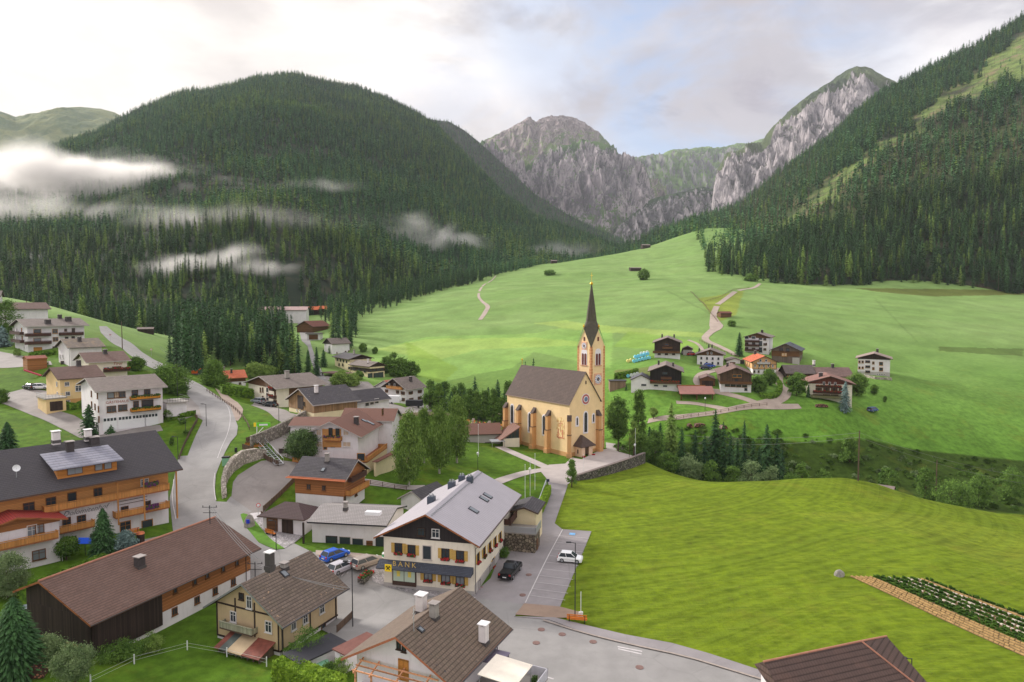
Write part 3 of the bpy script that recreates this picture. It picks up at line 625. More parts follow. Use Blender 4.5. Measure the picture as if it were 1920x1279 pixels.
def scatter(name, meshes, pts, var, scl, label=None, rot=None):
    """one mass of small trees: points carrying a variant, a size and a turn each"""
    me = bpy.data.meshes.new(name); me.from_pydata([tuple(q) for q in pts], [], [])
    a = me.attributes.new('variant', 'INT', 'POINT'); a.data.foreach_set('value', np.asarray(var, np.int32))
    a = me.attributes.new('size', 'FLOAT_VECTOR', 'POINT'); s_ = np.asarray(scl, np.float32); s_ = np.stack([s_*RNG.uniform(.8, 1.15, len(s_)), s_*RNG.uniform(.8, 1.15, len(s_)), s_], 1); a.data.foreach_set('vector', s_.astype(np.float32).ravel())
    a = me.attributes.new('turn', 'FLOAT_VECTOR', 'POINT'); r_ = np.zeros((len(pts), 3), np.float32); r_[:, 2] = RNG.uniform(0, 6.28, len(pts)); a.data.foreach_set('vector', r_.ravel())
    o = bpy.data.objects.new(name, me); SC.collection.objects.link(o); tag(o, label, kind='stuff')
    lib = bpy.data.collections.new(name+'_kinds')
    for i, mm_ in enumerate(meshes): q = bpy.data.objects.new('%s_kind_%02d' % (name, i), mm_); lib.objects.link(q)
    g = bpy.data.node_groups.new(name+'_scatter', 'GeometryNodeTree')
    g.interface.new_socket('Geometry', in_out='INPUT', socket_type='NodeSocketGeometry'); g.interface.new_socket('Geometry', in_out='OUTPUT', socket_type='NodeSocketGeometry')
    gi = g.nodes.new('NodeGroupInput'); go = g.nodes.new('NodeGroupOutput'); ip = g.nodes.new('GeometryNodeInstanceOnPoints'); ci = g.nodes.new('GeometryNodeCollectionInfo')
    ci.inputs['Collection'].default_value = lib; ci.inputs['Separate Children'].default_value = True; ci.inputs['Reset Children'].default_value = True
    m2p = g.nodes.new('GeometryNodeMeshToPoints')
    def named(nm, dt): x = g.nodes.new('GeometryNodeInputNamedAttribute'); x.data_type = dt; x.inputs[0].default_value = nm; return x.outputs[0]
    L = g.links.new; L(gi.outputs[0], m2p.inputs[0]); L(m2p.outputs[0], ip.inputs['Points']); L(ci.outputs[0], ip.inputs['Instance']); ip.inputs['Pick Instance'].default_value = True
    L(named('variant', 'INT'), ip.inputs['Instance Index']); L(named('size', 'FLOAT_VECTOR'), ip.inputs['Scale'])
    e2r = g.nodes.new('FunctionNodeEulerToRotation'); L(named('turn', 'FLOAT_VECTOR'), e2r.inputs[0]); L(e2r.outputs[0], ip.inputs['Rotation']); L(ip.outputs[0], go.inputs[0])
    md = o.modifiers.new('scatter', 'NODES'); md.node_group = g; return o
# --- left hill woods
P1_, t1_ = S_LEFT.sample(-240, 1195, 5.9)
P2_, t2_ = S_RIGHT.sample(1150, 2020, 5.8)
x2, y2 = proj(P2_[:, 0], P2_[:, 1], P2_[:, 2]); j2 = (fbm(P2_[:, 0]/40, P2_[:, 1]/40, 4)-.5)*50
inC = pip(x2+j2, y2+j2, CLEAR[0]); inC2 = pip(x2+j2, y2+j2, CLEAR2[0]) & ~inC
keep = ~inC | (RNG.random(len(x2)) < .06); keep &= ~inC2 | (RNG.random(len(x2)) < .75)
P2_, inC, inC2, t2_ = P2_[keep], inC[keep], inC2[keep], t2_[keep]
x1, y1 = proj(P1_[:, 0], P1_[:, 1], P1_[:, 2]); inL = pip(x1, y1, CLEARL[0]) | pip(x1, y1, CLEARL[1])
kp = ~inL | (RNG.random(len(x1)) < .35); P1_, x1, y1, inL, t1_ = P1_[kp], x1[kp], y1[kp], inL[kp], t1_[kp]
P3_, t3_ = S_BACKL.sample(760, 1200, 13.)
patch1 = fbm(P1_[:, 0]/150, P1_[:, 1]/150, 4); patch2 = fbm(P2_[:, 0]/90+9, P2_[:, 1]/90, 4)
def variants(n, lar, dead, patch):
    v = RNG.integers(0, 3, n); r = RNG.random(n); v[RNG.random(n) < .10] = 5; v[(r < lar*np.clip((patch-.35)*4, .15, 2))] = 3; v[r > 1-dead] = 4; return v
v1 = variants(len(P1_), .30, .015, patch1); v1[inL & (RNG.random(len(v1)) < .3)] = 4
v2 = variants(len(P2_), .16, .05, patch2); v2[inC2 & (RNG.random(len(v2)) < .42)] = 4; v2[inC & (RNG.random(len(v2)) < .5)] = 4
s1 = RNG.choice([.62, .8, .95, 1.1, 1.25], len(P1_))*RNG.uniform(.88, 1.1, len(P1_))*np.clip(.7+patch1*.6, .7, 1.15)*np.clip(1.05-t1_*.25, .7, 1.05); s2 = RNG.choice([.6, .8, .95, 1.1, 1.2], len(P2_))*RNG.uniform(.88, 1.1, len(P2_))*np.clip(1.1-t2_*.25, .7, 1.1)*np.where(inC, .55, 1)
# --- valley woods on the meadow sheet (clump below the hill, wood edge up the valley)
def wood_area(poly, spacing, y0, y1):
    q = [G(*a, y0=y0, y1=y1).xy for a in poly]; xs = [a.x for a in q]; ys = [a.y for a in q]; n = int((max(xs)-min(xs))*(max(ys)-min(ys))/spacing**2)
    X = RNG.uniform(min(xs), max(xs), n); Y = RNG.uniform(min(ys), max(ys), n); ok = pip(X, Y, [(a.x, a.y) for a in q]); X, Y = X[ok], Y[ok]
    return np.stack([X, Y, hz(X, Y)], 1)
nearscale = lambda Y: np.clip(.58+(Y-420)/1000*.5, .58, 1.)
kp = (fbm(P1_[:, 0]/55+2, P1_[:, 1]/90, 4) > .36) | (RNG.random(len(P1_)) < .35); P1_, v1, s1, t1_, inL = P1_[kp], v1[kp], s1[kp], t1_[kp], inL[kp]; s1 = s1*nearscale(P1_[:, 1])
s2 = s2*np.clip(.82+(P2_[:, 1]-560)/900*.3, .82, 1.)
CL = wood_area([(318,700),(330,665),(345,640),(420,625),(520,630),(552,655),(560,700),(572,722),(520,712),(450,694),(400,684),(372,712)], 4.9, 200, 560)
CL2 = wood_area([(610,650),(640,600),(668,600),(668,655),(640,668)], 6.0, 280, 620)
CL3 = wood_area([(320,640),(420,625),(520,628),(548,600),(520,585),(360,600)], 5.4, 280, 560)
def worldpoly_wood(poly, spacing):
    xs = [a[0] for a in poly]; ys = [a[1] for a in poly]; n = int((max(xs)-min(xs))*(max(ys)-min(ys))/spacing**2)
    X = RNG.uniform(min(xs), max(xs), n); Y = RNG.uniform(min(ys), max(ys), n); ok = pip(X, Y, poly); X, Y = X[ok], Y[ok]; return np.stack([X, Y, hz(X, Y)], 1)
def PW(px, Y): return ((px-960)/F*Y*1.0, Y)
CL4 = worldpoly_wood([PW(-200,440), PW(0,420), PW(240,372), PW(320,345), PW(470,400), PW(545,420), PW(548,520), PW(300,450), PW(0,480), PW(-200,500)], 5.2)
CL5 = worldpoly_wood([PW(600,400), PW(668,430), PW(700,480), PW(760,540), PW(880,660), PW(940,760), PW(1010,860), PW(1010,1000), PW(900,850), PW(800,720), PW(700,600), PW(600,520)], 6.)
CL6 = worldpoly_wood([PW(1000,930), PW(1100,980), PW(1200,1040), PW(1290,1050), PW(1310,1100), PW(1200,1180), PW(1000,1100)], 8.)
CLA = np.concatenate([CL, CL2, CL3, CL4, CL5, CL6])
road_gap = lambda P: (np.abs(proj(P[:, 0], P[:, 1], P[:, 2])[0]-np.interp(P[:, 1], [250, 330, 400, 480, 560], [590, 577, 565, 552, 545])) > 12)
CLA = CLA[road_gap(CLA)]; g1 = road_gap(P1_) | (P1_[:, 1] > 600); P1_, v1, s1, t1_ = P1_[g1], v1[g1], s1[g1], t1_[g1]
vC = RNG.integers(0, 3, len(CLA)); vC[RNG.random(len(CLA)) < .10] = 3; sC = RNG.uniform(.44, .76, len(CLA)); sC[CLA[:, 1] < 400] *= 1.25
ALLP = np.concatenate([P1_, P2_, CLA]); ALLV = np.concatenate([v1, v2, vC]); ALLS = np.concatenate([s1, s2, sC])
bx_, by_ = proj(ALLP[:, 0], ALLP[:, 1], ALLP[:, 2]); infr = (bx_ > 5) & (bx_ < 1915) & (by_ < 800) & (ALLV < 4)
# visible from the camera: not behind the meadow crest
tz = ALLP[:, 2]+14*ALLS; vis = np.ones(len(ALLP), bool)
cand = np.where(infr)[0]; cand = cand[np.argsort(ALLP[cand, 1]/ALLS[cand])][:2600]
def seen(i):
    X, Y, Z = ALLP[i]; z = Z+9*ALLS[i]; k = np.linspace(.12, .97, 60); return bool(np.all(H+(z-H)*k > hz(X*k, Y*k)))
NEARI = []; cellused = {}
for i in cand:
    if len(NEARI) >= 300: break
    c = (int(bx_[i]//9), int(by_[i]//14))     # those in front hide what stands right behind them
    if cellused.get(c, 0) >= 1: continue
    if seen(i): NEARI.append(i); cellused[c] = cellused.get(c, 0)+1
NEARI = np.array(NEARI); rest = np.ones(len(ALLP), bool); rest[NEARI] = False
close = rest & (ALLP[:, 1] < 760); far_ = rest & ~close
vm = ALLV.copy()
MID5 = MIDT+[FAR[4], conifer_mesh('mid_round', 12, 4.0, 16, 15, 12, m_larch, 2, .08, .2, .5, True, power=.33)]
scatter('near_forest', MID5, ALLP[close], vm[close], ALLS[close])
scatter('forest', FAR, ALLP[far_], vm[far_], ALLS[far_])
v3 = variants(len(P3_), .1, .02, fbm(P3_[:, 0]/150, P3_[:, 1]/150, 3)); scatter('back_forest', FAR, P3_, v3, RNG.uniform(.7, 1, len(P3_)))
crownm = [conifer_mesh('crown_%d' % i, [21, 19, 24, 20][i], [3.0, 2.9, 3.2, 3.3][i], 30+i, 26, 9, m_larch if i == 3 else m_spr, 3, .1, .5, .4) for i in range(4)]
trm = []
for i in range(4):
    q = trunk_mesh('trunk', [20, 18, 23, 19][i], .24, m_bark, i); trm.append(q.data); bpy.data.objects.remove(q)
for i in NEARI:
    k = int(ALLV[i]); lar = k == 3; right = ALLP[i, 0] > 120
    lab = ('pale green larch' if lar else 'dark green spruce')+(' in the wood edge above the right meadow' if right else ' in the wood below the forested left mountain')
    e = empty('larch_tree' if lar else 'spruce_tree', tuple(ALLP[i]), random.uniform(0, 6.28), lab, 'tree', ('larches' if lar else 'spruces')+(' along the right wood edge' if right else ' in the valley wood'))
    s = float(ALLS[i]); e.scale = (s*random.uniform(.85, 1.15), s*random.uniform(.85, 1.15), s)
    for nm, me in (('crown', crownm[k]), ('trunk', trm[k])):
        o = bpy.data.objects.new(nm, me); SC.collection.objects.link(o); o.parent = e
# ================================================================ haze and mist
def volmat(name, dens, color=(1, 1, 1), noise=None, aniso=.0):
    m = bpy.data.materials.new(name); m.use_nodes = True; N = NT(m.node_tree); o = N.n('ShaderNodeOutputMaterial')
    v = N.n('ShaderNodeVolumePrincipled', i={'Color': color, 'Density': dens, 'Anisotropy': aniso}); N.t.links.new(v.outputs[0], o.inputs['Volume'])
    if noise:
        tc = N.n('ShaderNodeTexCoord').outputs['Object']; ln = N.n('ShaderNodeVectorMath', operation='LENGTH', i={0: tc}).outputs['Value']
        pos = N.n('ShaderNodeNewGeometry').outputs['Position']; mp = N.n('ShaderNodeMapping', i={'Vector': pos}); mp.inputs['Scale'].default_value = (1, .8, 1.5); mp.inputs['Rotation'].default_value = (0, .35, 0)
        n = N.noise(mp.outputs[0], noise, 6, .62, 1.2); sh = N.ramp(ln, 1., .1)
        d = N.math('MULTIPLY', N.ramp(N.math('ADD', n, N.math('MULTIPLY', sh, .30)), .58, .92), N.math('MULTIPLY', sh, dens*1.)); N.t.links.new(d, v.inputs['Density'])
    return m
def mist(px, py, Y, rx, ry, rz, dens, label, noise=.012, rot=0., tilt=0.):
    me = bpy.data.meshes.new('mist'); bm = bmesh.new(); bmesh.ops.create_icosphere(bm, subdivisions=3, radius=1.); bm.to_mesh(me); bm.free()
    me.materials.append(volmat('mist_'+label[:12], dens, (1, .965, .94), noise, .45)); o = bpy.data.objects.new('mist', me); SC.collection.objects.link(o)
    o.location = atY(px, py, Y); o.scale = (rx, ry, rz); o.rotation_euler = (0, tilt, rot); tag(o, label, 'mist', None, 'stuff'); return o
def mist_on(S, px, py, k, rx, ry, rz, dens, label, noise=.012, rot=0., tilt=0.):
    """mist lying against a slope: k scales the distance at which the pixel's ray meets that slope"""
    Ys = np.linspace(float(interp(S.foot, px, 1)), float(interp(S.crest, px, 2)), 300); P_ = np.full(300, float(px)); zs = S.z(P_, Ys); zr_ = zpix(py, Ys); i = int(np.argmax(zr_ < zs)); Y = Ys[i] if zr_[i] < zs[i] else Ys[-1]
    return mist(px, py, Y*k, rx, ry, rz, dens, label, noise, rot, tilt)
# ================================================================ buildings
M_glass = solid('window_glass', (.035, .045, .055), .12)
M_glassl = solid('window_glass_curtained', (.20, .22, .24), .25)
M_wf = plain('window_frame_white', l3(214, 210, 208), .6, .05)
M_bf = wood('window_frame_brown', l3(120, 78, 44), 1, var=.1)
M_of = wood('window_frame_oak', l3(186, 128, 60), 1, var=.1)
M_df = wood('window_frame_dark', l3(66, 48, 40), 1, var=.1)
M_gf = plain('stone_surround', l3(196, 186, 178), .8, .06)
M_shut_r = wood('shutter_red', l3(112, 52, 40), .1, var=.1)
M_shut_b = wood('shutter_brown', l3(98, 64, 44), .1, var=.1)
M_shut_y = wood('shutter_yellow', l3(206, 168, 92), .1, var=.06)
M_blind = plain('roller_blind', l3(196, 172, 150), .8, .05)
M_flower = plain('geranium_red', l3(170, 44, 48), .9, .5, 9)
M_flowerp = plain('petunia_purple', l3(96, 50, 92), .9, .5, 9)
M_leaf = plain('planter_leaves', l3(60, 84, 34), .9, .4, 9)
M_metal = solid('dark_metal', (.05, .05, .055), .5, .6); M_gal = solid('galvanised_metal', (.42, .43, .45), .45, .7); M_whitem = solid('white_metal', (.75, .75, .76), .4)
M_conc = plain('concrete', l3(150, 144, 138), .9, .12); M_gut = solid('gutter', (.09, .08, .08), .5, .3)
FR = {'w': M_wf, 'b': M_bf, 'o': M_of, 'd': M_df, 'g': M_gf}
W_DARK = wood('weathered_dark_timber', l3(62, 48, 42), .2, True, .3, bands=.4); W_BRN = wood('brown_timber', l3(108, 74, 48), .2, False, .28, bands=.3)
W_HONEY = wood('honey_timber', l3(190, 124, 58), .2, False, .18); W_ORANGE = wood('orange_timber', l3(162, 106, 62), .2, False, .25)
W_GREY = wood('silver_grey_timber', l3(112, 98, 90), .22, True, .25, bands=.25); W_RAIL = wood('balcony_boards', l3(196, 136, 74), .14, True, .2)
W_RAILD = wood('dark_balcony_boards', l3(78, 50, 42), .14, True, .2); W_FASC = wood('fascia_board', l3(150, 92, 54), 1, False, .1); W_FASCD = wood('dark_fascia_board', l3(86, 68, 58), 1, False, .1)
W_FASCG = plain('pale_fascia', l3(168, 160, 156), .7, .08)
P_W = plaster('white_plaster', l3(226, 220, 222)); P_C = plaster('cream_plaster', l3(232, 222, 204)); P_Y = plaster('yellow_plaster', l3(228, 198, 146)); P_P = plaster('pale_yellow_plaster', l3(226, 210, 172)); P_G = plaster('grey_plaster', l3(176, 170, 166))
P_B = plaster('beige_plaster', l3(196, 172, 136), .35); P_OCH = plaster('ochre_plaster', l3(204, 156, 96), .15)
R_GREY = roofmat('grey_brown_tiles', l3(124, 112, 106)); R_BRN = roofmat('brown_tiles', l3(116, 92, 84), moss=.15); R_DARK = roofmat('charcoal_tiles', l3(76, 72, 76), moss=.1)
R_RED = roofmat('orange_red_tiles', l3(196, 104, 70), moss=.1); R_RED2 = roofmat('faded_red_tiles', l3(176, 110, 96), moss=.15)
class House:
    def __init__(s, name, label, c, th, a, b, ze, zr, zb, og=.9, oe=.9, wall=None, roof=None, trim=None, t=.24, upper=None, usplit=None, gable=None, cat='house', base=None, basez=.5, group=None, name_wall='wall', soff=None, sides='lqmp', body=True, bl=None):
        s.c, s.th, s.a, s.b, s.zb, s.og, s.oe, s.t = c, math.radians(th), a, b, zb, og, oe, t; s.bl = bl or b
        s.ze, s.zr = ze-zb, zr-zb; s.e = empty(name, (c[0], c[1], zb), s.th, label, cat, group); s.W = Matrix.Translation((c[0], c[1], zb))@Matrix.Rotation(s.th, 4, 'Z'); s.Wi = s.W.inverted()
        s.A, s.B, s.Bl = a-og, b-oe, s.bl-oe; s.slope = (s.zr-s.ze)/b
        s.trim = trim or W_FASCD
        if body:
            s.zw = s.under(s.B); s.body('wall', wall or P_W, -1.5, 0)
            if base: s.body('plinth', base, -1.5, .05, top=basez)
            if upper: s.body('timber_storey', upper, usplit, .06)
            if gable: s.body('gable_cladding', gable, s.zw-.35 if usplit is None or upper else usplit, .1)
        roof = roof or R_GREY; zt = s.t
        zl = s.zr-s.bl*s.slope; cs = [(-b, s.ze), (0, s.zr), (s.bl, zl), (s.bl, zl-zt), (0, s.zr-zt), (-b, s.ze-zt)]
        mb = MB(); mb.extr([(-a, y, z) for y, z in cs][::-1], (2*a, 0, 0), 1, mside=[1]*6)
        # side order follows the reversed loop: find the two top faces by height
        for i, f in enumerate(mb.f):
            ps = [mb.v[k] for k in f]
            if len(f) == 4:
                on = all(abs(z-(s.zr-abs(y)*s.slope)) < 1e-4 for _, y, z in ps)
                if on: mb.m[i] = 0
                elif all(abs(z-(s.zr-abs(y)*s.slope-zt)) < 1e-4 for _, y, z in ps): mb.m[i] = 2
        s.fix(mb); s.roof = mb.build('roof', [roof, s.trim, soff or W_DARK], s.e)
    def fix(s, mb): pass
    def under(s, y): return s.zr-abs(y)*s.slope-s.t-.01
    def body(s, name, mat, z0, proud, top=None):
        A, B, Bl = s.A+proud, s.B+proud, s.Bl+proud; zw = s.under(B); mb = MB()
        if top is not None: mb.box(-A, A, -B, Bl, z0, top)
        elif z0 >= zw:  # gable triangle only
            yy = (s.zr-s.t-.01-z0)/s.slope; mb.extr([(-A, -yy, z0), (-A, min(yy, Bl), z0)]+([(-A, Bl, s.under(Bl))] if yy > Bl else [])+[(-A, 0, s.under(0))], (2*A, 0, 0))
        else: mb.extr([(-A, -B, z0), (-A, Bl, z0), (-A, Bl, s.under(Bl)), (-A, 0, s.under(0)), (-A, -B, zw)], (2*A, 0, 0))
        mb.f = [tuple(reversed(f)) for f in mb.f] if top is None else mb.f
        return mb.build(name, mat, s.e)
    # ---- reading positions off the walls and roof
    def side(s, k, off=0.):
        d = {'q': ((0, -s.B-off, 0), (1, 0, 0), (0, -1, 0)), 'l': ((0, s.Bl+off, 0), (-1, 0, 0), (0, 1, 0)), 'm': ((-s.A-off, 0, 0), (0, -1, 0), (-1, 0, 0)), 'p': ((s.A+off, 0, 0), (0, 1, 0), (1, 0, 0))}[k]
        return [Vector(q) for q in d]
    def loc(s, px, py, P0, n):
        o = s.Wi@Vector((0, 0, H)); d = s.Wi.to_3x3()@ray(px, py); return o+d*((P0-o).dot(n)/d.dot(n))
    def onwall(s, k, px, py, off=0.): P0, t, n = s.side(k, off); return s.loc(px, py, P0, n)
    def onroof(s, k, px, py):
        sg = {'q': -1, 'l': 1}[k]; n = Vector((0, sg*s.slope, 1)).normalized(); return s.loc(px, py, Vector((0, 0, s.zr)), n)
    def windows(s, k, rows, off=.0):
        """rows: (px0, py0, px1, py1, n, width, height, style)"""
        P0, t, n = s.side(k, off)
        for (x0, y0, x1, y1, cnt, w, h, st) in rows:
            a = s.onwall(k, x0, y0, off); b = s.onwall(k, x1, y1, off)
            for i in range(cnt): s.window(a.lerp(b, i/(cnt-1) if cnt > 1 else 0), t, n, w, h, st)
    def window(s, c, t, n, w, h, st):
        door = 'D' in st; nm = 'door' if door else 'window'; fm = FR.get(st[0], M_wf); c = Vector(c)+n*.05; z = Vector((0, 0, 1)); fw = .09
        mb = MB()
        for sx in (-1, 1): mb.obox(c+t*sx*(w/2-fw/2), t, n, fw, .12, h)
        for sz in (-1, 1): mb.obox(c+z*sz*(h/2-fw/2), t, n, w-2*fw, .12, fw)
        if w > .7 and 'x' not in st: mb.obox(c, t, n, .06, .09, h-2*fw)
        if h > 1.0 and 'x' not in st:
            for sx in ((-1, 1) if w > .7 else (0,)): mb.obox(c+t*sx*((w-2*fw)/4+.015)+z*h*.16, t, n, (w-2*fw)/2-.07 if w > .7 else w-2*fw, .07, .05)
        if not door: mb.obox(c-z*(h/2+.05)+n*.05, t, n, w+.16, .16, .08)
        f = mb.build(nm, fm, s.e)
        g = MB().obox(c-n*.02, t, n, w-2*fw+.02, .05, h-2*fw+.02); g.build('panel' if 'B' in st or door and 'P' in st else 'pane', M_blind if 'B' in st else (fm if (door and 'P' in st) else (M_glassl if 'c' in st else M_glass)), f)
        if 's' in st or 'S' in st or 'y' in st:
            m = M_shut_r if 's' in st else (M_shut_y if 'y' in st else M_shut_b)
            for sx in (-1, 1): MB().obox(c+t*sx*(w/2+.26), t, n, .46, .07, h).build('shutter', m, f)
        if 'f' in st or 'F' in st:
            b = MB().obox(c-z*(h/2+.12)+n*.2, t, n, w+.1, .22, .2, 0)
            R = random.Random(int(c.x*91+c.z*17))
            for _ in range(26): q = c-z*(h/2-.04)+n*(.2+R.uniform(-.12, .14))+t*R.uniform(-w/2, w/2)+z*R.uniform(-.18, .12); r = R.uniform(.05, .1); b.obox(q, t, n, 2*r, 2*r, 2*r, 1 if R.random() < .62 else 2)
            b.build('flower_box', [W_FASCD, M_flower if 'f' in st else M_flowerp, M_leaf], f)
        return f
    def balcony(s, k, x0, x1, z, depth=1.1, rail=1.0, mat=None, flowers=None, posts=False):
        """between distances x0..x1 along the side's tangent, floor at height z"""
        P0, t, n = s.side(k); mat = mat or W_RAIL; c = P0+t*(x0+x1)/2+Vector((0, 0, z)); w = abs(x1-x0)
        b = MB().obox(c+n*(depth/2), t, n, w, depth, .16).build('balcony', W_FASC if mat is W_RAIL else W_FASCD, s.e)
        r = MB(); r.obox(c+n*(depth-.04)+Vector((0, 0, rail/2)), t, n, w+.04, .07, rail*.78); r.obox(c+n*(depth-.02)+Vector((0, 0, rail+.02)), t, n, w+.12, .16, .09)
        for sx in (-1, 1): r.obox(c+t*sx*(w/2-.0)+n*(depth/2-.06)+Vector((0, 0, rail/2)), t, n, .07, depth-.12, rail*.78)
        r.build('railing', mat, b)
        if flowers:
            f = MB(); R = random.Random(3)
            for _ in range(int(w*16)): q = c+n*(depth+.08+R.uniform(-.1, .14))+t*R.uniform(-w/2, w/2)+Vector((0, 0, rail+R.uniform(-.22, .18))); e = R.uniform(.06, .12); f.obox(q, t, n, 2*e, 2*e, 2*e, 0 if R.random() < .55 else 1)
            f.build('flower_box', [flowers, M_leaf], b)
        return b
    def balcony_px(s, k, px0, py0, px1, py1, depth=1.1, rail=1., mat=None, flowers=None):
        P0, t, n = s.side(k, depth); a = s.onwall(k, px0, py0, depth); b = s.onwall(k, px1, py1, depth)
        return s.balcony(k, (a-P0).dot(t), (b-P0).dot(t), (a.z+b.z)/2, depth, rail, mat, flowers)
    def chimney(s, k, px, py, w=.7, d=.7, h=1.3, mat=None, cap=None, name='chimney', capw=.12):
        p = s.onroof(k, px, py); mb = MB(); mb.box(p.x-w/2, p.x+w/2, p.y-d/2, p.y+d/2, p.z-.6, p.z+h, 0)
        mb.box(p.x-w/2-.08, p.x+w/2+.08, p.y-d/2-.08, p.y+d/2+.08, p.z-.35, p.z+.12, 2)
        mb.box(p.x-w/2-capw, p.x+w/2+capw, p.y-d/2-capw, p.y+d/2+capw, p.z+h+.14, p.z+h+.24, 1)
        for sx in (-1, 1):
            for sy in (-1, 1): mb.box(p.x+sx*w*.38-.05, p.x+sx*w*.38+.05, p.y+sy*d*.38-.05, p.y+sy*d*.38+.05, p.z+h, p.z+h+.14, 0)
        return mb.build(name, [mat or M_chim, cap or M_chimcap, M_gut], s.roof)
    def box(s, name, x0, x1, y0, y1, z0, z1, mat, parent=None): return MB().box(x0, x1, y0, y1, z0, z1).build(name, mat, parent or s.e)
    def gutter(s, sides='q', pipes=()):
        for k in sides:
            sg = -1 if k == 'q' else 1; mb = MB(); y = sg*(s.b+.06); z = s.ze-.1
            mb.tube((-s.a, y, z), (s.a, y, z), .08, n=6)
            for x in pipes: mb.tube((x, y, z), (x, sg*(s.B+.1), z-.7), .05, n=5); mb.tube((x, sg*(s.B+.1), z-.7), (x, sg*(s.B+.1), 0), .05, n=5)
            mb.build('gutter', M_gut, s.e)
    def skylight(s, k, px, py, w=.8, h=1.2):
        p = s.onroof(k, px, py); sg = -1 if k == 'q' else 1; v = Vector((0, sg, -s.slope)).normalized(); n = Vector((0, sg*s.slope, 1)).normalized(); u = Vector((1, 0, 0))
        def slab(m, a, b, e0, e1): q = [p+u*x*a/2+v*y*b/2 for x, y in ((-1, -1), (1, -1), (1, 1), (-1, 1))]; q = q if sg > 0 else q[::-1]; lo = [w_+n*e0 for w_ in q]; hi = [w_+n*e1 for w_ in q]; m.hexa(lo+hi)
        m = MB(); slab(m, w+.16, h+.16, -.05, .10); o = m.build('skylight', M_metal, s.roof); m = MB(); slab(m, w-.1, h-.1, .08, .13); m.build('pane', M_glassl, o)
    def text(s, k, px, py, txt, size, mat, px2=None, py2=None, font_shear=0.0, off=.03, name='lettering'):
        P0, t, n = s.side(k, off); a = s.onwall(k, px, py, off)
        cu = bpy.data.curves.new(name, 'FONT'); cu.body = txt; cu.size = size; cu.extrude = .015; cu.shear = font_shear; cu.align_x = 'CENTER'; cu.align_y = 'CENTER'; cu.resolution_u = 2
        o = bpy.data.objects.new(name+'_tmp', cu); SC.collection.objects.link(o); dg = bpy.context.evaluated_depsgraph_get(); me = bpy.data.meshes.new_from_object(o.evaluated_get(dg)); bpy.data.objects.remove(o)
        me.materials.clear(); me.materials.append(mat); q = bpy.data.objects.new(name, me); SC.collection.objects.link(q); q.parent = s.e
        q.matrix_local = Matrix.Translation(a)@Matrix((t, (0, 0, 1), n)).transposed().to_4x4(); return q
M_chim = plain('chimney_dark', l3(70, 64, 64), .85, .15, 3); M_chimw = plain('chimney_white', l3(214, 206, 204), .85, .08); M_chimcap = plain('chimney_cap', l3(150, 142, 138), .7); M_chimcapw = plain('chimney_cap_white', l3(226, 222, 222), .6, .05)
def hbase(px, Y): return gz((px-960)/F*Y, Y)
# ---------------------------------------------------------------- village houses, left side
def chimneys(h, lst):
    for k, px, py, w, hh, m in lst: h.chimney(k, px, py, w, w, hh, mat={'d': M_chim, 'w': M_chimw, 'c': M_conc}[m], cap=M_chimcapw if m == 'w' else M_chimcap)
apt = House('apartment_house', 'long three storey white apartment house with dark balconies, highest on the left', (-160, 236), 48.4, 9.46, 9.64, 30.6, 32.9, 22.3, 1.2, 1.6, P_W, R_GREY, W_FASCG, cat='building')
apt.windows('q', [(70,621,70,621,1,2.2,1.5,'ox'),(103,621,103,621,1,1.6,1.5,'o'),(123,619,123,619,1,.8,.9,'b'),(137.5,620,137.5,620,1,1.0,1.7,'bD'),(70,638,70,638,1,2.2,1.5,'oxc'),(104,636,104,636,1,1.6,1.4,'o'),(71,657,71,657,1,2.4,2.1,'oxDP'),(103,653,103,653,1,1.4,1.3,'b'),(125,633.5,137,632.5,2,1.,.8,'b')])
apt.windows('m', [(41,620,41,620,1,.9,1.9,'oD'),(42,635,42,635,1,.9,1.9,'oD'),(25,618,32,618.5,2,.9,1.3,'w'),(26,634,32,635,2,.9,1.3,'w'),(46,651,46,651,1,1.,1.3,'w')])
for a in ((48,632,96,629),(48,647,97,644),(113,630,157,627)): apt.balcony_px('q', *a, 1.3, 1.05, W_RAILD)
apt.balcony_px('m', 18,626,36,628,1.3,1.05,W_RAILD); apt.balcony_px('m', 20,641,37,643,1.3,1.05,W_RAILD)
chimneys(apt, [('q',89.5,607,1.6,1.3,'d'),('q',128,602,1.6,1.4,'d'),('l',112,597,1.1,1.2,'d')])
apt2 = House('apartment_house', 'brown roofed wing hidden behind the long white apartment house', (-192, 268), 48, 8, 7, 36, 38.5, 28, 1, 1, P_W, R_BRN, cat='building')
far1 = House('house', 'house with a brown hipped roof behind the dark round tree, far left', (-222, 290), 30, 5, 6, 41, 43.6, 36, .8, .8, P_W, R_GREY)
w2 = House('house', 'white house with a lichen spotted grey roof below the long apartment house', (-130, 205), 48, 5.01, 6.66, 25.24, 27.6, 19.3, .9, .9, P_W, roofmat('lichen_grey_tiles', l3(126, 114, 104), moss=.35, mosscol=l3(190, 160, 110)), W_FASCG)
w2.windows('m', [(113,668,118,668,2,.9,1.1,'w')]); chimneys(w2, [('q',149,640,.9,1.2,'d')]); w2.gutter('q', (-4.4,))
ex = House('porch', 'low red roofed wooden porch beside the white house with the lichen roof', (-139.5, 199), 48, 2.6, 2.6, 22.2, 22.9, 19.2, .2, .2, W_ORANGE, roofmat('red_brown_sheet', l3(150, 84, 68), 'tile', .5, 2.), W_FASC, cat='porch')
ex.windows('q', [(118,680,118,680,1,1.2,1.0,'b')])
ti = House('guest_house', 'cream guest house with a brown roof and red lettering, behind the yellow house', (-114.5, 190), 46, 5.55, 6.6, 22.3, 24.63, 16.2, .9, .9, P_C, R_BRN, W_FASCG)
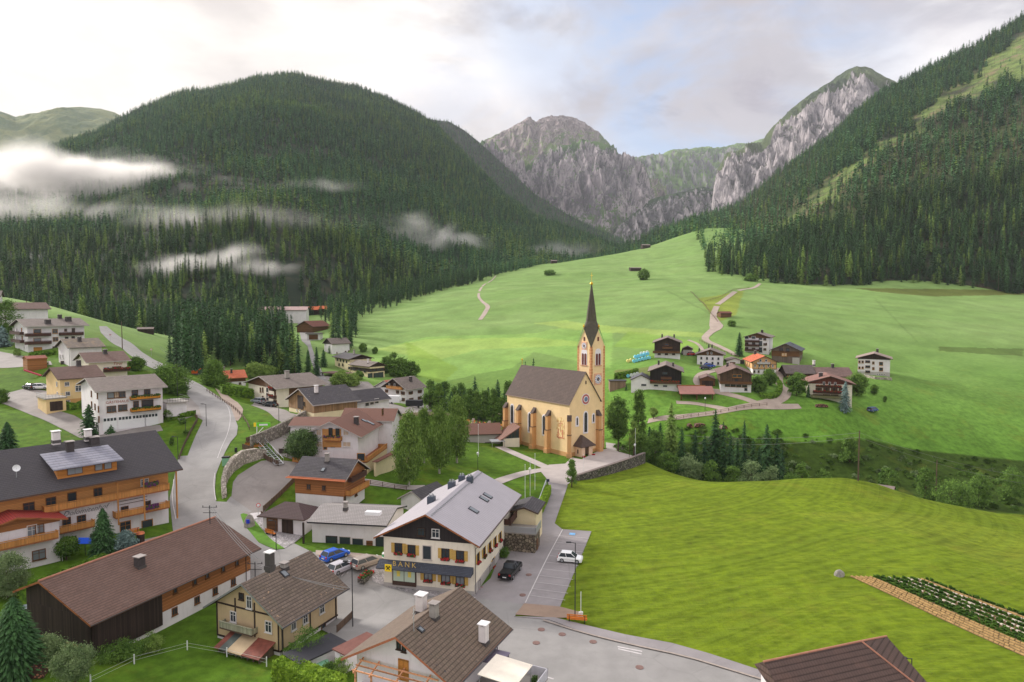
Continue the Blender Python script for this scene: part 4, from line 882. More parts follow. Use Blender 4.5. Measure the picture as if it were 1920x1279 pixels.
ti.windows('q', [(199,692.5,199,692.5,1,1.5,1.2,'wf'),(219,691,219,691,1,1.3,1.2,'bS')]); ti.balcony_px('q', 196,699,244,694,1.1,.9,W_RAILD,M_flower)
ti.text('q', 220,682,'Tirol',1.15, plain('red_paint', l3(170, 70, 58)), font_shear=.3); chimneys(ti, [('q',197,663,.9,1.0,'d')])
ye = House('house', 'yellow three storey house with a brown roof and an ochre plinth', (-109.6, 170), 49.3, 5.22, 6.11, 19.94, 22.44, 13.2, .7, .8, P_Y, R_BRN, W_FASCD, base=P_OCH, basez=1.7)
ye.windows('q', [(125.5,720,125.5,720,1,1.,1.,'w'),(147,728,147,728,1,1.4,1.5,'w'),(127,738,127,738,1,1.,1.,'w')]); ye.windows('q', [(127,752,127,752,1,1.,.5,'w')], .05)
ye.windows('m', [(107,720,107,720,1,.8,1.1,'w'),(108,739,108,739,1,.8,1.1,'w')])
chimneys(ye, [('q',147.5,686,.9,1.3,'d')])
deck = MB(); Ld = ye
dk = MB(); dk.box(-8.6, -4.6, -9.5, -3.0, -1.0, 2.6, 0); dk.box(-8.9, -4.4, -9.8, -2.8, 2.6, 2.85, 1)
dko = dk.build('flat_roofed_garage', [P_Y, M_conc], None, loc=(ye.c[0], ye.c[1], ye.zb), rz=ye.th, label='flat roofed yellow garage with a railed terrace on top, beside the yellow house', cat='garage')
MB().obox((-6.6, -9.53, .9), (1, 0, 0), (0, -1, 0), 2.6, .1, 2.2).build('door', W_DARK, dko)
rl = MB()
for z in (3.3, 3.75): rl.tube((-8.8, -9.7, z), (-4.5, -9.7, z), .035, n=5); rl.tube((-8.8, -9.7, z), (-8.8, -3, z), .035, n=5)
for i in range(7): rl.tube((-8.8+i*.7, -9.7, 2.85), (-8.8+i*.7, -9.7, 3.75), .03, n=5); rl.tube((-8.8, -9.7+i*1.1, 2.85), (-8.8, -9.7+i*1.1, 3.75), .03, n=5)
rl.build('railing', M_gal, dko)
ga = House('guest_house', 'white guest house with red wall lettering, orange balconies and four white garage doors', (-89.2, 155), 42.5, 7.13, 9.83, 19.46, 21.6, 10.8, .8, 1.3, P_W, R_GREY, W_FASCG)
ga.windows('q', [(207.7,741.5,207.7,741.5,1,1.35,1.3,'bxc'),(228.7,740,228.7,740,1,1.35,1.3,'b'),(252.8,738,252.8,738,1,1.25,1.7,'b'),(276,735,276,735,1,1.3,1.3,'b'),(209,767,209,767,1,1.8,1.4,'b'),(230,764.5,230,764.5,1,1.8,1.4,'b'),(255,760,255,760,1,1.1,1.9,'bD'),(276.5,757,276.5,757,1,2.4,1.8,'bx')])
ga.window(ga.onwall('q', 218.7, 740.5), *ga.side('q')[1:], 1.0, 1.3, 'bB')
for px0, py0 in ((206.5,798.5),(234.5,794),(260.5,789.5),(284,786)):
    c = ga.onwall('q', px0, py0); P0, t, n = ga.side('q'); c.z = 1.35
    f = MB(); f.obox(c+n*.05, t, n, 2.75, .12, 2.9); f = f.build('garage_door', M_whitem, ga.e); g = MB()
    for i in range(4): g.obox(c+n*.1+t*(-.96+i*.64)+Vector((0, 0, .95)), t, n, .48, .08, .6)
    g.build('pane', M_glass, f)
ga.windows('m', [(171.7,738,183,742,2,.8,1.3,'b'),(172.3,758,185,767,3,.8,1.3,'b'),(186,786,186,786,1,.8,1.3,'b')])
ga.balcony_px('q', 246,751.5,301,745,1.2,.8,wood('orange_balcony', l3(214, 142, 44), .14, True, .15),M_leaf); ga.balcony_px('q', 247,774,302,767,1.2,.8,_mc['orange_balcony'],M_leaf)
ga.text('q', 220, 753.6, 'G\u00c4STEHAUS', .8, plain('red_brown_lettering', l3(168, 96, 76)))
gx = MB(); gx.box(7.2, 11.4, -8.4, -2.5, 1.5, 4.6, 0); gx.box(7.0, 11.8, -9.2, -2.3, 4.6, 4.8, 1)
go_ = gx.build('terrace_extension', [P_W, M_conc], ga.e); rl = MB()
for z in (5.3, 5.8): rl.tube((7.1, -9.1, z), (11.7, -9.1, z), .035, n=5); rl.tube((11.7, -9.1, z), (11.7, -2.4, z), .035, n=5)
for i in range(9): rl.tube((7.1+i*.57, -9.1, 4.8), (7.1+i*.57, -9.1, 5.8), .025, n=5)
rl.build('railing', M_metal, go_)
# ---------------------------------------------------------------- hotel
W_HOT = wood('hotel_timber', l3(204, 146, 86), .22, False, .1); R_HOT = roofmat('hotel_charcoal_tiles', l3(72, 68, 72), 'tile', .42, .5, moss=.08, contrast=.15)
ho = House('hotel', 'large timber and white hotel with a charcoal roof and long carved balconies, lower left', (-73.8, 104), 47.8, 17.94, 11.05, 11.17, 16.13, 1.5, 1.6, 2.2, P_W, R_HOT, W_FASCD, upper=W_HOT, usplit=6.0, cat='hotel', soff=W_HONEY)
ho.windows('q', [(54,950,54,950,1,1.4,1.25,'b'),(95.5,943,95.5,943,1,1.3,1.7,'b'),(135,935,135,935,1,1.2,1.9,'bDx'),(183.5,925,183.5,925,1,1.2,1.7,'b'),(271,904,271,904,1,1.2,1.1,'wc')], .06)
ho.windows('q', [(125,982,125,982,1,1.1,1.9,'b'),(152.7,975,152.7,975,1,1.2,1.5,'b'),(233.7,957,233.7,957,1,1.1,1.3,'b'),(277,946.5,277,946.5,1,.9,1.3,'b'),(235,989,235,989,1,1.6,2.0,'oD'),(276,983,276,983,1,1.7,1.5,'ox'),(134,1018,134,1018,1,1.3,1.9,'d'),(178,1008,178,1008,1,1.3,1.3,'d')])
ho.balcony_px('q', 84,965,318,917,1.5,1.05,W_RAIL); ho.balcony_px('q', 108,1005,178,985,1.5,1.05,W_RAIL); ho.balcony_px('q', 218,975,318,950,1.5,1.05,W_RAIL)
for fx in ((271,913,296,908),(274,955,297,950)):
    P0, t, n = ho.side('q', 1.55); a = ho.onwall('q', fx[0], fx[1]-2, 1.55); b = ho.onwall('q', fx[2], fx[3]-2, 1.55); f = MB()
    for _ in range(150): q = a.lerp(b, random.random())+n*random.uniform(-.1, .25)+Vector((0, 0, random.uniform(-.2, .35))); e = random.uniform(.07, .14); f.obox(q, t, n, 2*e, 2*e, 2*e, random.choice((0, 0, 1)))
    f.build('flower_box', [M_flowerp, M_leaf], ho.e)
P0, t, n = ho.side('q', 1.55)
for px0, y0, y1 in ((221.5,905,985),(270.5,893,975)):
    a = ho.onwall('q', px0, y0, 1.55); b = ho.onwall('q', px0, y1, 1.55); MB().obox((a+b)/2, t, n, .18, .18, a.z-b.z).build('post', W_RAIL, ho.e)
tr = MB()
for i in range(4):
    a = ho.onwall('q', 222, 930+i*6, .5); b = ho.onwall('q', 276, 918+i*6, .5); tr.obox((a+b)/2, t, n, (b-a).length, .07, .07)
tr.build('trellis', W_FASCD, ho.e)
ho.balcony('p', -3.5, 8.8, 5.6, 1.5, 1.05, W_RAIL, M_flowerp); ho.balcony('p', -3.5, 8.8, 2.9, 1.5, 1.05, W_RAIL, M_flowerp)
MB().obox(ho.side('p', 1.45)[0]+Vector((0, -8.6, 5.)), (0, 1, 0), (1, 0, 0), .2, .2, 8).build('post', W_RAIL, ho.e)
ho.text('q', 160, 957, 'Dolomitenhof', 1.05, plain('grey_script', l3(132, 128, 132)), font_shear=.45)
chimneys(ho, [('q',131,850,1.0,1.7,'d'),('q',177,835,1.2,1.2,'d'),('l',105,826,1.0,1.3,'w'),('l',165,820,.9,1.1,'w')])
p = ho.onroof('q', 31, 895); ds = MB(); ds.tube((p.x, p.y, p.z), (p.x, p.y, p.z+1.2), .05); ds.lathe([(.02, 0), (.3, .05), (.5, .2)], (0, 0, 0), 14)
d_ = MB(); d_.lathe([(.0, 0), (.3, .05), (.5, .18)], (0, 0, 0), 14); dd = d_.build('satellite_dish', M_whitem, ho.roof); dd.location = (p.x, p.y, p.z+1.3); dd.rotation_euler = (1.2, 0, 0)
MB().tube((p.x, p.y, p.z-.1), (p.x, p.y, p.z+1.3), .05, n=6).build('mast', M_gal, ho.roof)
# broad dormer with a slate coloured lid
cs_ = [ho.onroof('q', 70, 858), ho.onroof('q', 198, 834)]; x0, x1 = cs_[0].x+1.0, cs_[1].x-.6
ytop = (cs_[0].y+cs_[1].y)/2; ztop = ho.zr-abs(ytop)*ho.slope+.12; f0 = ho.onroof('q', 105, 902); f1 = ho.onroof('q', 222, 878); yb = (f0.y+f1.y)/2; zb_ = ho.zr-abs(yb)*ho.slope
W0, W1 = min(f0.x, x0)+.3, max(f1.x, x1)-.3
dm = MB(); zl = zb_+1.75; dm.hexa([(W0, yb, zb_-.3), (W1, yb, zb_-.3), (W1, ytop-.3, zb_-.3), (W0, ytop-.3, zb_-.3), (W0, yb, zl-.12), (W1, yb, zl-.12), (W1, ytop-.3, ztop-.2), (W0, ytop-.3, ztop-.2)])
dmo = dm.build('dormer', W_HONEY, ho.roof)
dr = MB(); dr.hexa([(W0-.7, yb-.9, zl-.25), (W1+.7, yb-.9, zl-.25), (W1+.7, ytop, ztop-.05), (W0-.7, ytop, ztop-.05), (W0-.7, yb-.9, zl-.1), (W1+.7, yb-.9, zl-.1), (W1+.7, ytop, ztop+.1), (W0-.7, ytop, ztop+.1)])
dr.build('dormer_roof', roofmat('slate_grey_sheet', l3(128, 128, 142), 'tile', 1.0, 1.0, moss=.35, mosscol=l3(164, 156, 164), rough=.5, contrast=.12), dmo)
for fx in (.22, .34, .68, .84):
    c = Vector((W0+(W1-W0)*fx, yb, zb_+.85)); mb = MB(); mb.obox(c+Vector((0, -.05, 0)), (1, 0, 0), (0, -1, 0), 1.1, .1, 1.0); g = mb.build('window', M_bf, dmo); MB().obox(c+Vector((0, -.09, 0)), (1, 0, 0), (0, -1, 0), .9, .06, .82).build('pane', M_glassl, g)
# red roofed annexe at the left frame edge
an = House('hotel_annexe', 'white annexe with a red roof and carved balcony, in front of the timber hotel', (-71.5, 95), 137.8, 6.5, 5.9, 7.7, 9.2, 1.5, 1.0, .9, P_W, roofmat('red_felt_roof', l3(150, 54, 48), 'tile', .3, .9, contrast=.15, moss=.1), W_FASC, cat='annexe', gable=W_ORANGE)
an.windows('m', [(60,998,60,998,1,1.2,2.1,'wDc'),(74,991,74,991,1,1.1,1.3,'bc'),(73,1040,73,1040,1,1.6,1.4,'bc')])
an.balcony_px('m', -30,1040,110,1008,1.3,1.05,W_RAIL)
# ---------------------------------------------------------------- long farmhouse
W_BARN = wood('tarred_barn_boards', l3(58, 45, 40), .22, True, .35); R_LONG = roofmat('red_brown_interlocking_tiles', l3(106, 82, 73), 'corr', .38, .8, moss=.25, mosscol=l3(138, 112, 104), contrast=.16)
lo = House('farmhouse', 'long farmhouse with a red brown ribbed roof and a tarred barn end, lower left', (-47.9, 86), 67, 12.52, 8.38, 3.69, 7.12, -1.7, .9, 1.2, P_W, R_LONG, W_FASC, upper=W_ORANGE, usplit=2.4, cat='farmhouse', gable=W_BARN, bl=4.6)
lo.windows('q', [(444,1056,444,1056,1,.6,.75,'b'),(418,1067,418,1067,1,.6,.75,'b'),(388,1079,388,1079,1,.6,.75,'b'),(365,1091,365,1091,1,.6,.75,'b'),(328,1107,328,1107,1,.6,.75,'b')], .07)
lo.windows('q', [(437,1091,437,1091,1,.8,.95,'b'),(403,1108,403,1108,1,.8,.95,'b'),(369,1125,369,1125,1,.8,.95,'b'),(327,1146,327,1146,1,.8,.95,'b')])
x1 = lo.onwall('q', 302, 1120).x; mb = MB(); mb.box(-lo.A-.14, x1, -lo.B-.18, -lo.B+.3, .9, lo.under(lo.B)); mb.box(-lo.A-.14, -lo.A+.3, -lo.B-.18, lo.Bl, 2.2, lo.under(lo.B)); mb.build('barn_cladding', W_BARN, lo.e)
fr = MB()
for i in range(8): y = -lo.B+.4+i*(lo.B+lo.Bl-.8)/7; fr.box(-lo.A-.2, -lo.A-.02, y-.1, y+.1, -1, 2.3)
for i in range(2): y = -lo.B+1+i*4.4; fr.tube((-lo.A-.12, y, -.6), (-lo.A-.12, y+3.4, 2.2), .1, n=4)
fr.box(-lo.A-.2, -lo.A-.02, -lo.B, lo.Bl, .9, 1.1); fr.build('timber_frame', W_DARK, lo.e)
bx = MB(); bx.box(-lo.A-.08, -lo.A+.02, -lo.B+.3, lo.Bl-.3, -1, 2.25); bx.build('log_stack_wall', wood('stacked_logs', l3(170, 122, 86), .22, False, .45), lo.e)
chimneys(lo, [('q',262,1062,.9,1.1,'d'),('l',347,1004,1.1,1.3,'d')]); lo.gutter('q', (10.8,))
M_ridge = plain('copper_brown_ridge', l3(170, 118, 96), .7); mb = MB(); mb.tube((-12.5, 0, lo.zr+.02), (12.5, 0, lo.zr+.02), .13, n=8); mb.build('ridge_tiles', M_ridge, lo.roof)
# ---------------------------------------------------------------- beige chalet
ch = House('chalet', 'beige half timbered chalet with a patched brown tile roof and a carved white balcony', (-28.7, 82), 65.4, 5.85, 6.16, 2.01, 5.93, -2.6, .9, 1.3, P_W, roofmat('patched_brown_tiles', l3(112, 98, 88), 'tile', .42, .42, moss=.3, mosscol=l3(84, 80, 60), blotch=l3(184, 152, 120)), M_gal, upper=P_B, usplit=1.2, cat='chalet')
ch.windows('m', [(438,1156,438,1156,1,.95,1.3,'w'),(468,1129,468,1129,1,.85,1.5,'w'),(453,1118,453,1118,1,.75,.8,'d'),(504,1175,504,1175,1,1.0,1.35,'w')], .08)
ch.windows('q', [(550,1174,550,1174,1,.8,.95,'w'),(572,1161,572,1161,1,.85,1.05,'w'),(603,1142,603,1142,1,.9,1.05,'w')], .08)
ch.window(ch.onwall('q', 606, 1178), *ch.side('q')[1:], .8, 1.2, 'bx'); ch.balcony('m', -3.4, 1.6, 2.7, 1.0, .8, wood('grey_green_carved_railing', l3(160, 160, 138), .2, True, .2)); 
tb = MB()
for x in (-4.6, 0, 4.7): tb.box(x-.09, x+.09, -ch.B-.13, -ch.B-.02, 1.2, ch.under(ch.B))
tb.box(-ch.A-.1, ch.A+.1, -ch.B-.14, -ch.B-.02, 1.1, 1.3)
for y in (-ch.B+.1, -1.2, 1.8, ch.B-.1): tb.box(-ch.A-.13, -ch.A-.02, y-.09, y+.09, 1.2, min(ch.under(y), ch.under(ch.B)+1))
tb.box(-ch.A-.14, -ch.A-.02, -ch.B, ch.B, 1.1, 1.3); tb.box(-ch.A-.14, -ch.A-.02, -ch.B, ch.B, ch.under(ch.B)-.1, ch.under(ch.B)+.08)
tb.build('timber_frame', W_DARK, ch.e); ch.gutter('q', (-4.7, 4.8)); chimneys(ch, [('q',533,1065,.7,.5,'c')])
ch.skylight('q', 533.5, 1076, .7, .9); ch.chimney('l', 506, 1062, .75, .75, 1.5, M_gut, M_chimcapw)
sh = MB(); x0 = -ch.A-2.3; Y0_, Y1_ = -4.0, 2.2
for i in range(8): y = Y0_+i*(Y1_-Y0_)/7; sh.box(x0, x0+.14, y-.07, y+.07, -.6, 1.25, 0)
sh.box(x0-.02, x0+.1, Y0_, Y1_, -.2, .35, 0); sh.box(x0, -ch.A-.05, Y0_, Y0_+.12, -.6, 1.5, 0); sh.box(x0, -ch.A-.05, Y1_-.12, Y1_, -.6, 1.5, 0); sh.box(x0+.5, x0+.6, Y0_+.1, Y1_-.1, -.6, 1.1, 1)
def lid(a, b, m): sh.hexa([(x0-.4, a, 1.25), (-ch.A-.02, a, 2.1), (-ch.A-.02, b, 2.1), (x0-.4, b, 1.25), (x0-.4, a, 1.33), (-ch.A-.02, a, 2.18), (-ch.A-.02, b, 2.18), (x0-.4, b, 1.33)], m)
lid(-4.3, -1.7, 2); lid(-1.7, .6, 3); lid(.6, 1.7, 4); lid(1.7, 2.5, 2)
sh.build('woodshed', [wood('shed_boards', l3(104, 88, 74), .18, True), W_DARK, plain('rusty_sheet', l3(128, 72, 60), .6, .25), plain('tan_tarpaulin', l3(190, 168, 136), .8, .06), plain('green_grey_sheet', l3(84, 92, 88), .6)], None, loc=(ch.c[0], ch.c[1], ch.zb), rz=ch.th, label='low woodshed with a patchwork rust and tan roof leaning on the beige chalet', cat='shed')
# ---------------------------------------------------------------- bank house
R_SEAM = roofmat('pale_seamed_metal', l3(176, 170, 176), 'seam', colw=.55, rough=.45)
bk = House('bank_building', 'cream bank house with a pale seamed metal roof and black gable, centre foreground', (-8.5, 100), 76.4, 12.25, 7.39, 6.76, 10.43, -.15, 1.1, 1.0, P_C, R_SEAM, W_FASC, gable=wood('black_gable_boards', l3(48, 42, 42), .2, True, .2), base=P_G, basez=.45, cat='bank')
bk.windows('m', [(747.5,1027.5,747.5,1027.5,1,1.1,1.35,'dyf'),(772,1031,772,1031,1,1.1,1.35,'dyf'),(801,1036,801,1036,1,1.3,1.95,'gx'),(835.5,1038,835.5,1038,1,1.1,1.35,'dyf'),(863,1042,863,1042,1,1.1,1.35,'dyf'),
  (803,1078,803,1078,1,1.2,1.5,'dyfc'),(836,1082,836,1082,1,1.25,1.5,'dyfc'),(863,1086,863,1086,1,1.2,1.5,'dyfc')])
bk.windows('m', [(790,997,790,997,1,1.1,1.1,'d'),(817,1000,817,1000,1,1.1,1.2,'w')], .1)
c0 = bk.onwall('m', 758.5, 1078); P0, t, n = bk.side('m')
f = MB(); f.obox(c0+n*.08, t, n, 3.4, .16, 2.9, 0); f = f.build('shop_window', plain('shop_front_brown', l3(72, 52, 44), .6), bk.e)
for k in (-.8, .8): MB().obox(c0+t*k+n*.15+Vector((0, 0, .15)), t, n, 1.5, .06, 2.0).build('pane', solid('pale_mint_glass', l3(188, 204, 184), .2), f); MB().obox(c0+t*k+n*.2+Vector((0, 0, .2)), t, n, .45, .03, .8).build('poster', solid('yellow_poster', l3(226, 206, 96), .6), f)  # shop panes in one even pale mint colour
P0, t, n = bk.side('m'); a = bk.onwall('m', 712, 1047); b = bk.onwall('m', 888, 1070); zc = 3.1
cb = MB(); u0 = (a-P0).dot(t); u1 = (b-P0).dot(t)
q = lambda u, d, z: P0+t*u+n*d+Vector((0, 0, z))
cb.hexa([q(u0, 1.3, zc-.35), q(u1, 1.3, zc-.35), q(u1, 0, zc-.3), q(u0, 0, zc-.3), q(u0, 1.3, zc-.18), q(u1, 1.3, zc-.18), q(u1, .02, zc+.55), q(u0, .02, zc+.55)])
cb.build('canopy', roofmat('slate_canopy', l3(74, 78, 90), 'tile', .25, .3, moss=.1), bk.e)
M_YEL = solid('sign_yellow', l3(250, 214, 40), .5); M_GOLD = plain('gold_letters', l3(190, 160, 92), .5)
sgn = MB(); u = (bk.onwall('m', 736, 1055)-P0).dot(t); sgn.obox(q(u, 1.42, zc-.05), t, n, .95, .08, .95); so = sgn.build('sign_board', M_YEL, bk.e)
M_BLK = solid('sign_black', (.01, .01, .01), .5); cr = MB(); cc_ = q(u, 1.48, zc-.05)
for sx in (-1, 1):
    d = (t*sx+Vector((0, 0, 1))).normalized(); e = d.cross(n).normalized()
    for L0, L1, w_ in ((-.32, .32, .06),):
        p0, p1 = cc_+d*L0, cc_+d*L1; cr.hexa([p0-e*w_-n*.01, p0+e*w_-n*.01, p1+e*w_-n*.01, p1-e*w_-n*.01, p0-e*w_+n*.015, p0+e*w_+n*.015, p1+e*w_+n*.015, p1-e*w_+n*.015])
    p0 = cc_+d*.30; g_ = (t*sx-Vector((0, 0, 1))).normalized(); w_ = .05
    cr.hexa([p0-g_*.16-d*w_-n*.01, p0+g_*.16-d*w_-n*.01, p0+g_*.16+d*w_-n*.01, p0-g_*.16+d*w_-n*.01, p0-g_*.16-d*w_+n*.015, p0+g_*.16-d*w_+n*.015, p0+g_*.16+d*w_+n*.015, p0-g_*.16+d*w_+n*.015])
cr.build('sign_emblem', M_BLK, so)
bk.text('m', 758, 1059, 'B A N K', .95, M_GOLD, off=1.45)
bk.windows('q', [(898,1096,918,1068,2,.95,1.3,'dyf'),(924,1056,924,1056,1,.95,1.3,'dyf'),(895.5,1046,937,1006,5,.95,1.15,'dyf')])
bk.box('side_plinth', -bk.A-.03, bk.A-3, -bk.B-.09, -bk.B, -1.5, 1.3, P_G)
for dx in (.3, 2.2): bk.box('door', 3+dx*3, 3.95+dx*3, -bk.B-.14, -bk.B-.05, 0, 2.1, M_df)
bk.balcony('q', 4.5, 11, 5.9-1.5, 1.1, .95, W_RAILD)
def vents(h, lst):
    for k, px, py, w, hh in lst:
        p = h.onroof(k, px, py); mb = MB(); mb.box(p.x-w/2, p.x+w/2, p.y-w/2, p.y+w/2, p.z-.4, p.z+hh, 0)
        for i in range(5): r = .09; a_ = i*1.256; mb.tube((p.x+math.cos(a_)*w*.3, p.y+math.sin(a_)*w*.3, p.z+hh), (p.x+math.cos(a_)*w*.3, p.y+math.sin(a_)*w*.3, p.z+hh+.35), r, n=7, m=1)
        mb.build('vent_stack', [plain('vent_sheet', l3(72, 80, 92), .5), M_gal], h.roof)
vents(bk, [('l',809,942,1.0,.9),('l',847,914,1.0,.9),('l',866,901,.9,.8),('q',881,903,.9,.8)])
for px, py in ((888,957),(907.5,936),(914.5,930)): bk.skylight('q', px, py, .9, 1.4)
bk.gutter('q', (-11, 10.5)); sg = MB()
for i in range(40): x = -11.8+i*.6; sg.box(x, x+.05, -.9, -.6, bk.zr-.28, bk.zr-.10)
sg.build('snow_guards', M_gal, bk.roof)
# bank annexe with the grey tiled roof
ax = House('shop_annexe', 'low white annexe with a grey tiled roof and wide shop windows beside the bank house', (-24.5, 107.6), -8.5, 6.4, 5.2, 4.5, 5.7, 1.2, .3, 1.2, P_W, roofmat('light_grey_tiles', l3(150, 144, 142), 'tile', .4, .4, moss=.15, contrast=.12), M_metal, cat='shop')
ax.windows('q', [(622,1019,622,1019,1,1.9,2.4,'dDx'),(647,1016,647,1016,1,1.9,1.7,'gx'),(671,1019,671,1019,1,1.9,1.7,'gx'),(693,1027,693,1027,1,1.,2.2,'bDP'),(714,1022,714,1022,1,1.6,2.6,'dDx')])
p = ax.onroof('l', 700, 962); ax.box('roof_dome', p.x-1.1, p.x+1.1, p.y-.5, p.y+.5, p.z-.2, p.z+.25, M_whitem, ax.roof); chimneys(ax, [('l',648,953,.5,.8,'c')])
W_, = (ax.side('q')[2],); MB().box(-7.3, -7.05, -4.9, -4.65, -.5, 3.0).build('post', W_DARK, ax.e)
dk_ = House('outbuilding', 'small outbuilding with a charcoal roof half hidden behind the pale metal bank roof', (-15.8, 121.5), 60, 3.8, 3.2, 3.4, 5.2, .6, .5, .5, P_W, R_DARK, W_FASCG)
# stone corner annexe on the lane side of the bank house
sa = House('stone_annexe', 'rubble stone annexe with a terrace at the rear corner of the bank house', (2.6, 109), 76.4, 3.2, 2.3, 5.2, 6.0, -.2, .5, .5, P_P, R_DARK, W_FASCD, cat='annexe')
st_ = stonemat('rubble_stone', l3(128, 116, 100), 2.2); mb = MB(); mb.box(-6.6, -2.75, -2.5, 2.4, -1, 3.1, 0); mb.box(-6.8, -2.7, -2.7, 2.4, 3.1, 3.3, 1); so = mb.build('stone_base', [st_, M_conc], sa.e)
rl = MB(); rl.box(-6.8, -2.8, -2.7, -2.6, 3.3, 4.2); rl.box(-6.8, -6.7, -2.7, 2.4, 3.3, 4.2); rl.build('terrace_screen', M_gal, so)
MB().box(-5.4, -4.4, -2.6, -2.45, -.8, 1.9).build('door', W_BRN, so)
# ---------------------------------------------------------------- house at the bottom centre
R_N = roofmat('old_brown_shingle_tiles', l3(112, 96, 84), 'tile', .4, .34, moss=.22, contrast=.3, blotch=l3(64, 60, 66))
nh = House('house', 'house with a mottled brown roof, white chimneys and a timber pergola balcony, bottom centre', (-8.1, 66), 65.5, 6.11, 6.15, 4.4, 7.8, -.8, 1.0, 1.1, P_W, R_N, plain('copper_verge', l3(168, 104, 76), .7), cat='house', soff=W_FASC)
chimneys(nh, [('l',790,1146,.85,1.6,'w'),('q',907,1204,.75,1.7,'w'),('q',814,1158,.7,1.3,'c')])
nh.gutter('q', (4.6,)); nh.windows('m', [(748,1209,758,1214,2,.45,.8,'d'),(757,1256,757,1256,1,1.1,2.0,'oDP')])
nh.balcony('m', -4.4, 3.4, 2.0, 1.4, 1.0, plain('white_balcony_boards', l3(196, 194, 200), .7)); pg = MB(); M_PERG = wood('new_pale_timber', l3(222, 160, 120), 1, False, .08)
A_ = nh.A
for y in (-3.2, -.4, 2.4, 4.2): pg.box(-A_-1.45, -A_-1.3, y-.07, y+.07, 2.1, 4.6); pg.hexa([(-A_-1.7, y-.06, 4.55), (-A_-.1, y-.06, 5.2), (-A_-.1, y+.06, 5.2), (-A_-1.7, y+.06, 4.55), (-A_-1.7, y-.06, 4.7), (-A_-.1, y-.06, 5.35), (-A_-.1, y+.06, 5.35), (-A_-1.7, y+.06, 4.7)])
for k in (0, .55, 1.1): pg.box(-A_-1.6+k, -A_-1.5+k, -4.2, 4.4, 4.72+k*.4, 4.84+k*.4)
pg.build('pergola', M_PERG, nh.e)
p = nh.onroof('q', 776, 1184); an_ = MB(); an_.tube((p.x, p.y, p.z-.1), (p.x, p.y, p.z+2.2), .035, n=5)
for i, z in enumerate((1.5, 1.9, 2.15)): an_.tube((p.x-.6+.1*i, p.y-.2, p.z+z), (p.x+.6-.1*i, p.y+.2, p.z+z), .02, n=4)
an_.build('aerial', M_gal, nh.roof); nh.skylight('q', 789, 1181, .45, .55)
te = MB(); te.box(-5.2, 3.4, -10.9, -5.1, -1, 2.2, 0); te.box(-5.4, 3.6, -11.1, -5.1, 2.2, 2.36, 1); teo = te.build('terrace', [P_W, M_conc], nh.e)
rl = MB(); rl.box(-5.4, -5.3, -11.1, -5.2, 2.36, 3.3); rl.box(-5.4, 3.6, -11.1, -11.0, 2.36, 3.3); rl.box(3.5, 3.6, -11.1, -5.2, 2.36, 3.3); rl.build('parapet', plain('white_balcony_boards', (.5, .5, .5)), teo)
# ---------------------------------------------------------------- timber chalet in the middle
wc = House('chalet', 'honey timber chalet on a white base with copper guttering, left of the park', (-32.3, 120), -14.8, 5.49, 4.65, 8.03, 10.7, 2.6, .8, .9, P_W, R_DARK, W_FASCG, upper=W_ORANGE, usplit=2.4, cat='chalet')
wc.windows('q', [(579,912.5,579,912.5,1,.75,.95,'b'),(607.5,915,607.5,915,1,.75,.95,'b')], .07); wc.windows('p', [(646,936,646,936,1,.7,1.1,'b'),(667,922,667,922,1,.9,1.5,'b')])
wc.balcony('p', -3.4, 3.6, 2.5, 1.1, 1., W_RAIL); wc.balcony('p', -2.6, 2.8, 4.7, 1.0, .9, W_RAILD); chimneys(wc, [('q',613.5,866,.6,1.3,'c')]); wc.skylight('q', 606, 881, .6, .8)
M_COP = solid('copper_gutter', l3(206, 122, 84), .35, .5); mb = MB(); mb.tube((-5.9, -4.75, wc.ze-.1), (5.5, -4.75, wc.ze-.1), .12, n=6); mb.box(-5.6, 5.5, -4.7, -4.4, wc.ze+.02, wc.ze+.12); mb.build('gutter', M_COP, wc.e)
# hipped roof porch in front
hp = empty('garage', (-36.2, 110.5, 1.4), math.radians(-14.8), 'small white garage with a dark hipped roof in front of the timber chalet', 'garage')
mb = MB(); mb.box(-3.6, 3.6, -2.6, 2.6, -.8, 2.5); mb.build('wall', P_W, hp); mb = MB(); e_ = 4.3; w__ = 3.3
A8 = [(-e_, -w__, 2.4), (e_, -w__, 2.4), (e_, w__, 2.4), (-e_, w__, 2.4)]; T8 = [(-1.2, 0, 4.1), (1.2, 0, 4.1)]
mb.face([A8[0], A8[1], T8[1], T8[0]]); mb.face([A8[1], A8[2], T8[1]]); mb.face([A8[2], A8[3], T8[0], T8[1]]); mb.face([A8[3], A8[0], T8[0]]); mb.box(-e_, e_, -w__, w__, 2.25, 2.398, 1)
mb.build('roof', [roofmat('dark_brown_felt', l3(84, 66, 66), 'tile', .3, .5, moss=.1, contrast=.1), W_FASCD], hp)
for x in (-1.9, .9): MB().box(x-1, x+1, -2.72, -2.58, -.5, 2.0).build('door', W_BRN if x < 0 else W_DARK, hp)
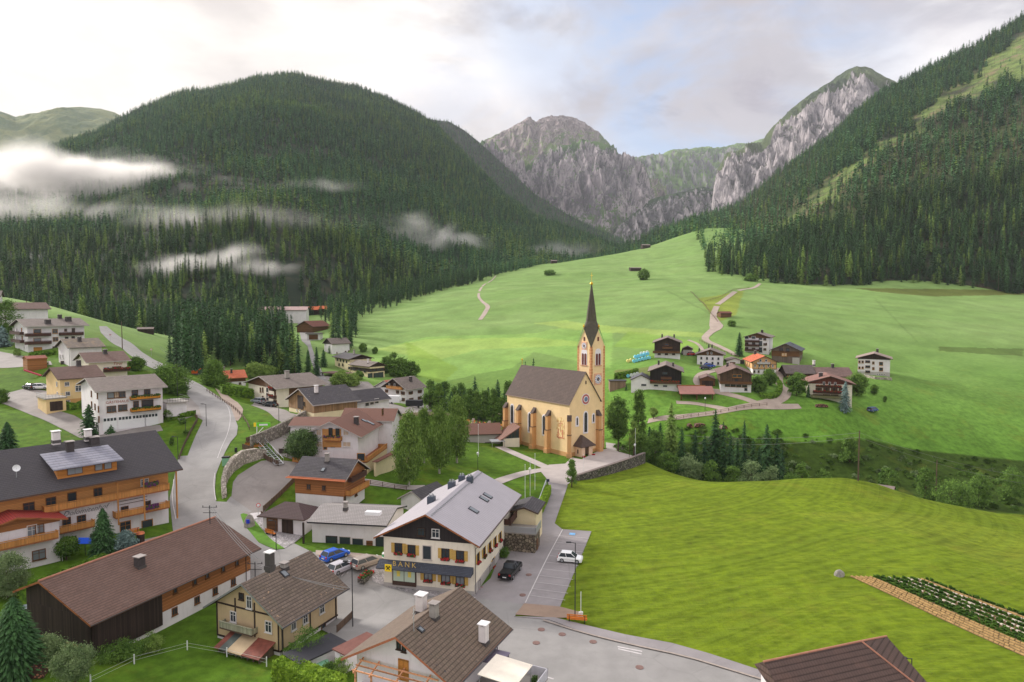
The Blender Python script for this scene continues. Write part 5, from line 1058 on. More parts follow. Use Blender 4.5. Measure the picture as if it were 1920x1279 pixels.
# ---------------------------------------------------------------- brown roofed inn with wings
inn = House('inn', 'white inn with a reddish brown roof, flower balcony and long terrace, above the park', (-34.7, 140), 84, 8.2, 6.4, 12.1, 15.06, 6.8, 1.2, 1.1, P_W, roofmat('reddish_brown_tiles', l3(126, 90, 78), 'tile', .36, .4, moss=.08, contrast=.12), W_FASCG, cat='inn', soff=W_HONEY)
inn.windows('m', [(598,811,598,811,1,1.05,1.1,'BB'),(648.7,811,648.7,811,1,1.1,1.1,'BB'),(599,833,599,833,1,1.2,1.1,'Bb'),(610,836,610,836,1,.8,1.5,'oDx'),(624.5,833,624.5,833,1,.7,1.,'b'),(650.5,833,650.5,833,1,1.6,1.0,'BB')])
inn.box('gable_cladding', -inn.A-.12, -inn.A, -1.9, 1.9, 3.0, 6.6, W_HOT); inn.windows('m', [(620,810,620,810,1,.8,1.6,'dD'),(633,811,633,811,1,.8,1.6,'dD')], .14)
inn.balcony_px('m', 607.5,827,638,827,1.1,.9,W_RAIL,M_flowerp); inn.balcony('m', -7.2, 6.5, .3, 2.2, .9, W_RAIL); inn.balcony('q', -7.5, 6.0, .3, 2.0, .9, W_RAIL)
inn.box('lower_storey', -inn.A-2.0, inn.A, -inn.B-1.8, inn.B, -3.2, .1, P_P); inn.windows('m', [(677,857,677,857,1,1.6,1.5,'ox')], 2.1)
chimneys(inn, [('q',668,795,.8,1.3,'d'),('l',620,783,.8,1.2,'d')]); inn.skylight('q', 683, 789, .9, 1.1); inn.skylight('q', 694, 793, .9, 1.8)
iw = House('inn_wing', 'left rear wing of the reddish brown roofed inn', (-41.5, 146.5), 0, 5.6, 4.2, 12.4, 13.6, 8.2, .4, .4, P_W, _mc['reddish_brown_tiles'], W_FASCG, cat='inn wing')
iw2 = House('inn_wing', 'right rear wing of the reddish brown roofed inn, ending in a small gable', (-31.0, 149.5), -4, 6.0, 4.0, 12.9, 15.0, 6.5, .6, .5, P_W, _mc['reddish_brown_tiles'], W_FASCG, cat='inn wing'); iw2.windows('p', [(717,772,717,772,1,1.2,1.4,'b')])
lw = MB(); lw.box(-.2, .2, -9.5, 9.5, -4, 1.2, 0); lw.box(-.5, .7, -9.6, 9.6, 1.2, 1.35, 1)
lw.build('garden_wall', [P_P, roofmat('wall_cap_tiles', l3(122, 78, 66))], None, loc=(-24.6, 141.5, 5.8), rz=math.radians(-14), label='cream yard wall with a brown tiled cap on the park side of the inn', cat='wall')
# ---------------------------------------------------------------- barn and houses behind
ba = House('barn', 'old timber barn with a charcoal roof above the supermarket retaining wall', (-45.2, 162), 43.5, 6.2, 7.1, 15.17, 18.34, 11.6, .7, .8, P_P, roofmat('chipped_charcoal_tiles', l3(80, 76, 80), moss=.12, blotch=l3(150, 134, 122)), W_FASCG, upper=wood('raw_barn_boards', l3(150, 118, 84), .22, True, .3), usplit=1.6, cat='barn')
ba.box('door', -ba.A-.14, -ba.A, -1.2, 1.6, 1.9, 5.0, W_DARK); ba.windows('m', [(570,757,570,757,1,.8,.9,'d')], .08); chimneys(ba, [('q',593,737,.7,1.6,'w')])
ba.windows('m', [(557,769,563,770,2,.5,.5,'w')])
bb = House('barn_extension', 'dark roofed barn extension with a glazed white shop front', (-38.0, 171), 50, 6, 4.6, 13.9, 16.4, 8.6, .4, .6, P_W, R_DARK, W_FASCG, cat='shop'); bb.windows('q', [(688,757,706,752,3,1.3,1.3,'wx')])
mk = empty('supermarket_entrance', (-35.5, 160.3, 7.6), math.radians(0), 'dark glazed shop entrance with a green sign between barn and inn', 'shop front')
MB().box(-4.5, 3.5, 0, 3, -.5, 3.6).build('wall', solid('dark_shop_glass', (.05, .05, .06), .3), mk); MB().box(-1.0, 1.2, -.14, -.02, 2.0, 3.0).build('sign_board', solid('sign_green', l3(104, 200, 40), .5), mk); MB().box(1.3, 1.8, -.14, -.02, 1.6, 3.2).build('sign_board', solid('sign_green', (0, 0, 0)), mk)
wh = House('house', 'white house with grey brown roof, green stairwell windows and flower balconies, left of the barn', (-63.4, 190), 44, 7.6, 10.2, 15.84, 18.36, 10.3, .9, 1.4, P_C, R_GREY, W_FASCG, gable=W_BRN)
wh.windows('m', [(488.6,731,493,731,2,.7,1.3,'b'),(493,747,493,747,1,.8,1.4,'b'),(501.5,721,501.5,721,1,1.3,1.6,'gx'),(501.5,731,501.5,731,1,1.3,1.6,'gx'),(501.5,740,501.5,740,1,1.3,1.4,'gx'),(501.5,747,501.5,747,1,1.3,1.4,'gx'),(516,737,516,737,1,.8,1.3,'b'),(514.5,754,518,755,2,.7,1.3,'b')])
wh.balcony_px('m', 504,732,511,733,1,.9,W_RAILD,M_flower); wh.balcony_px('m', 504,746,512,748,1,.9,W_RAILD,M_flower); chimneys(wh, [('q',538,709,1.0,1.8,'c')])
wh.box('timber_storey', -wh.A+3.5, wh.A, -wh.B-.14, -wh.B, -1, wh.under(wh.B)-.2, W_BRN)
w6 = House('house', 'white three storey house with brown shutters and a dark balcony gable behind the inn', (-37, 232), 52.4, 5.01, 6.44, 9.6, 13.04, 4.2, .8, 1., P_W, R_GREY, W_FASCG, gable=W_DARK)
w6.windows('m', [(725,733,725,733,1,.6,1.,'bS'),(745.5,735,745.5,735,1,.6,1.,'bS'),(755.5,737,755.5,737,1,1.,1.,'bS'),(725,745,725,745,1,.6,1.,'bS'),(735.5,747,735.5,747,1,.8,1.6,'bDP'),(745.5,748,745.5,748,1,.6,1.,'bS'),(755.5,749,755.5,749,1,1.,1.,'bS')])
w6.windows('m', [(730,722,740,723,2,.7,1.3,'w')], .1); w6.windows('q', [(770,736.5,787,734,2,1.,1.,'bS'),(771,749,787,746,2,1.,1.,'bS')]); w6.balcony_px('m', 724,729,752,730,1.,.9,W_RAIL); chimneys(w6, [('q',770,715,.8,1.5,'d')])
rr = House('house', 'low house with a faded red tile roof between barn roofs and white shuttered house', (-42.5, 250), 52, 6.2, 6.0, 7.6, 10.4, 3.5, .6, .7, P_W, R_RED2, W_FASCG)
mu = House('village_hall', 'cream building with black timber band and charcoal roof, upper of two stepped blocks', (-67.8, 290), 126, 9.18, 5.74, 15.22, 16.93, 7.6, 1., 1., P_P, R_DARK, W_FASCD, cat='village hall', gable=W_DARK)
mu.windows('l', [(633,674,650,678,4,1.2,1.1,'dx'),(636,683.5,643,684,2,1.3,1.1,'d')]); chimneys(mu, [('l',664,665,.6,1.8,'c')])
ml = House('village_hall', 'cream building with black timber band and grey roof, lower of two stepped blocks', (-58.4, 275), 136.5, 7.4, 4.32, 13.33, 14.98, 7.9, .8, .8, P_P, R_GREY, W_FASCD, cat='village hall', gable=W_DARK)
ml.box('timber_band', -ml.A-.1, ml.A+.1, -ml.B-.1, ml.B+.1, 3.2, 4.5, W_DARK); ml.windows('m', [(694,706,694,706,1,2.2,2.6,'dx'),(705,705,714,703.5,2,2.4,2.4,'dx'),(695,695,716,692.5,4,1.3,.9,'dx')], .12); ml.windows('l', [(655,690,684,696,4,1.4,1.0,'dx')], .12); chimneys(ml, [('l',690,681,.5,1.5,'w')])
ca = MB(); ca.box(-7, 7, -3, 3, 2.6, 2.9, 0)
for x in (-6.5, 0, 6.5):
    for y in (-2.7, 2.7): ca.box(x-.15, x+.15, y-.15, y+.15, -1, 2.6, 1)
ca.build('carport', [plain('brown_sheet_roof', l3(112, 84, 78)), W_DARK], None, loc=(-68, 268, 8.0), rz=math.radians(-30), label='open carport with a brown flat roof beside the cream hall', cat='carport')
orr = House('house', 'small white house with an orange tile roof behind a clipped hedge, left of centre', (-100.5, 245), 30.1, 3.9, 6.6, 11.9, 14.1, 8.6, .6, .8, P_W, R_RED, W_FASC, upper=W_BRN, usplit=1.9); orr.windows('q', [(433,723,450,719,2,.8,.8,'b')]); chimneys(orr, [('q',434,699,.6,1.2,'d'),('l',420,695,.6,1.2,'c')])
fa = lambda nm, lb, px, Y, th, a, b, h, rz_, wall, roof, **k: House(nm, lb, ((px-960)/F*Y, Y), th, a, b, hbase(px, Y)+h, hbase(px, Y)+h+rz_, hbase(px, Y), .7, .7, wall, roof, W_FASCD, **k)
h8 = fa('house', 'small white cottage with a grey roof and dark gable beside the valley wood', 631, 330, 40, 5.2, 5.0, 4.0, 2.6, P_W, R_GREY, gable=W_DARK); h8.windows('q', [(648,660,654,659,2,.8,1.1,'b')]); h8.windows('m', [(632,662,632,662,1,.8,1.1,'b')])
h9 = fa('house', 'long white house with a pale pink roof among the valley spruces', 533, 430, 8, 15, 6, 7.5, 2.2, P_W, roofmat('pale_pink_tiles', l3(190, 160, 156)), cat='house'); h9.windows('q', [(515,626,550,625,6,1.3,1.3,'w')])
h10 = fa('shed', 'shed with a rusty red roof beside the valley road', 588, 395, 70, 9, 6, 2.6, 3.2, W_BRN, roofmat('rust_red_tiles', l3(120, 70, 58)), cat='shed')
h11 = fa('garage', 'white garage with a brown door and dark flat roof beside the valley road', 590, 362, 0, 4.2, 3.4, 3.2, .3, P_W, R_DARK, cat='garage'); h11.box('door', -2.4, 2.4, -h11.B-.1, -h11.B, 0, 2.6, W_BRN)
h12 = fa('house', 'orange roofed house among trees right of the valley road', 584, 500, 5, 8, 5, 4, 2.4, W_DARK, roofmat('bright_orange_tiles', l3(222, 116, 70)))
h13 = fa('house', 'tiny orange roofed house behind larches at the valley wood', 608, 490, 5, 4, 4, 4, 2.2, W_DARK, _mc['bright_orange_tiles'])
h14 = fa('house', 'white and brown house at the far end of the valley road under chimney smoke', 553, 600, 60, 8, 6, 7, 3, P_W, roofmat('brick_brown_tiles', l3(160, 100, 76)), gable=W_BRN)
h15 = fa('house', 'orange timber house peeking out of the spruces, upper centre left', 448, 560, 60, 6, 5, 11, 3, W_ORANGE, _mc['brick_brown_tiles'])
h16 = fa('hut', 'small dark hut left of the orange roofs in the valley', 566, 520, 10, 5, 4, 3, 1.8, W_DARK, R_DARK, cat='hut')
# ---------------------------------------------------------------- hamlet
def hm(nm, lb, c, th, a, b, ze, zr, zb, wall, roof, **k):
    k.setdefault('og', .9); k.setdefault('oe', .9); return House(nm, lb, c, th, a, b, ze, zr, zb, wall=wall, roof=roof, **k)
R_H = roofmat('hamlet_grey_tiles', l3(136, 122, 116), moss=.12)
Ha = hm('farmhouse', 'dark timber farmhouse on a white base beside the stack of wrapped bales', (61.6,270), 76.9, 9.0, 5.69, 22.96, 25.1, 17.3, P_W, R_H, upper=W_DARK, usplit=2.2, gable=W_DARK)
Ha.windows('m', [(1236,664,1263,664,3,1.2,.7,'bx')]); Ha.balcony_px('m', 1224,662,1275,663,1.1,.9,W_BRN); Ha.windows('m', [(1250,646,1250,646,1,1.4,.9,'bx')], .12); chimneys(Ha, [('l',1241.5,633,.6,1.3,'d'),('q',1264,633,.6,1.2,'d')]); Ha.balcony('m', -1.9, 1.9, 3.4, .7, .8, W_BRN)
Hb = hm('farmhouse', 'black timber farmhouse with a wide grey roof, left behind the red roofed shelter', (52.5,232), 76.9, 8.6, 5.91, 15.61, 17.93, 9.6, P_W, R_H, upper=wood('black_timber', l3(40, 34, 32), .22, True, .4), usplit=1.9, gable=wood('black_timber', l3(0,0,0)), soff=W_ORANGE)
Hb.balcony_px('m', 1219,719,1274,720,1.2,.9,W_BRN,M_flower); Hb.windows('m', [(1230,723,1247,724,2,1.5,.7,'wx')]); Hb.windows('m', [(1247,700,1247,700,1,1.8,1.,'dx')], .12); chimneys(Hb, [('l',1235,684,.6,1.4,'d'),('q',1262,687,.6,1.2,'d')]); Hb.balcony('m', -1.5, 1.9, 3.5, .7, .8, W_BRN)
Hbx = hm('farmhouse_wing', 'low white wing with a dark lean-to roof left of the black timber farmhouse', (43.9,230.5), 76.9, 4.6, 3.6, 12.6, 14.4, 9.8, P_W, roofmat('slate_grey_tiles', l3(96, 94, 104)), cat='wing', og=.4, oe=.4); Hbx.windows('m', [(1207,722,1207,722,1,1.8,.8,'wx')])
Hc = empty('shelter', (59.8, 222.5, 6.2), math.radians(-2), 'open timber shelter with a dusty red roof in front of the hamlet farmhouses', 'shelter')
mb = MB(); cs = [(-4.2, 2.9), (-.2, 4.9), (3.4, 3.4), (3.4, 3.2), (-.2, 4.7), (-4.2, 2.7)]; mb.extr([(-5.6, y, z) for y, z in cs][::-1], (11.2, 0, 0), 0); mb.build('roof', plain('dusty_red_roof', l3(172, 124, 114), .8, .08), Hc)
mb = MB()
for x in (-5, 0, 5):
    for y in (-3.4, 2.8): mb.box(x-.14, x+.14, y-.14, y+.14, -.6, 3.0)
    for sx in (-1, 1): mb.tube((x, -3.4, 2.0), (x+sx*.9, -3.4, 2.9), .09, n=4)
mb.build('post', W_BRN, Hc); mb = MB(); mb.box(-5.1, 5.1, 2.7, 2.85, -.6, 3.1); mb.box(-5.15, -5.0, -.5, 2.8, -.6, 3.1); mb.box(5.0, 5.15, -.5, 2.8, -.6, 3.1); mb.box(-5, 5, -3.5, -3.4, -.6, .25); mb.build('wall', W_DARK, Hc)
mb = MB(); mb.hexa([(-5.6, .3, 4.75), (3.6, .3, 4.75), (3.6, 1.6, 4.3), (-5.6, 1.6, 4.3), (-5.6, .3, 5.15), (3.6, .3, 5.15), (3.6, 1.6, 5.0), (-5.6, 1.6, 5.0)]); mb.build('roof_light', W_ORANGE, Hc)
Hd = hm('house', 'small white house with eight square windows, left of the orange roof', (76.4,262), 72.1, 7.2, 5.59, 18.84, 20.89, 14.6, P_W, R_H, gable=W_BRN)
Hd.windows('m', [(1315,671.5,1347,672.5,4,.65,.85,'d'),(1314.5,680.5,1346.5,681,4,.65,.85,'d')]); Hd.windows('m', [(1327,662,1334,662,2,.6,.8,'w')], .12); chimneys(Hd, [('l',1311,659,.5,1.1,'d'),('l',1329,651,.5,1.1,'d'),('q',1335,652,.5,1.1,'d')])
He = hm('farmhouse', 'farmhouse with a brown roof and weathered gable, right of the red roofed shelter', (74.3,228), 76.9, 9.2, 5.67, 15.1, 17.5, 9.6, P_W, roofmat('hamlet_brown_tiles', l3(124, 100, 94), moss=.1), upper=wood('sunburnt_timber', l3(92, 72, 56), .22, True, .4, bands=.5), usplit=2.4, gable=wood('sunburnt_timber', (0,0,0)), soff=W_ORANGE)
He.balcony_px('m', 1350,720,1410,721,1.1,.9,W_BRN); He.windows('m', [(1364,722.5,1396,724,4,1.6,.8,'bx'),(1398.5,730,1398.5,730,1,.9,.8,'d')]); He.windows('m', [(1381,713,1381,713,1,1.,.9,'dx'),(1378,705,1386,705,2,1.5,1.,'ox')], .12); chimneys(He, [('l',1364,687,.7,1.1,'d')])
Hex = hm('lean_to', 'open brown roofed lean-to on the left of the weathered gable farmhouse', (66.1,230.5), 76.9, 4.5, 2.6, 13.0, 14.0, 9.8, W_BRN, _mc['hamlet_brown_tiles'], cat='lean-to', og=.2, oe=.2); Hex.box('door', -Hex.A-.08, -Hex.A, -1.8, 1.8, 0, 2.6, W_DARK)
Hf = hm('house', 'half timbered orange house with a bright orange roof on a white base', (91.2,250), 82.6, 7.45, 4.95, 17.14, 19.46, 12.5, P_W, R_RED, upper=plaster('apricot_panels', l3(214, 168, 120)), usplit=2.1, gable=plaster('apricot_panels', (0,0,0)))
Hf.windows('m', [(1415.5,686,1449,686,5,.6,.85,'w'),(1414.5,696.5,1422.5,696.5,2,.6,.8,'b'),(1433,697,1440,697,2,.6,.8,'b')], .08); Hf.windows('m', [(1426,676,1436.5,676,2,.7,.9,'w')], .12); Hf.windows('l', [(1397.5,680,1405,684,3,.7,1.1,'b')], .08); Hf.balcony('m', -2.6, 1.8, 3.9, .7, .7, plain('white_rail', l3(190, 186, 184))); chimneys(Hf, [('l',1416,664,.7,1.1,'d')])
tb = MB()
for y in (-Hf.B-.06, -2, 0, 2, Hf.B+.06): tb.box(-Hf.A-.15, -Hf.A-.05, y-.08, y+.08, 2.1, Hf.under(Hf.B))
for z in (2.1, 3.9): tb.box(-Hf.A-.16, -Hf.A-.05, -Hf.B, Hf.B, z-.08, z+.08)
tb.build('timber_frame', W_FASCD, Hf.e)
Hfx = hm('garage', 'low garage with a grey roof and green door, left of the orange roofed house', (85.5,263), 80, 4.5, 3.0, 16.4, 17.4, 13.4, P_W, R_H, cat='garage', og=.3, oe=.3); Hfx.windows('m', [(1391.5,680,1391.5,680,1,1.6,2.3,'gDx')]); Hfx.box('door', -Hfx.A-.08, -Hfx.A, -.2, 1.8, 0, 2.4, W_BRN)
Hg = hm('apartment_house', 'tall four storey white apartment house with brown balconies at the top of the hamlet', (103.3,285), 63.5, 8.0, 5.57, 24.31, 26.11, 17.4, P_W, R_H, gable=W_BRN, cat='building')
for z in (1.7, 3.6, 5.3): Hg.balcony('m', -4.6, 1.0, z-.4, 1., .8, W_RAILD)
Hg.windows('m', [(1400,633,1413,633,2,1.6,1.2,'wx')], .14); Hg.windows('m', [(1400,645,1413,645,2,1.3,1.3,'b'),(1400,654,1413,655,2,1.3,1.3,'b'),(1426,632,1426,656,3,1.3,2.0,'dx'),(1434,636,1434,655,3,1.1,.9,'b'),(1437,645,1437,645,1,.5,.9,'b')]); chimneys(Hg, [('l',1411,625,.6,1.,'c'),('q',1429,624,.9,1.1,'d')])
Hh = hm('barn', 'big silver grey timber barn with a slate roof and an orange roof patch', (109.2,270), 62.4, 8.6, 5.85, 19.91, 22.65, 15.1, W_GREY, roofmat('slate_blue_tiles', l3(92, 94, 104)), upper=W_BRN, usplit=2.6, gable=W_GREY, cat='barn', soff=W_ORANGE)
Hh.windows('m', [(1465,655,1477,656,2,1.4,1.2,'dx')], .12); Hh.windows('m', [(1468,665,1473,665,2,.9,1.2,'oxB')], .1); Hh.box('plastered_corner', -Hh.A-.12, -Hh.A+.5, -Hh.B-.12, -2.6, -.8, 2.2, P_G); Hh.skylight('q', 1486, 645, 1.0, 1.)
Hi = hm('farmhouse', 'low cream farmhouse with a long dark weathered roof beside the hamlet lane', (102.6,245), -4, 5.3, 4.3, 13.24, 16.0, 8.7, P_P, roofmat('weathered_shingles', l3(104, 92, 90), moss=.3), upper=W_DARK, usplit=2.2, og=.5)
Hi.windows('q', [(1478,704.5,1513,705.5,4,.7,.7,'o')], .08); Hi.windows('q', [(1479,713.5,1479,713.5,1,.7,.7,'b')]); chimneys(Hi, [('q',1526,684,.7,1.4,'w')])
Hj = hm('farmhouse_wing', 'brown roofed wing joining the low cream farmhouse on its right', (114.2,243.5), -4, 6.2, 5.2, 12.5, 15.3, 8.5, P_P, _mc['hamlet_brown_tiles'], cat='wing', og=.4); chimneys(Hj, [('q',1561,689,.8,1.1,'d')])
Hk = hm('chalet', 'cream chalet with brown balconies and a red brown roof, front right of the hamlet', (104.0,224), 72, 7.2, 7.6, 12.44, 14.9, 6.3, P_C, roofmat('chalet_red_brown_tiles', l3(142, 104, 94), moss=.08), cat='chalet', gable=wood('red_brown_gable', l3(110, 58, 44), .2, True), og=1.1, oe=1.1)
Hk.windows('m', [(1535,731,1579,731,4,.9,1.3,'bS'),(1532.5,742,1532.5,742,1,1.8,.9,'bS'),(1549.5,742,1565,742.5,2,1.2,.9,'bS')]); Hk.windows('m', [(1545,719,1566,720,3,.7,1.1,'w')], .12); chimneys(Hk, [('l',1539,706,1.1,1.1,'d')])
Hk.balcony_px('m', 1525,737,1578,739,1.1,.8,W_RAILD,M_flower); Hk.balcony_px('m', 1530,726,1578,728,.9,.7,W_RAILD,M_flower)
mb = MB(); mb.hexa([(-Hk.A-2.6, -4.5, 1.6), (-Hk.A-2.6, 5.6, 1.6), (-Hk.A, 5.6, 2.2), (-Hk.A, -4.5, 2.2), (-Hk.A-2.6, -4.5, 1.75), (-Hk.A-2.6, 5.6, 1.75), (-Hk.A, 5.6, 2.35), (-Hk.A, -4.5, 2.35)][::-1]); mb.build('porch_roof', plain('mossy_roof', l3(96, 96, 62)), Hk.e)
Hl = hm('apartment_house', 'white apartment block with orange windows standing apart on the right meadow', (137.2,258), 62, 6.6, 6.18, 17.64, 19.6, 11.4, P_W, roofmat('pinkish_grey_tiles', l3(158, 138, 130)), cat='building', gable=W_DARK, base=P_G, basez=1.3)
Hl.windows('m', [(1611.5,678.5,1617.5,678.5,2,.7,.9,'o'),(1611.5,689.5,1617.5,689.5,2,.7,.9,'o'),(1637.5,680.5,1637.5,680.5,1,.8,1.,'o'),(1637.5,691,1637.5,691,1,.8,1.,'o'),(1652,682,1652,682,1,1.3,1.3,'ox'),(1652,692.5,1652,692.5,1,1.3,1.3,'ox')])
for py in (678, 687.5, 697): Hl.windows('m', [(1627,py,1627,py,1,1.6,.9,'b')]); 
chimneys(Hl, [('q',1645,660,.8,1.1,'d')]); Hl.windows('m', [(1645,702,1658,702,4,.6,.5,'w')], .05)
fr_ = lambda nm, lb, px, Y, th, a, b, h, rz_, wall, roof, **k: House(nm, lb, ((px-960)/F*Y, Y), th, a, b, hbase(px, Y)+h, hbase(px, Y)+h+rz_, hbase(px, Y), .3, .4, wall, roof, W_FASCD, **k)
fr_('hut', 'small grey hut with a dark gable right of the dark timber farmhouse', 1290, 272, 76, 3, 2.2, 2.4, 1.1, P_G, R_H, cat='hut', gable=W_DARK)
fr_('shed', 'open sided shed with a flat charcoal roof right of the church tower', 1158, 235, 0, 3.0, 2.2, 2.5, .2, wood('pale_shed_boards', l3(140, 116, 98), .2, True), plain('charcoal_roof', l3(62, 62, 68)), cat='shed')
fr_('hut', 'tiny rust red hay hut beside the gravel track above the hamlet', 1358, 345, 10, 3.2, 2.2, 1.8, .9, W_BRN, roofmat('rust_red_tiles', (0,0,0)), cat='hut')
fr_('hut', 'grey hay hut on the skyline of the left meadow', 273, 318, 20, 3.5, 2.2, 1.9, .8, W_DARK, R_H, cat='hut')
fr_('hut', 'small dark hay hut on the upper meadow below the bush', 1190, 700, 10, 6, 3, 2.6, 1., W_DARK, R_H, cat='hut')
fr_('hut', 'small dark hay hut at the crest of the meadow under the wood', 1209, 930, 10, 6, 4, 4, 1.6, W_DARK, R_H, cat='hut')
fr_('hut', 'small dark hay hut at the far left end of the meadow crest', 1038, 860, 10, 4, 3, 3, 1.3, W_DARK, R_H, cat='hut')
fr_('hut', 'hay hut with a slanted grey roof just below the crest of the mown field', 1660, 158, -35, 3.0, 2.2, 1.2, .9, W_GREY, R_H, cat='hut')
# hall roof cut by the bottom edge
hr = empty('house', (26.1, 57.5, -.3), math.radians(19.3), 'house with a red brown hipped sheet roof cut by the bottom right edge', 'house')
mb = MB(); mb.box(-4.8, 8.4, -5.5, .8, -1, 3.9); mb.box(-4.8, 5, -.6, .85, 3.9, 7.5); mb.build('wall', P_W, hr); mb = MB(); A_, B_ = (-5.3, 0, 8.3), (5.3, 0, 8.3); c4 = [(-5.4, -6.2, 4.0), (9.4, -6.2, 4.0), (9.4, 1.0, 7.6), (-5.4, 1.0, 7.6)]
mb.face([c4[0], c4[1], B_, A_]); mb.face([c4[1], c4[2], B_]); mb.face([c4[2], c4[3], A_, B_]); mb.face([c4[3], c4[0], A_]); mb.box(-5.4, 9.4, -6.2, .9, 3.8, 3.996, 1)
for a, b in ((A_, B_), (B_, c4[1]), (B_, c4[2])): mb.tube(a, b, .09, n=6, m=2)
mb.build('roof', [roofmat('red_brown_sheet_roof', l3(88, 70, 64), 'tile', .5, .3, moss=.12, contrast=.1, mosscol=l3(150, 110, 90)), W_FASCD, M_ridge], hr)
# ================================================================ church
P_CH = plaster('church_yellow', l3(240, 208, 160), .15); P_BUT = plaster('buttress_ochre', l3(204, 156, 106), .25); R_CH = roofmat('church_brown_shingles', l3(88, 72, 66), 'tile', .4, .3, moss=.15, contrast=.22, mosscol=l3(132, 108, 98))
P_WIN = plain('white_window_band', l3(230, 222, 226), .8, .05)
cz = -.05; chu = House('church', 'yellow village church with a steep brown roof and slender spire', (10.6, 180), -51.6, 12.8, 5.69, 13.14, 21.0, cz, .35, .35, P_CH, R_CH, plain('church_eaves', l3(150, 128, 112)), t=.2, base=P_BUT, basez=1.2, cat='church')
def arch(mb, c, t, n, w, h, d, m=0, segs=8, pointed=True):
    c = Vector(c); z = Vector((0, 0, 1)); pts = [(-w/2, -h/2), (w/2, -h/2)]; top = h/2-w*(.85 if pointed else .5)
    for i in range(segs+1):
        a = math.pi*i/segs; x = math.cos(a)*w/2; y = top+(math.sin(a)**(.75))*w*(.85 if pointed else .5); pts.append((x, y))
    mb.extr([c+t*x+z*y-n*.02 for x, y in pts], n*(d+.02), m)
def chwin(h, k, px, py, w, hh, parent=None, c=None, off=0.):
    P0, t, n = h.side(k, off); c = h.onwall(k, px, py, off) if c is None else c
    mb = MB(); arch(mb, c, t, n, w+.75, hh+.75, .07); f = mb.build('window', P_WIN, h.e); mb = MB(); arch(mb, c, t, n, w, hh, .10); g = mb.build('pane', M_churchglass, f); return f
M_churchglass, N, p = pm('leaded_glass'); uv = N.n('ShaderNodeUVMap', uv_map='UV').outputs[0]; bt = N.n('ShaderNodeTexBrick', i={'Vector': uv, 'Scale': 1.0, 'Mortar Size': .03, 'Brick Width': .3, 'Row Height': .3, 'Color1': l3(62, 60, 66), 'Color2': l3(84, 84, 90), 'Mortar': l3(34, 32, 36)}); setc(N, p, bt.outputs[0]); p.inputs['Roughness'].default_value = .25
for px, py in ((960.5,776),(993.5,792),(1020.3,797)): chwin(chu, 'q', px, py, .95, 4.9)
chwin(chu, 'p', 1098, 791.5, 1.0, 5.0); chwin(chu, 'p', 1082, 790, .45, 1.9); chwin(chu, 'p', 1112.6, 784, .45, 1.9)
P0, t, n = chu.side('p'); c = chu.onwall('p', 1098, 748.5); R3 = n.to_track_quat('Z', 'Y').to_matrix()
for r, d, mt, nm in ((1.45, .06, P_WIN, 'rose_window'), (1.25, .1, plain('rose_red', l3(178, 96, 88)), 'ring'), (.8, .14, P_WIN, 'ring'), (.6, .17, plain('rose_blue_glass', l3(104, 122, 150)), 'pane')):
    mb = MB(); mb.tube(c, c+n*d, r, n=20); mb.build(nm, mt, chu.e)
mb = MB(); arch(mb, chu.onwall('p', 1098.5, 717), t, n, .4, .9, .05); mb.build('window', M_df, chu.e)
# buttresses: tall stepped piers with tiled caps
bt_ = []
def buttress(h, k, u, wd=.95, dp=1.35, top=9.6, name='buttress'):
    P0, t, n = h.side(k); z = Vector((0, 0, 1)); b = P0+t*u; q = lambda x, d, zz: b+t*x+n*d+z*zz; mb = MB(); w_ = wd/2
    def blk(d0, z0, z1, d1=None, ww=w_, m=0, dl=-.1): d1 = d0 if d1 is None else d1; mb.hexa([q(-ww, d0, z0), q(ww, d0, z0), q(ww, dl, z0), q(-ww, dl, z0), q(-ww, d1, z1), q(ww, d1, z1), q(ww, dl, z1), q(-ww, dl, z1)] if (t.cross(-n)).z > 0 else [q(ww, d0, z0), q(-ww, d0, z0), q(-ww, dl, z0), q(ww, dl, z0), q(ww, d1, z1), q(-ww, d1, z1), q(-ww, dl, z1), q(ww, dl, z1)], m)
    blk(dp+.22, -1, 1.3, None, w_+.18); blk(dp, 1.3, top*.62); blk(dp+.08, top*.62, top*.62+.12, None, w_+.08, 2); blk(dp*.8, top*.62+.12, top, None, w_*.96); blk(dp*.95, top, top+1.4, .05, w_+.1, 1)
    return mb.build(name, [P_BUT, R_CH, W_FASCD], h.e)
for px, py in ((974.5,760),(1002,770),(1029.5,775)): buttress(chu, 'q', (chu.onwall('q', px, py)-chu.side('q')[0]).dot(Vector((1, 0, 0)))+.2)
buttress(chu, 'q', -chu.A-.1); 
# diagonal corner pier at the near corner and a pier on the west front
def pier(x, y, ang, top=9.2, dp=1.1):
    s2 = House.__new__(House); s2.e = chu.e; s2.A = s2.B = 0
    d = Vector((math.cos(ang), math.sin(ang), 0)); s2.side = lambda k, off=0.: [Vector((x, y, 0)), Vector((-d.y, d.x, 0)), d]; buttress(s2, 'p', 0, .95, dp, top)
pier(chu.A, -chu.B, -math.pi/4); pier(chu.A, chu.B-.9, 0, 9.6, 1.3); pier(-chu.A, -chu.B, -3*math.pi/4)
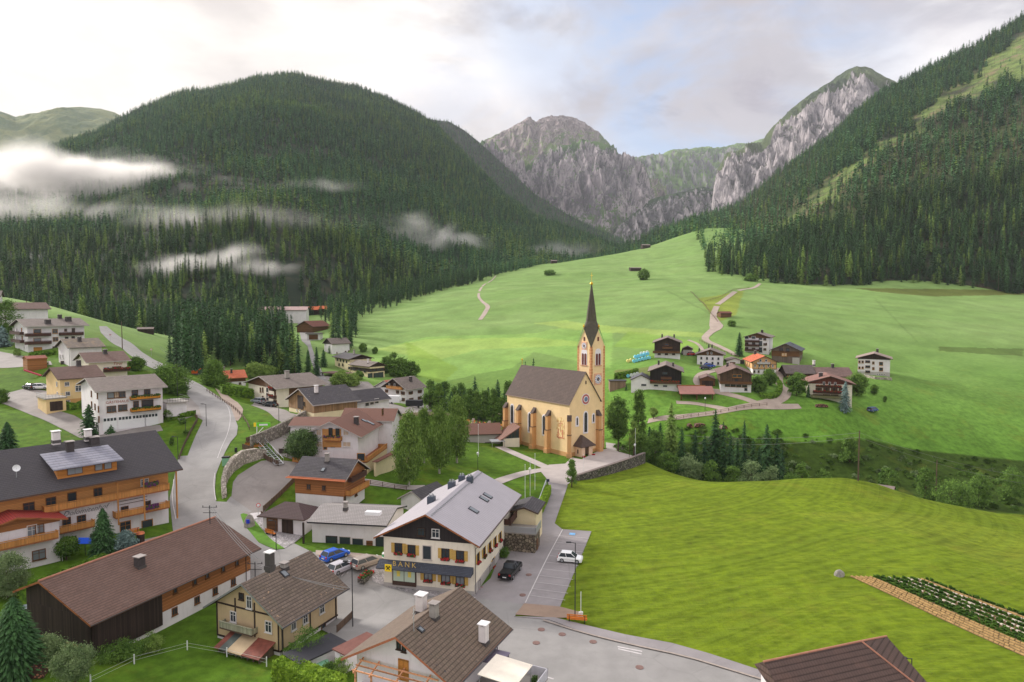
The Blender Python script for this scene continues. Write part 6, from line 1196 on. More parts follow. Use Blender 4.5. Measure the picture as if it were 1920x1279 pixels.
# faded wall painting beside the corner pier
m_paint, N, p = pm('faded_fresco'); pos = N.n('ShaderNodeTexCoord').outputs['Object']; vo = N.n('ShaderNodeTexVoronoi', i={'Vector': pos, 'Scale': 1.7}); sp = N.n('ShaderNodeSeparateColor', i={0: vo.outputs['Color']})
setc(N, p, N.mix(N.math('MULTIPLY', N.ramp(N.noise(pos, 1.6, 3), .45, .6), .9), l3(240, 212, 160), N.mix(sp.outputs[0], l3(216, 140, 110), l3(206, 176, 110)))); P0, t, n = chu.side('q'); c = chu.onwall('q', 1051, 803); mb = MB(); arch(mb, c, t, n, 2.9, 5.6, .035, 0, 10, False); mb.build('wall_painting', m_paint, chu.e)
mb = MB(); mb.obox(c+Vector((0, 0, 1.2))+n*.05, t, n, 1.7, .03, .12); mb.obox(c+Vector((0, 0, .6))+n*.05, t, n, .12, .03, 2.6)
for k_ in (-1, 1): mb.obox(c+t*k_*.8+Vector((0, 0, -1.2))+n*.05, t, n, .4, .03, 1.8)
mb.obox(c+Vector((0, 0, -2.35))+n*.05, t, n, 2.6, .03, .35); mb.build('painted_figures', plain('fresco_red', l3(204, 134, 104), .9, .3, 3), chu.e)
# porch with hipped roof
mb = MB(); X0 = chu.A; W_p = 1.9; yc = -1.55
mb.box(X0, X0+2.4, yc-W_p, yc-W_p+.4, -.3, 3.0); mb.box(X0, X0+2.4, yc+W_p-.4, yc+W_p, -.3, 3.0); mb.box(X0+2.1, X0+2.4, yc-W_p+.4, yc-.7, -.3, 3.0); mb.box(X0+2.1, X0+2.4, yc+.7, yc+W_p-.4, -.3, 3.0); po = mb.build('porch', plaster('porch_pink', l3(238, 206, 176), .1), chu.e)
mb = MB(); e0, e1, e2 = X0+.02, X0+3.0, W_p+.65; top = [(X0+.02, yc-.9, 5.4), (X0+.02, yc+.9, 5.4), (X0+.8, yc, 5.4)]
lo4 = [(e0, yc-e2, 2.9), (e1, yc-e2, 2.9), (e1, yc+e2, 2.9), (e0, yc+e2, 2.9)]; T = (X0+.9, yc, 5.3); T0 = (e0, yc, 5.3)
mb.face([lo4[0], lo4[1], T, T0]); mb.face([lo4[1], lo4[2], T]); mb.face([lo4[2], lo4[3], T0, T]); mb.box(e0, e1, yc-e2, yc+e2, 2.75, 2.897, 1); mb.build('porch_roof', [R_CH, W_FASCD], po)
MB().box(X0+.02, X0+.1, yc-.75, yc+.75, -.1, 2.5).build('door', W_FASC, po); mb = MB(); mb.box(X0+.9, X0+1.3, yc-W_p-.05, yc-W_p, 1.0, 2.0); mb.build('window', M_df, po)
for sy in (-1, 1):
    mb = MB(); mb.lathe([(.0, 0), (.3, 0), (.36, .45), (0, .45)], (X0+3.0, yc+sy*1.7, -.05), 10, 0)
    for _ in range(20): a = random.uniform(0, 6.3); r = random.uniform(0, .35); e = .1; mb.box(X0+3+r*math.cos(a)-e, X0+3+r*math.cos(a)+e, yc+sy*1.7+r*math.sin(a)-e, yc+sy*1.7+r*math.sin(a)+e, .4, .4+random.uniform(.1, .35), 1)
    mb.build('flower_pot', [plain('terracotta', l3(150, 90, 66)), M_flower], None, loc=(chu.c[0], chu.c[1], cz), rz=chu.th, label='pot of red flowers %s of the church porch' % ('on the left' if sy < 0 else 'on the right'), cat='flower pot')
# tower
tx, ty = 6.9, 7.6; s = 2.52; zt = 27.0; P_T = P_CH; tw = MB(); tw.box(tx-s, tx+s, ty-s, ty+s, -1.5, zt); two = tw.build('tower', P_T, chu.e)
mb = MB(); gh = 4.3; ap = [(tx, ty-s, zt+gh), (tx+s, ty, zt+gh), (tx, ty+s, zt+gh), (tx-s, ty, zt+gh)]; cn = [(tx-s, ty-s, zt), (tx+s, ty-s, zt), (tx+s, ty+s, zt), (tx-s, ty+s, zt)]
for i in range(4): mb.face([cn[i], cn[(i+1) % 4], ap[i]])
mb.build('tower_gable', P_T, two)
R_SP = roofmat('spire_shingles', l3(88, 82, 70), 'tile', .35, .3, moss=.3, mosscol=l3(110, 112, 72), contrast=.2)
mb = MB(); zs = zt+gh; r8 = 1.62; e = .3; o8 = []
C_ = (tx, ty)
def rp(ang, r, z): return (tx+r*math.cos(ang), ty+r*math.sin(ang), z)
ang8 = [math.pi/4*i for i in range(8)]
apx = [(tx+(s+.22)*math.cos(a), ty+(s+.22)*math.sin(a), zs+.25) for a in (0, math.pi/2, math.pi, 3*math.pi/2)]
cor = [(tx+(s+.3)*x, ty+(s+.3)*y, zt-.45) for x, y in ((1, 1), (-1, 1), (-1, -1), (1, -1))]
tip = (tx, ty, 44.0); mid = [rp(a, 1.5 if i % 2 == 0 else 1.42, zs+2.2) for i, a in enumerate(ang8)]; top8 = [rp(a, .12, 43.2) for a in ang8]; up = [rp(a, .78, zs+7.4) for a in ang8]
for i in range(4):
    A0 = apx[i]; Cc = cor[i]; A1 = apx[(i+1) % 4]; m0, m1, m2 = mid[2*i], mid[2*i+1], mid[(2*i+2) % 8]
    mb.face([A0, Cc, m1, m0][::-1] if False else [A0, Cc, m1]); mb.face([A0, m1, m0]); mb.face([Cc, A1, m1]); mb.face([A1, m2, m1])
for i in range(8):
    j = (i+1) % 8; mb.face([mid[i], mid[j], up[j], up[i]]); mb.face([up[i], up[j], top8[j], top8[i]])
mb.build('spire', R_SP, two)
M_gold = solid('gilded_ball', l3(226, 180, 60), .3, .6); mb = MB(); mb.lathe([(.02, 0), (.3, .12), (.42, .42), (.3, .72), (.02, .84)], (tx, ty, 42.9), 12); mb.tube((tx, ty, 43.6), (tx, ty, 46.2), .05, n=5); mb.tube((tx-.35, ty, 45.4), (tx+.35, ty, 45.4), .05, n=5); mb.build('finial', M_gold, two)
for (x, y, z) in apx: mb = MB(); mb.lathe([(.02, 0), (.2, .1), (.26, .3), (.2, .5), (.02, .6)], (x, y, z+.35), 10); mb.tube((x, y, z-.1), (x, y, z+1.3), .04, n=5); mb.build('finial', M_gold, two)
class TW:  # a tower face as a wall
    def __init__(s_, k): s_.k = k
    def side(s_, k, off=0.): return {'q': [Vector((tx, ty-s-off, 0)), Vector((1, 0, 0)), Vector((0, -1, 0))], 'p': [Vector((tx+s+off, ty, 0)), Vector((0, 1, 0)), Vector((1, 0, 0))]}[k]
P_QUO = plain('orange_quoins', l3(200, 140, 96), .9, .12)
for sx in (-1, 1):
    for sy in (-1, 1):
        if (sx, sy) == (-1, 1): continue
        mb = MB(); z = -1.
        while z < zt-.3: L_ = .62 if int(z*2) % 2 else .5; x_, y_ = tx+sx*s, ty+sy*s; mb.box(min(x_+sx*.04, x_-sx*L_), max(x_+sx*.04, x_-sx*L_), min(y_+sy*.04, y_-sy*L_), max(y_+sy*.04, y_-sy*L_), z, z+.66); z += .72
        mb.build('quoins', P_QUO, two)
M_lou = wood('belfry_louvres', l3(112, 56, 48), .16, False, .15)
m_clock = plain('clock_white', l3(226, 220, 224), .7, .04); M_num = solid('clock_numeral_blue', l3(70, 78, 120), .6)
for k in ('q', 'p'):
    P0, t, n = TW(k).side(k); z = Vector((0, 0, 1)); mb = MB(); arch(mb, P0+z*(zt-2.9), t, n, 2.1, 4.6, .05, 0, 8, False); w_ = mb.build('belfry_window', P_WIN, two)
    for sx in (-1, 1): mb = MB(); arch(mb, P0+t*sx*.48+z*(zt-3.4), t, n, .72, 3.0, .1, 0, 8, False); mb.build('louvre', M_lou, w_)
    mb = MB(); mb.obox(P0+z*(zt-5.05)+n*.1, t, n, 2.5, .22, .14); mb.build('sill', P_QUO, w_); mb = MB(); arch(mb, P0+z*(zt+1.9), t, n, .55, 1.1, .07, 0, 6, False); mb.build('window', M_lou, two)
    cz_ = zt+.1 if k == 'q' else zt-8.6; rr_ = .82 if k == 'q' else 1.2; cc = P0+z*cz_; mb = MB(); mb.obox(cc+n*.05, t, n, rr_*2.4, .1, rr_*2.5); ck = mb.build('clock', plain('clock_surround', l3(222, 170, 140)), two); mb = MB(); mb.tube(cc+n*.05, cc+n*.14, rr_, n=24); mb.build('clock_face', m_clock, ck); mb = MB()
    for i in range(12): a = i*math.pi/6; d = t*math.sin(a)+z*math.cos(a); e_ = n.cross(d); q0 = cc+n*.15+d*rr_*.7; q1 = cc+n*.15+d*rr_*.93; w2_ = rr_*.06; mb.hexa([q0-e_*w2_, q0+e_*w2_, q1+e_*w2_, q1-e_*w2_, q0-e_*w2_+n*.02, q0+e_*w2_+n*.02, q1+e_*w2_+n*.02, q1-e_*w2_+n*.02])
    mb.tube(cc+n*.12, cc+n*.17, rr_*.42, n=16); mb.build('numerals', M_num, ck); mb = MB()
    for a, L_ in ((2.6, .8), (-.9, .55)): d = t*math.sin(a)+z*math.cos(a); e_ = n.cross(d); q0 = cc+n*.18-d*.1; q1 = cc+n*.18+d*rr_*L_; w2_ = .05; mb.hexa([q0-e_*w2_, q0+e_*w2_, q1+e_*w2_, q1-e_*w2_, q0-e_*w2_+n*.02, q0+e_*w2_+n*.02, q1+e_*w2_+n*.02, q1-e_*w2_+n*.02])
    mb.build('clock_hand', M_gold, ck)
mb = MB(); mb.tube((-chu.a+.3, 0, chu.zr-.1), (-chu.a+.3, 0, chu.zr+1.9), .06, n=6); mb.lathe([(.02, 0), (.22, .1), (.26, .3), (.02, .55)], (-chu.a+.3, 0, chu.zr+1.2), 10); mb.build('finial', M_gold, chu.roof)
# cemetery chapel building in front
cx_ = House('chapel', 'low chapel with a brown roof and glazed porch at the cemetery entrance', (-9.0, 184), 8, 5.8, 4.6, 3.4, 5.6, .3, .4, .5, P_G, _mc['reddish_brown_tiles'], W_FASCD, cat='chapel'); cx_.windows('q', [(900,839,915,836,2,1.6,1.9,'dx')])
e = empty('covered_passage', (-.4, 177.5, .05), math.radians(14), 'covered passage with a cream wall and a slanted brown roof rising to the church', 'passage')
mb = MB(); mb.box(-2.0, 2.4, -.15, .15, -1, 2.7); mb.build('wall', P_C, e); mb = MB(); mb.extr([(-1.6, -.1, 2.7), (2.3, -.1, 2.7), (2.3, -.1, 5.3)], (0, .1, 0)); g = mb.build('glazing', M_glass, e)
mb = MB(); [mb.box(x-.06, x+.06, -.16, .02, 2.7, 2.7+(x+1.6)*.66) for x in (-.6, .3, 1.2, 2.25)]; mb.build('frame', W_FASCD, g)
mb = MB(); mb.hexa([(-3.4, -.7, 1.9), (2.5, -.7, 5.5), (2.5, 6.5, 5.5), (-3.4, 6.5, 1.9), (-3.4, -.7, 2.15), (2.5, -.7, 5.75), (2.5, 6.5, 5.75), (-3.4, 6.5, 2.15)]); mb.build('roof', _mc['reddish_brown_tiles'], e)
mb = MB(); mb.box(-5.4, -1.8, -1.6, 1.6, 2.2, 2.35); [mb.tube((x, -1.5, -.3), (x, -1.5, 2.2), .06, n=5) for x in (-5.2, -2.0)]; mb.build('canopy', M_gal, e)
# ================================================================ roads, yards, paths
def asphalt(name, c, patch=.25):
    m, N, p = pm(name); pos = N.n('ShaderNodeNewGeometry').outputs['Position']
    col = N.mix(N.ramp(N.noise(pos, .25, 5, .6), .35, .65), sc3(c, .9), sc3(c, 1.08)); col = N.mix(N.math('MULTIPLY', N.ramp(N.noise(pos, .16, 6, .75), .56, .60), patch), col, sc3(c, .6))
    col = N.mix(N.math('MULTIPLY', N.ramp(N.noise(pos, 9, 2), .5, .7), .25), col, sc3(c, 1.25)); vo = N.n('ShaderNodeTexVoronoi', feature='DISTANCE_TO_EDGE', i={'Vector': N.mix(.06, pos, N.noise(pos, .6, 4, out=1)), 'Scale': .13}); ck = N.math('MULTIPLY', N.ramp(vo.outputs['Distance'], .012, .004), N.ramp(N.noise(pos, .06, 2), .45, .6)); col = N.mix(N.math('MULTIPLY', ck, .22), col, sc3(c, .45))
    vp = N.n('ShaderNodeTexVoronoi', distance='CHEBYCHEV', i={'Vector': pos, 'Scale': .11}); sp = N.n('ShaderNodeSeparateColor', i={0: vp.outputs['Color']}); col = N.mix(N.math('MULTIPLY', N.ramp(sp.outputs[0], .80, .82), .22), col, sc3(c, .78))
    setc(N, p, col, N.noise(pos, 20, 2), .1, .02); p.inputs['Roughness'].default_value = .8; return m
A1 = asphalt('asphalt', l3(142, 139, 137), .12); A2 = asphalt('asphalt_worn', l3(138, 131, 127), .3); A3 = asphalt('asphalt_pink_grey', l3(142, 136, 137), .16); GRAV = asphalt('gravel', l3(154, 136, 124), .3); PATHM = asphalt('pale_paving', l3(172, 162, 158), .1); TRK = asphalt('dirt_track', l3(166, 150, 138), .3)
COB = stonemat('light_cobbles', l3(176, 170, 172), 5.5, 1.9)
M_wl = plain('white_road_paint', l3(196, 190, 190), .7, .12); M_kerb = plain('kerb_stone', l3(158, 146, 138), .9, .15, 3)
K = dict(kind='structure')
drape('main_road', [(186,612),(200,612),(240,640),(300,680),(343,706),(388,729),(411,744),(432,763),(446,800),(444,816),(432,830),(418,858),(405,890),(403,915),(405,941),(425,942),(432,932),(470,958),(520,1000),(548,1018),(585,1036),(600,1037),(722,1044),(725,1098),(893,1126),(905,1123),(985,1135),(964,1158),(1030,1163),(1096,1190),(1178,1210),(1286,1233),(1367,1258),(1500,1300),(1500,1400),(960,1400),(700,1250),(640,1200),(600,1180),(470,1100),(330,1040),(318,935),(325,905),(335,856),(352,855),(368,815),(380,790),(372,762),(355,745),(318,705),(270,684),(232,656),(190,625)], A1, .085, 1.6, **K)
drape('layby', [(403,728),(425,740),(446,755),(456,768),(454,780),(446,790),(434,786),(432,768),(418,750)], GRAV, .07, 2., **K)
drape('forecourt', [(318,748),(357,747),(376,765),(383,790),(365,780),(336,790),(328,779),(318,778)], A2, .075, 2., **K)
drape('side_street', [(870,1130),(920,1085),(934,1050),(950,1030),(976,1030),(1010,970),(1033,920),(1025,900),(1062,884),(1064,912),(1040,982),(1054,993),(1109,997),(1050,1139),(984,1134)], A3, .08, 2., **K)
drape('car_park', [(425,941),(434,931),(437,905),(446,892),(490,865),(512,862),(560,868),(580,884),(548,905),(520,935),(494,962),(470,970)], A2, .08, 2., **K)
drape('supermarket_yard', [(505,830),(515,820),(560,790),(588,772),(620,785),(590,818),(565,845),(548,862),(518,852)], A2, .08, 2., **K)
drape('forecourt', [(478,752),(500,748),(527,767),(545,775),(560,778),(590,778),(588,772),(540,800),(528,792),(515,785),(505,775),(470,760)], A2, .07, 2., **K)
drape('forecourt', [(-20,655),(30,665),(60,672),(95,678),(98,684),(60,687),(-20,690)], A2, .07, 2., **K)
drape('forecourt', [(12,738),(50,728),(98,735),(100,763),(60,765),(30,755),(10,752)], A2, .07, 2., **K)
ribbon('farm_track', [(-30,748),(10,750),(60,770),(105,785),(150,805),(195,812)], [3.2,3.2,3.2,4,5,5], A2, .09, **K)
drape('forecourt', [(100,768),(140,780),(190,808),(300,797),(306,808),(190,826),(150,822),(90,790)], A2, .085, 2., **K)
drape('forecourt', [(60,1100),(200,1095),(330,1060),(330,1010),(345,970),(330,1000),(240,1020),(130,1080)], A2, .06, 2., **K)
drape('valley_road', [(577,650),(566,640),(560,618),(556,600),(553,590),(556,588),(562,598),(568,615),(578,630),(586,655),(600,690),(612,712),(596,712),(584,680)], A1, .1, 3., **K)
drape('hall_forecourt', [(600,712),(612,705),(650,715),(690,716),(720,742),(740,758),(760,765),(800,760),(830,762),(832,770),(800,775),(740,778),(715,770),(700,760),(650,735),(610,725)], A2, .09, 3., **K)
ribbon('cemetery_lane', [(800,768),(822,768),(838,760),(832,752)], 3.2, A2, .12, **K)
drape('church_square', [(1060,870),(1072,858),(1090,862),(1138,842),(1136,830),(1155,833),(1178,843),(1190,858),(1195,866),(1120,885),(1078,898),(1063,910),(1030,905),(1010,880),(1030,872)], PATHM, .09, 2., **K)
ribbon('church_path', [(936,838),(975,855),(1010,870),(1040,885)], 2.6, PATHM, .10, **K)
ribbon('park_path', [(1040,880),(1000,883),(960,894),(930,905)], 3.0, PATHM, .085, **K)
ribbon('park_path', [(672,903),(720,909),(762,915),(800,914)], 2.4, PATHM, .085, **K)
drape('pavement', [(964,1158),(1040,1160),(1096,1174),(1172,1192),(1259,1208),(1327,1227),(1400,1251),(1520,1290),(1500,1300),(1367,1257),(1286,1232),(1178,1209),(1096,1189),(1030,1164)], A3, .17, 2., skirt=.2, **K)
ribbon('kerb', [(1018,1165),(1096,1190),(1178,1210),(1286,1233),(1367,1258),(1480,1292)], .28, M_kerb, .2, 1, **K)
drape('plaza', [(466,985),(478,978),(490,962),(520,975),(570,985),(574,1000),(553,1018),(533,1030),(500,1010)], COB, .14, 1.2, skirt=.1, **K)
drape('lawn_island', [(451,966),(456,964),(470,968),(484,985),(500,1005),(534,1030),(518,1032),(485,1018),(458,985)], plain('island_turf', l3(88, 130, 36), .95, .2, .6), .17, 1.2, skirt=.15, **K)
drape('bank_forecourt', [(688,1064),(700,1050),(722,1060),(729,1094),(893,1122),(880,1130),(760,1110),(700,1092)], COB, .15, 1.2, skirt=.12, **K)
drape('gravel_patch', [(983,1133),(1050,1139),(1090,1150),(1085,1160),(1040,1160),(966,1154)], asphalt('brown_gravel', l3(150, 128, 112), .3), .12, 1.5, **K)
# hamlet lanes
ribbon('hamlet_lane', [(1215,790),(1262,786),(1330,775),(1400,762),(1440,762),(1500,762)], [2.4,2.4,2.4,3,3,2.4], TRK, .12, **K)
ribbon('hamlet_lane', [(1416,761),(1450,755),(1475,742),(1470,728),(1458,714),(1462,700),(1455,690)], [3,3.8,3.6,3,3,2.4], TRK, .14, **K)
ribbon('hamlet_lane', [(1430,762),(1395,748),(1360,738),(1335,733),(1318,728),(1305,716),(1318,700),(1342,695),(1355,690)], [3,2.2,2.2,2.4,3,3.6,3,2.4], TRK, .13, **K)
ribbon('hamlet_lane', [(1268,755),(1310,757),(1360,768)], 2.4, TRK, .12, **K)
ribbon('gravel_track', [(1382,667),(1350,650),(1318,637),(1330,624),(1345,615),(1340,604),(1336,590),(1352,566),(1370,553),(1410,541),(1425,532)], [2.8,2.8,3,4,6.5,3.2,3,3,3,2.4], TRK, .14, **K)
ribbon('gravel_track', [(900,600),(912,582),(916,575),(905,567),(895,555),(905,535),(930,517)], [2.4,3,3,2.2,2,1.8,1.4], TRK, .14, **K)
ribbon('field_track', [(1290,638),(1310,645),(1320,660)], 1.5, TRK, .12, **K)
drape('shop_forecourt', [(592,1033),(655,1037),(724,1044),(724,1054),(655,1046),(592,1042)], asphalt('sandy_paving', l3(168, 152, 140), .2), .13, 1.2, **K)
# painted lines
def line(pxs, w=.14, off=.125, name='road_line', it=1): return ribbon(name, pxs, w, M_wl, off, it, nacross=1, **K)
line([(403,888),(401,905),(402,925),(405,939)], .12); line([(345,708),(388,731),(411,746),(428,763),(433,785),(427,815),(416,838),(408,860)], .1, .11, it=2)
line([(330,975),(322,935),(326,900)], .14); line([(1055,994),(1035,1030),(1010,1080),(985,1132)], .14, .13)
for i in range(10):
    t_ = i/9; a = (1049-(1049-993)*t_, 1006+(1118-1006)*t_); b = (1104.5-(1104.5-1060)*t_, 1011+(1127-1011)*t_*1.0); line([a, b], .08, .13, 'bay_line', 0)
line([(1158,1214),(1204,1223)], .22, .1, 'road_line', 0); line([(1159,1218),(1203,1228)], .22, .1, 'road_line', 0)
line([(1008,1266),(1038,1275)], .18, .1, 'road_line', 0); line([(650,1070),(640,1082)], .12, .1, 'bay_line', 0); line([(651,1046),(637,1062)], .12, .1, 'bay_line', 0); line([(665,1062),(650,1077)], .12, .1, 'bay_line', 0)
for i in range(6): line([(470+i*3.2, 962-i*.4+2), (479+i*3.2, 974-i*.6)], .35, .12, 'crossing_stripe', 0)

drape('blue_bay_marking', [(1068,1000),(1079,1001),(1078,1005),(1067,1004)], plain('blue_paint', l3(120, 170, 214), .8), .12, 1., **K)
M_rust = plain('rusty_iron', l3(124, 98, 92), .8, .2, 4)
for i, (px, py, lb) in enumerate(((1015,1182,'nearest the lane mouth'),(1054,1191,'beside the kerb opposite the bench'),(1112,1205,'between the bench and the double white line'),(1005.5,1207,'closest to the canopy terrace'),(1199,1253,'in the road beyond the double white line'),(991.5,1079,'beside the parked black pickup'),(980,1117,'at the mouth of the parking lane'))):
    q = G(px, py); mb = MB(); mb.tube((0, 0, .0), (0, 0, .13), .42, n=16); mb.tube((0, 0, .12), (0, 0, .14), .3, n=12); mb.build('manhole_cover', M_rust, None, loc=tuple(q), label='round rusty manhole cover '+lb, cat='manhole cover', group='manhole covers')
# ================================================================ walls, fences, hedges
def polywall(name, pxs, h, th, mat, label, cat='wall', base=.6, cap=None, world=False, top=None):
    pts = [Vector(q).xy for q in pxs] if world else [G(*q).xy for q in pxs]; L, R = ribbon_pts(pts, th); mb = MB()
    for i in range(len(pts)-1):
        z0, z1 = gz(*pts[i]), gz(*pts[i+1]); h0 = h if not isinstance(h, list) else h[i]; h1 = h if not isinstance(h, list) else h[i+1]; r0, l0, r1, l1 = R[i], L[i], R[i+1], L[i+1]
        mb.hexa([(*r0, z0-base), (*r1, z1-base), (*l1, z1-base), (*l0, z0-base), (*r0, z0+h0), (*r1, z1+h1), (*l1, z1+h1), (*l0, z0+h0)])
    o = mb.build(name, mat, None, label=label, cat=cat)
    if cap:
        L, R = ribbon_pts(pts, th+.2); mb = MB()
        for i in range(len(pts)-1):
            z0, z1 = gz(*pts[i])+(h if not isinstance(h, list) else h[i]), gz(*pts[i+1])+(h if not isinstance(h, list) else h[i+1]); mb.hexa([(*R[i], z0+.003), (*R[i+1], z1+.003), (*L[i+1], z1+.003), (*L[i], z0+.003), (*R[i], z0+.15), (*R[i+1], z1+.15), (*L[i+1], z1+.15), (*L[i], z0+.15)])
        mb.build('coping', cap, o)
    return o
ST = stonemat('field_stone', l3(178, 168, 156), 2.3, 1.2); ST2 = stonemat('church_wall_stone', l3(112, 106, 100), 1.9); CAPM = plain('wall_coping_brown', l3(116, 104, 100), .9)
polywall('stone_wall', [(1076,902),(1110,897),(1150,887),(1185,877),(1208,868)], [1.0,1.7,2.1,2.4,2.4], .6, ST2, 'rubble stone wall with brown coping around the church square', cap=CAPM, base=1.5)
polywall('stone_wall', [(1208,868),(1204,858),(1194,850)], [2.4,1.4,.9], .5, ST2, 'short return of the church wall at its outer corner', cap=CAPM, base=1.2)
polywall('retaining_wall', [(421,934),(419,915),(424,900),(436,884),(455,870),(480,862),(498,856)], [.9,1.5,2.2,2.6,2.6,2.2,1.4], .8, ST, 'curved field stone retaining wall between the main road and the lower car park', base=1.5)
polywall('retaining_wall', [(470,838),(490,834),(520,822),(552,803),(572,790)], [2.2,2.6,2.8,2.6,2.4], .6, stonemat('dark_retaining_stone', l3(140, 132, 122), 2.2, 1.0), 'dark stone retaining wall with a plank fence behind the supermarket yard', base=1.5)
polywall('cemetery_wall', [(845,762),(880,778),(905,779),(945,784)], 1.3, .5, plain('old_render', l3(150, 136, 116), .9, .2), 'low rendered wall behind the cemetery crosses')
polywall('cemetery_wall', [(728,790),(760,782),(800,780),(845,782)], 1.2, .5, plain('old_render', (0,0,0)), 'low rendered wall between the birches and the white shuttered house')
polywall('garden_wall', [(1612,704.5),(1640,711),(1672,713)], .9, .5, ST, 'low stone wall under the white apartment block on the right')
polywall('hedge_bank', [(358,856),(352,868)], .1, .1, ST, 'x') if False else None
def fence(name, pxs, h, label, mat, step=2.2, rails=(.35, .8), solid_=False, world=False, pr=.06, cat='fence', rr=.03, postm=None):
    pts = smooth_pts(pxs if world else [G(*q) for q in pxs], 1); e = empty(name, (pts[0].x, pts[0].y, gz(*pts[0])), 0, label, cat); o0 = Vector((pts[0].x, pts[0].y, gz(*pts[0]))); P = MB(); R_ = MB(); acc = 0; last = None; n = 0
    dl = [0]
    for a, b in zip(pts, pts[1:]): dl.append(dl[-1]+(b-a).length)
    k = max(1, int(dl[-1]/step)); prev = None
    for i in range(k+1):
        s_ = dl[-1]*i/k; x = float(np.interp(s_, dl, [q.x for q in pts])); y = float(np.interp(s_, dl, [q.y for q in pts])); b = Vector((x, y, gz(x, y)))-o0; MB().box(b.x-pr, b.x+pr, b.y-pr, b.y+pr, b.z-.4, b.z+h).build('post', postm or mat, e)
        if prev is not None:
            if solid_:
                d = (b-prev).xy.normalized(); nn = Vector((-d.y, d.x, 0))*.03; R_.hexa([prev-nn+Vector((0, 0, .08)), b-nn+Vector((0, 0, .08)), b+nn+Vector((0, 0, .08)), prev+nn+Vector((0, 0, .08)), prev-nn+Vector((0, 0, h-.05)), b-nn+Vector((0, 0, h-.05)), b+nn+Vector((0, 0, h-.05)), prev+nn+Vector((0, 0, h-.05))])
            else:
                for r in rails: R_.tube(prev+Vector((0, 0, r*h)), b+Vector((0, 0, r*h)), rr, n=4)
        prev = b
    R_.build('rail' if not solid_ else 'boards', mat, e); return e
W_FN = wood('fence_boards', l3(104, 84, 70), .14, True, .3)
fence('wooden_fence', [(494,960),(520,937),(548,908),(562,896)], 1.1, 'dark plank fence between the lower car park and the timber chalet', W_FN, solid_=True)
fence('wooden_fence', [(462,832),(490,822),(530,806),(572,782),(584,773)], 1.3, 'plank fence on top of the dark supermarket retaining wall', W_FN, solid_=True)
fence('wooden_fence', [(455,842),(480,850),(505,868),(522,874)], 1.1, 'plank fence beside the steel stairway', W_FN, solid_=True)
fence('wooden_fence', [(672,906),(720,913),(762,921)], .9, 'low dark fence along the park path behind the bank', W_FN, rails=(.3, .6, .9), rr=.05)
fence('wooden_fence', [(336,862),(345,838),(362,803),(372,788),(366,783)], .9, 'wooden picket fence along the main road by the white guest house garden', W_FN, step=1.6, solid_=True)
fence('wooden_fence', [(490,968),(520,978),(556,990),(572,998)], .9, 'dark fence behind the white paved plaza', W_FN, solid_=True)
fence('wooden_fence', [(1268,788),(1310,780),(1350,774),(1400,765),(1438,761)], 1.0, 'rail fence along the lower hamlet lane', W_FN, 2.5, (.5, .95), rr=.06)
fence('wooden_fence', [(1312,640),(1335,652),(1365,664),(1385,672)], .9, 'rail fence below the gravel track at the top of the hamlet', W_FN, 2.5, (.5, .95), rr=.06)
fence('wooden_fence', [(1345,604),(1325,580),(1310,562),(1295,548)], .9, 'rail fence left of the gravel track on the meadow', W_FN, 4, (.5, .95), rr=.06)
fence('wooden_fence', [(1322,566),(1360,555),(1405,540)], .9, 'rail fence above the fenced triangle of meadow', W_FN, 4, (.5, .95), rr=.06)
fence('wooden_fence', [(632,1187),(648,1168),(660,1160)], 1.0, 'short dark fence at the lamp post behind the beige chalet', W_FN, solid_=True)
fence('paddock_fence', [(170,1285),(205,1268),(240,1248),(285,1237),(330,1226),(368,1213),(400,1224),(440,1236),(500,1250)], 1.1, 'white post and wire paddock fence on the lawn at the bottom left', solid('fence_wire', (.55, .58, .52), .6), 5.5, (.75, .4), rr=.012, postm=M_whitem, pr=.05)
fence('guard_rail', [(388,734),(410,748),(440,768),(462,792),(468,806)], .8, 'low dark guard fence curving along the grass bank above the road', W_FN, 2.0, (.9, .5), rr=.05)
fence('guard_rail', [(455,1165),(500,1180)], .5, 'x', W_FN) if False else None
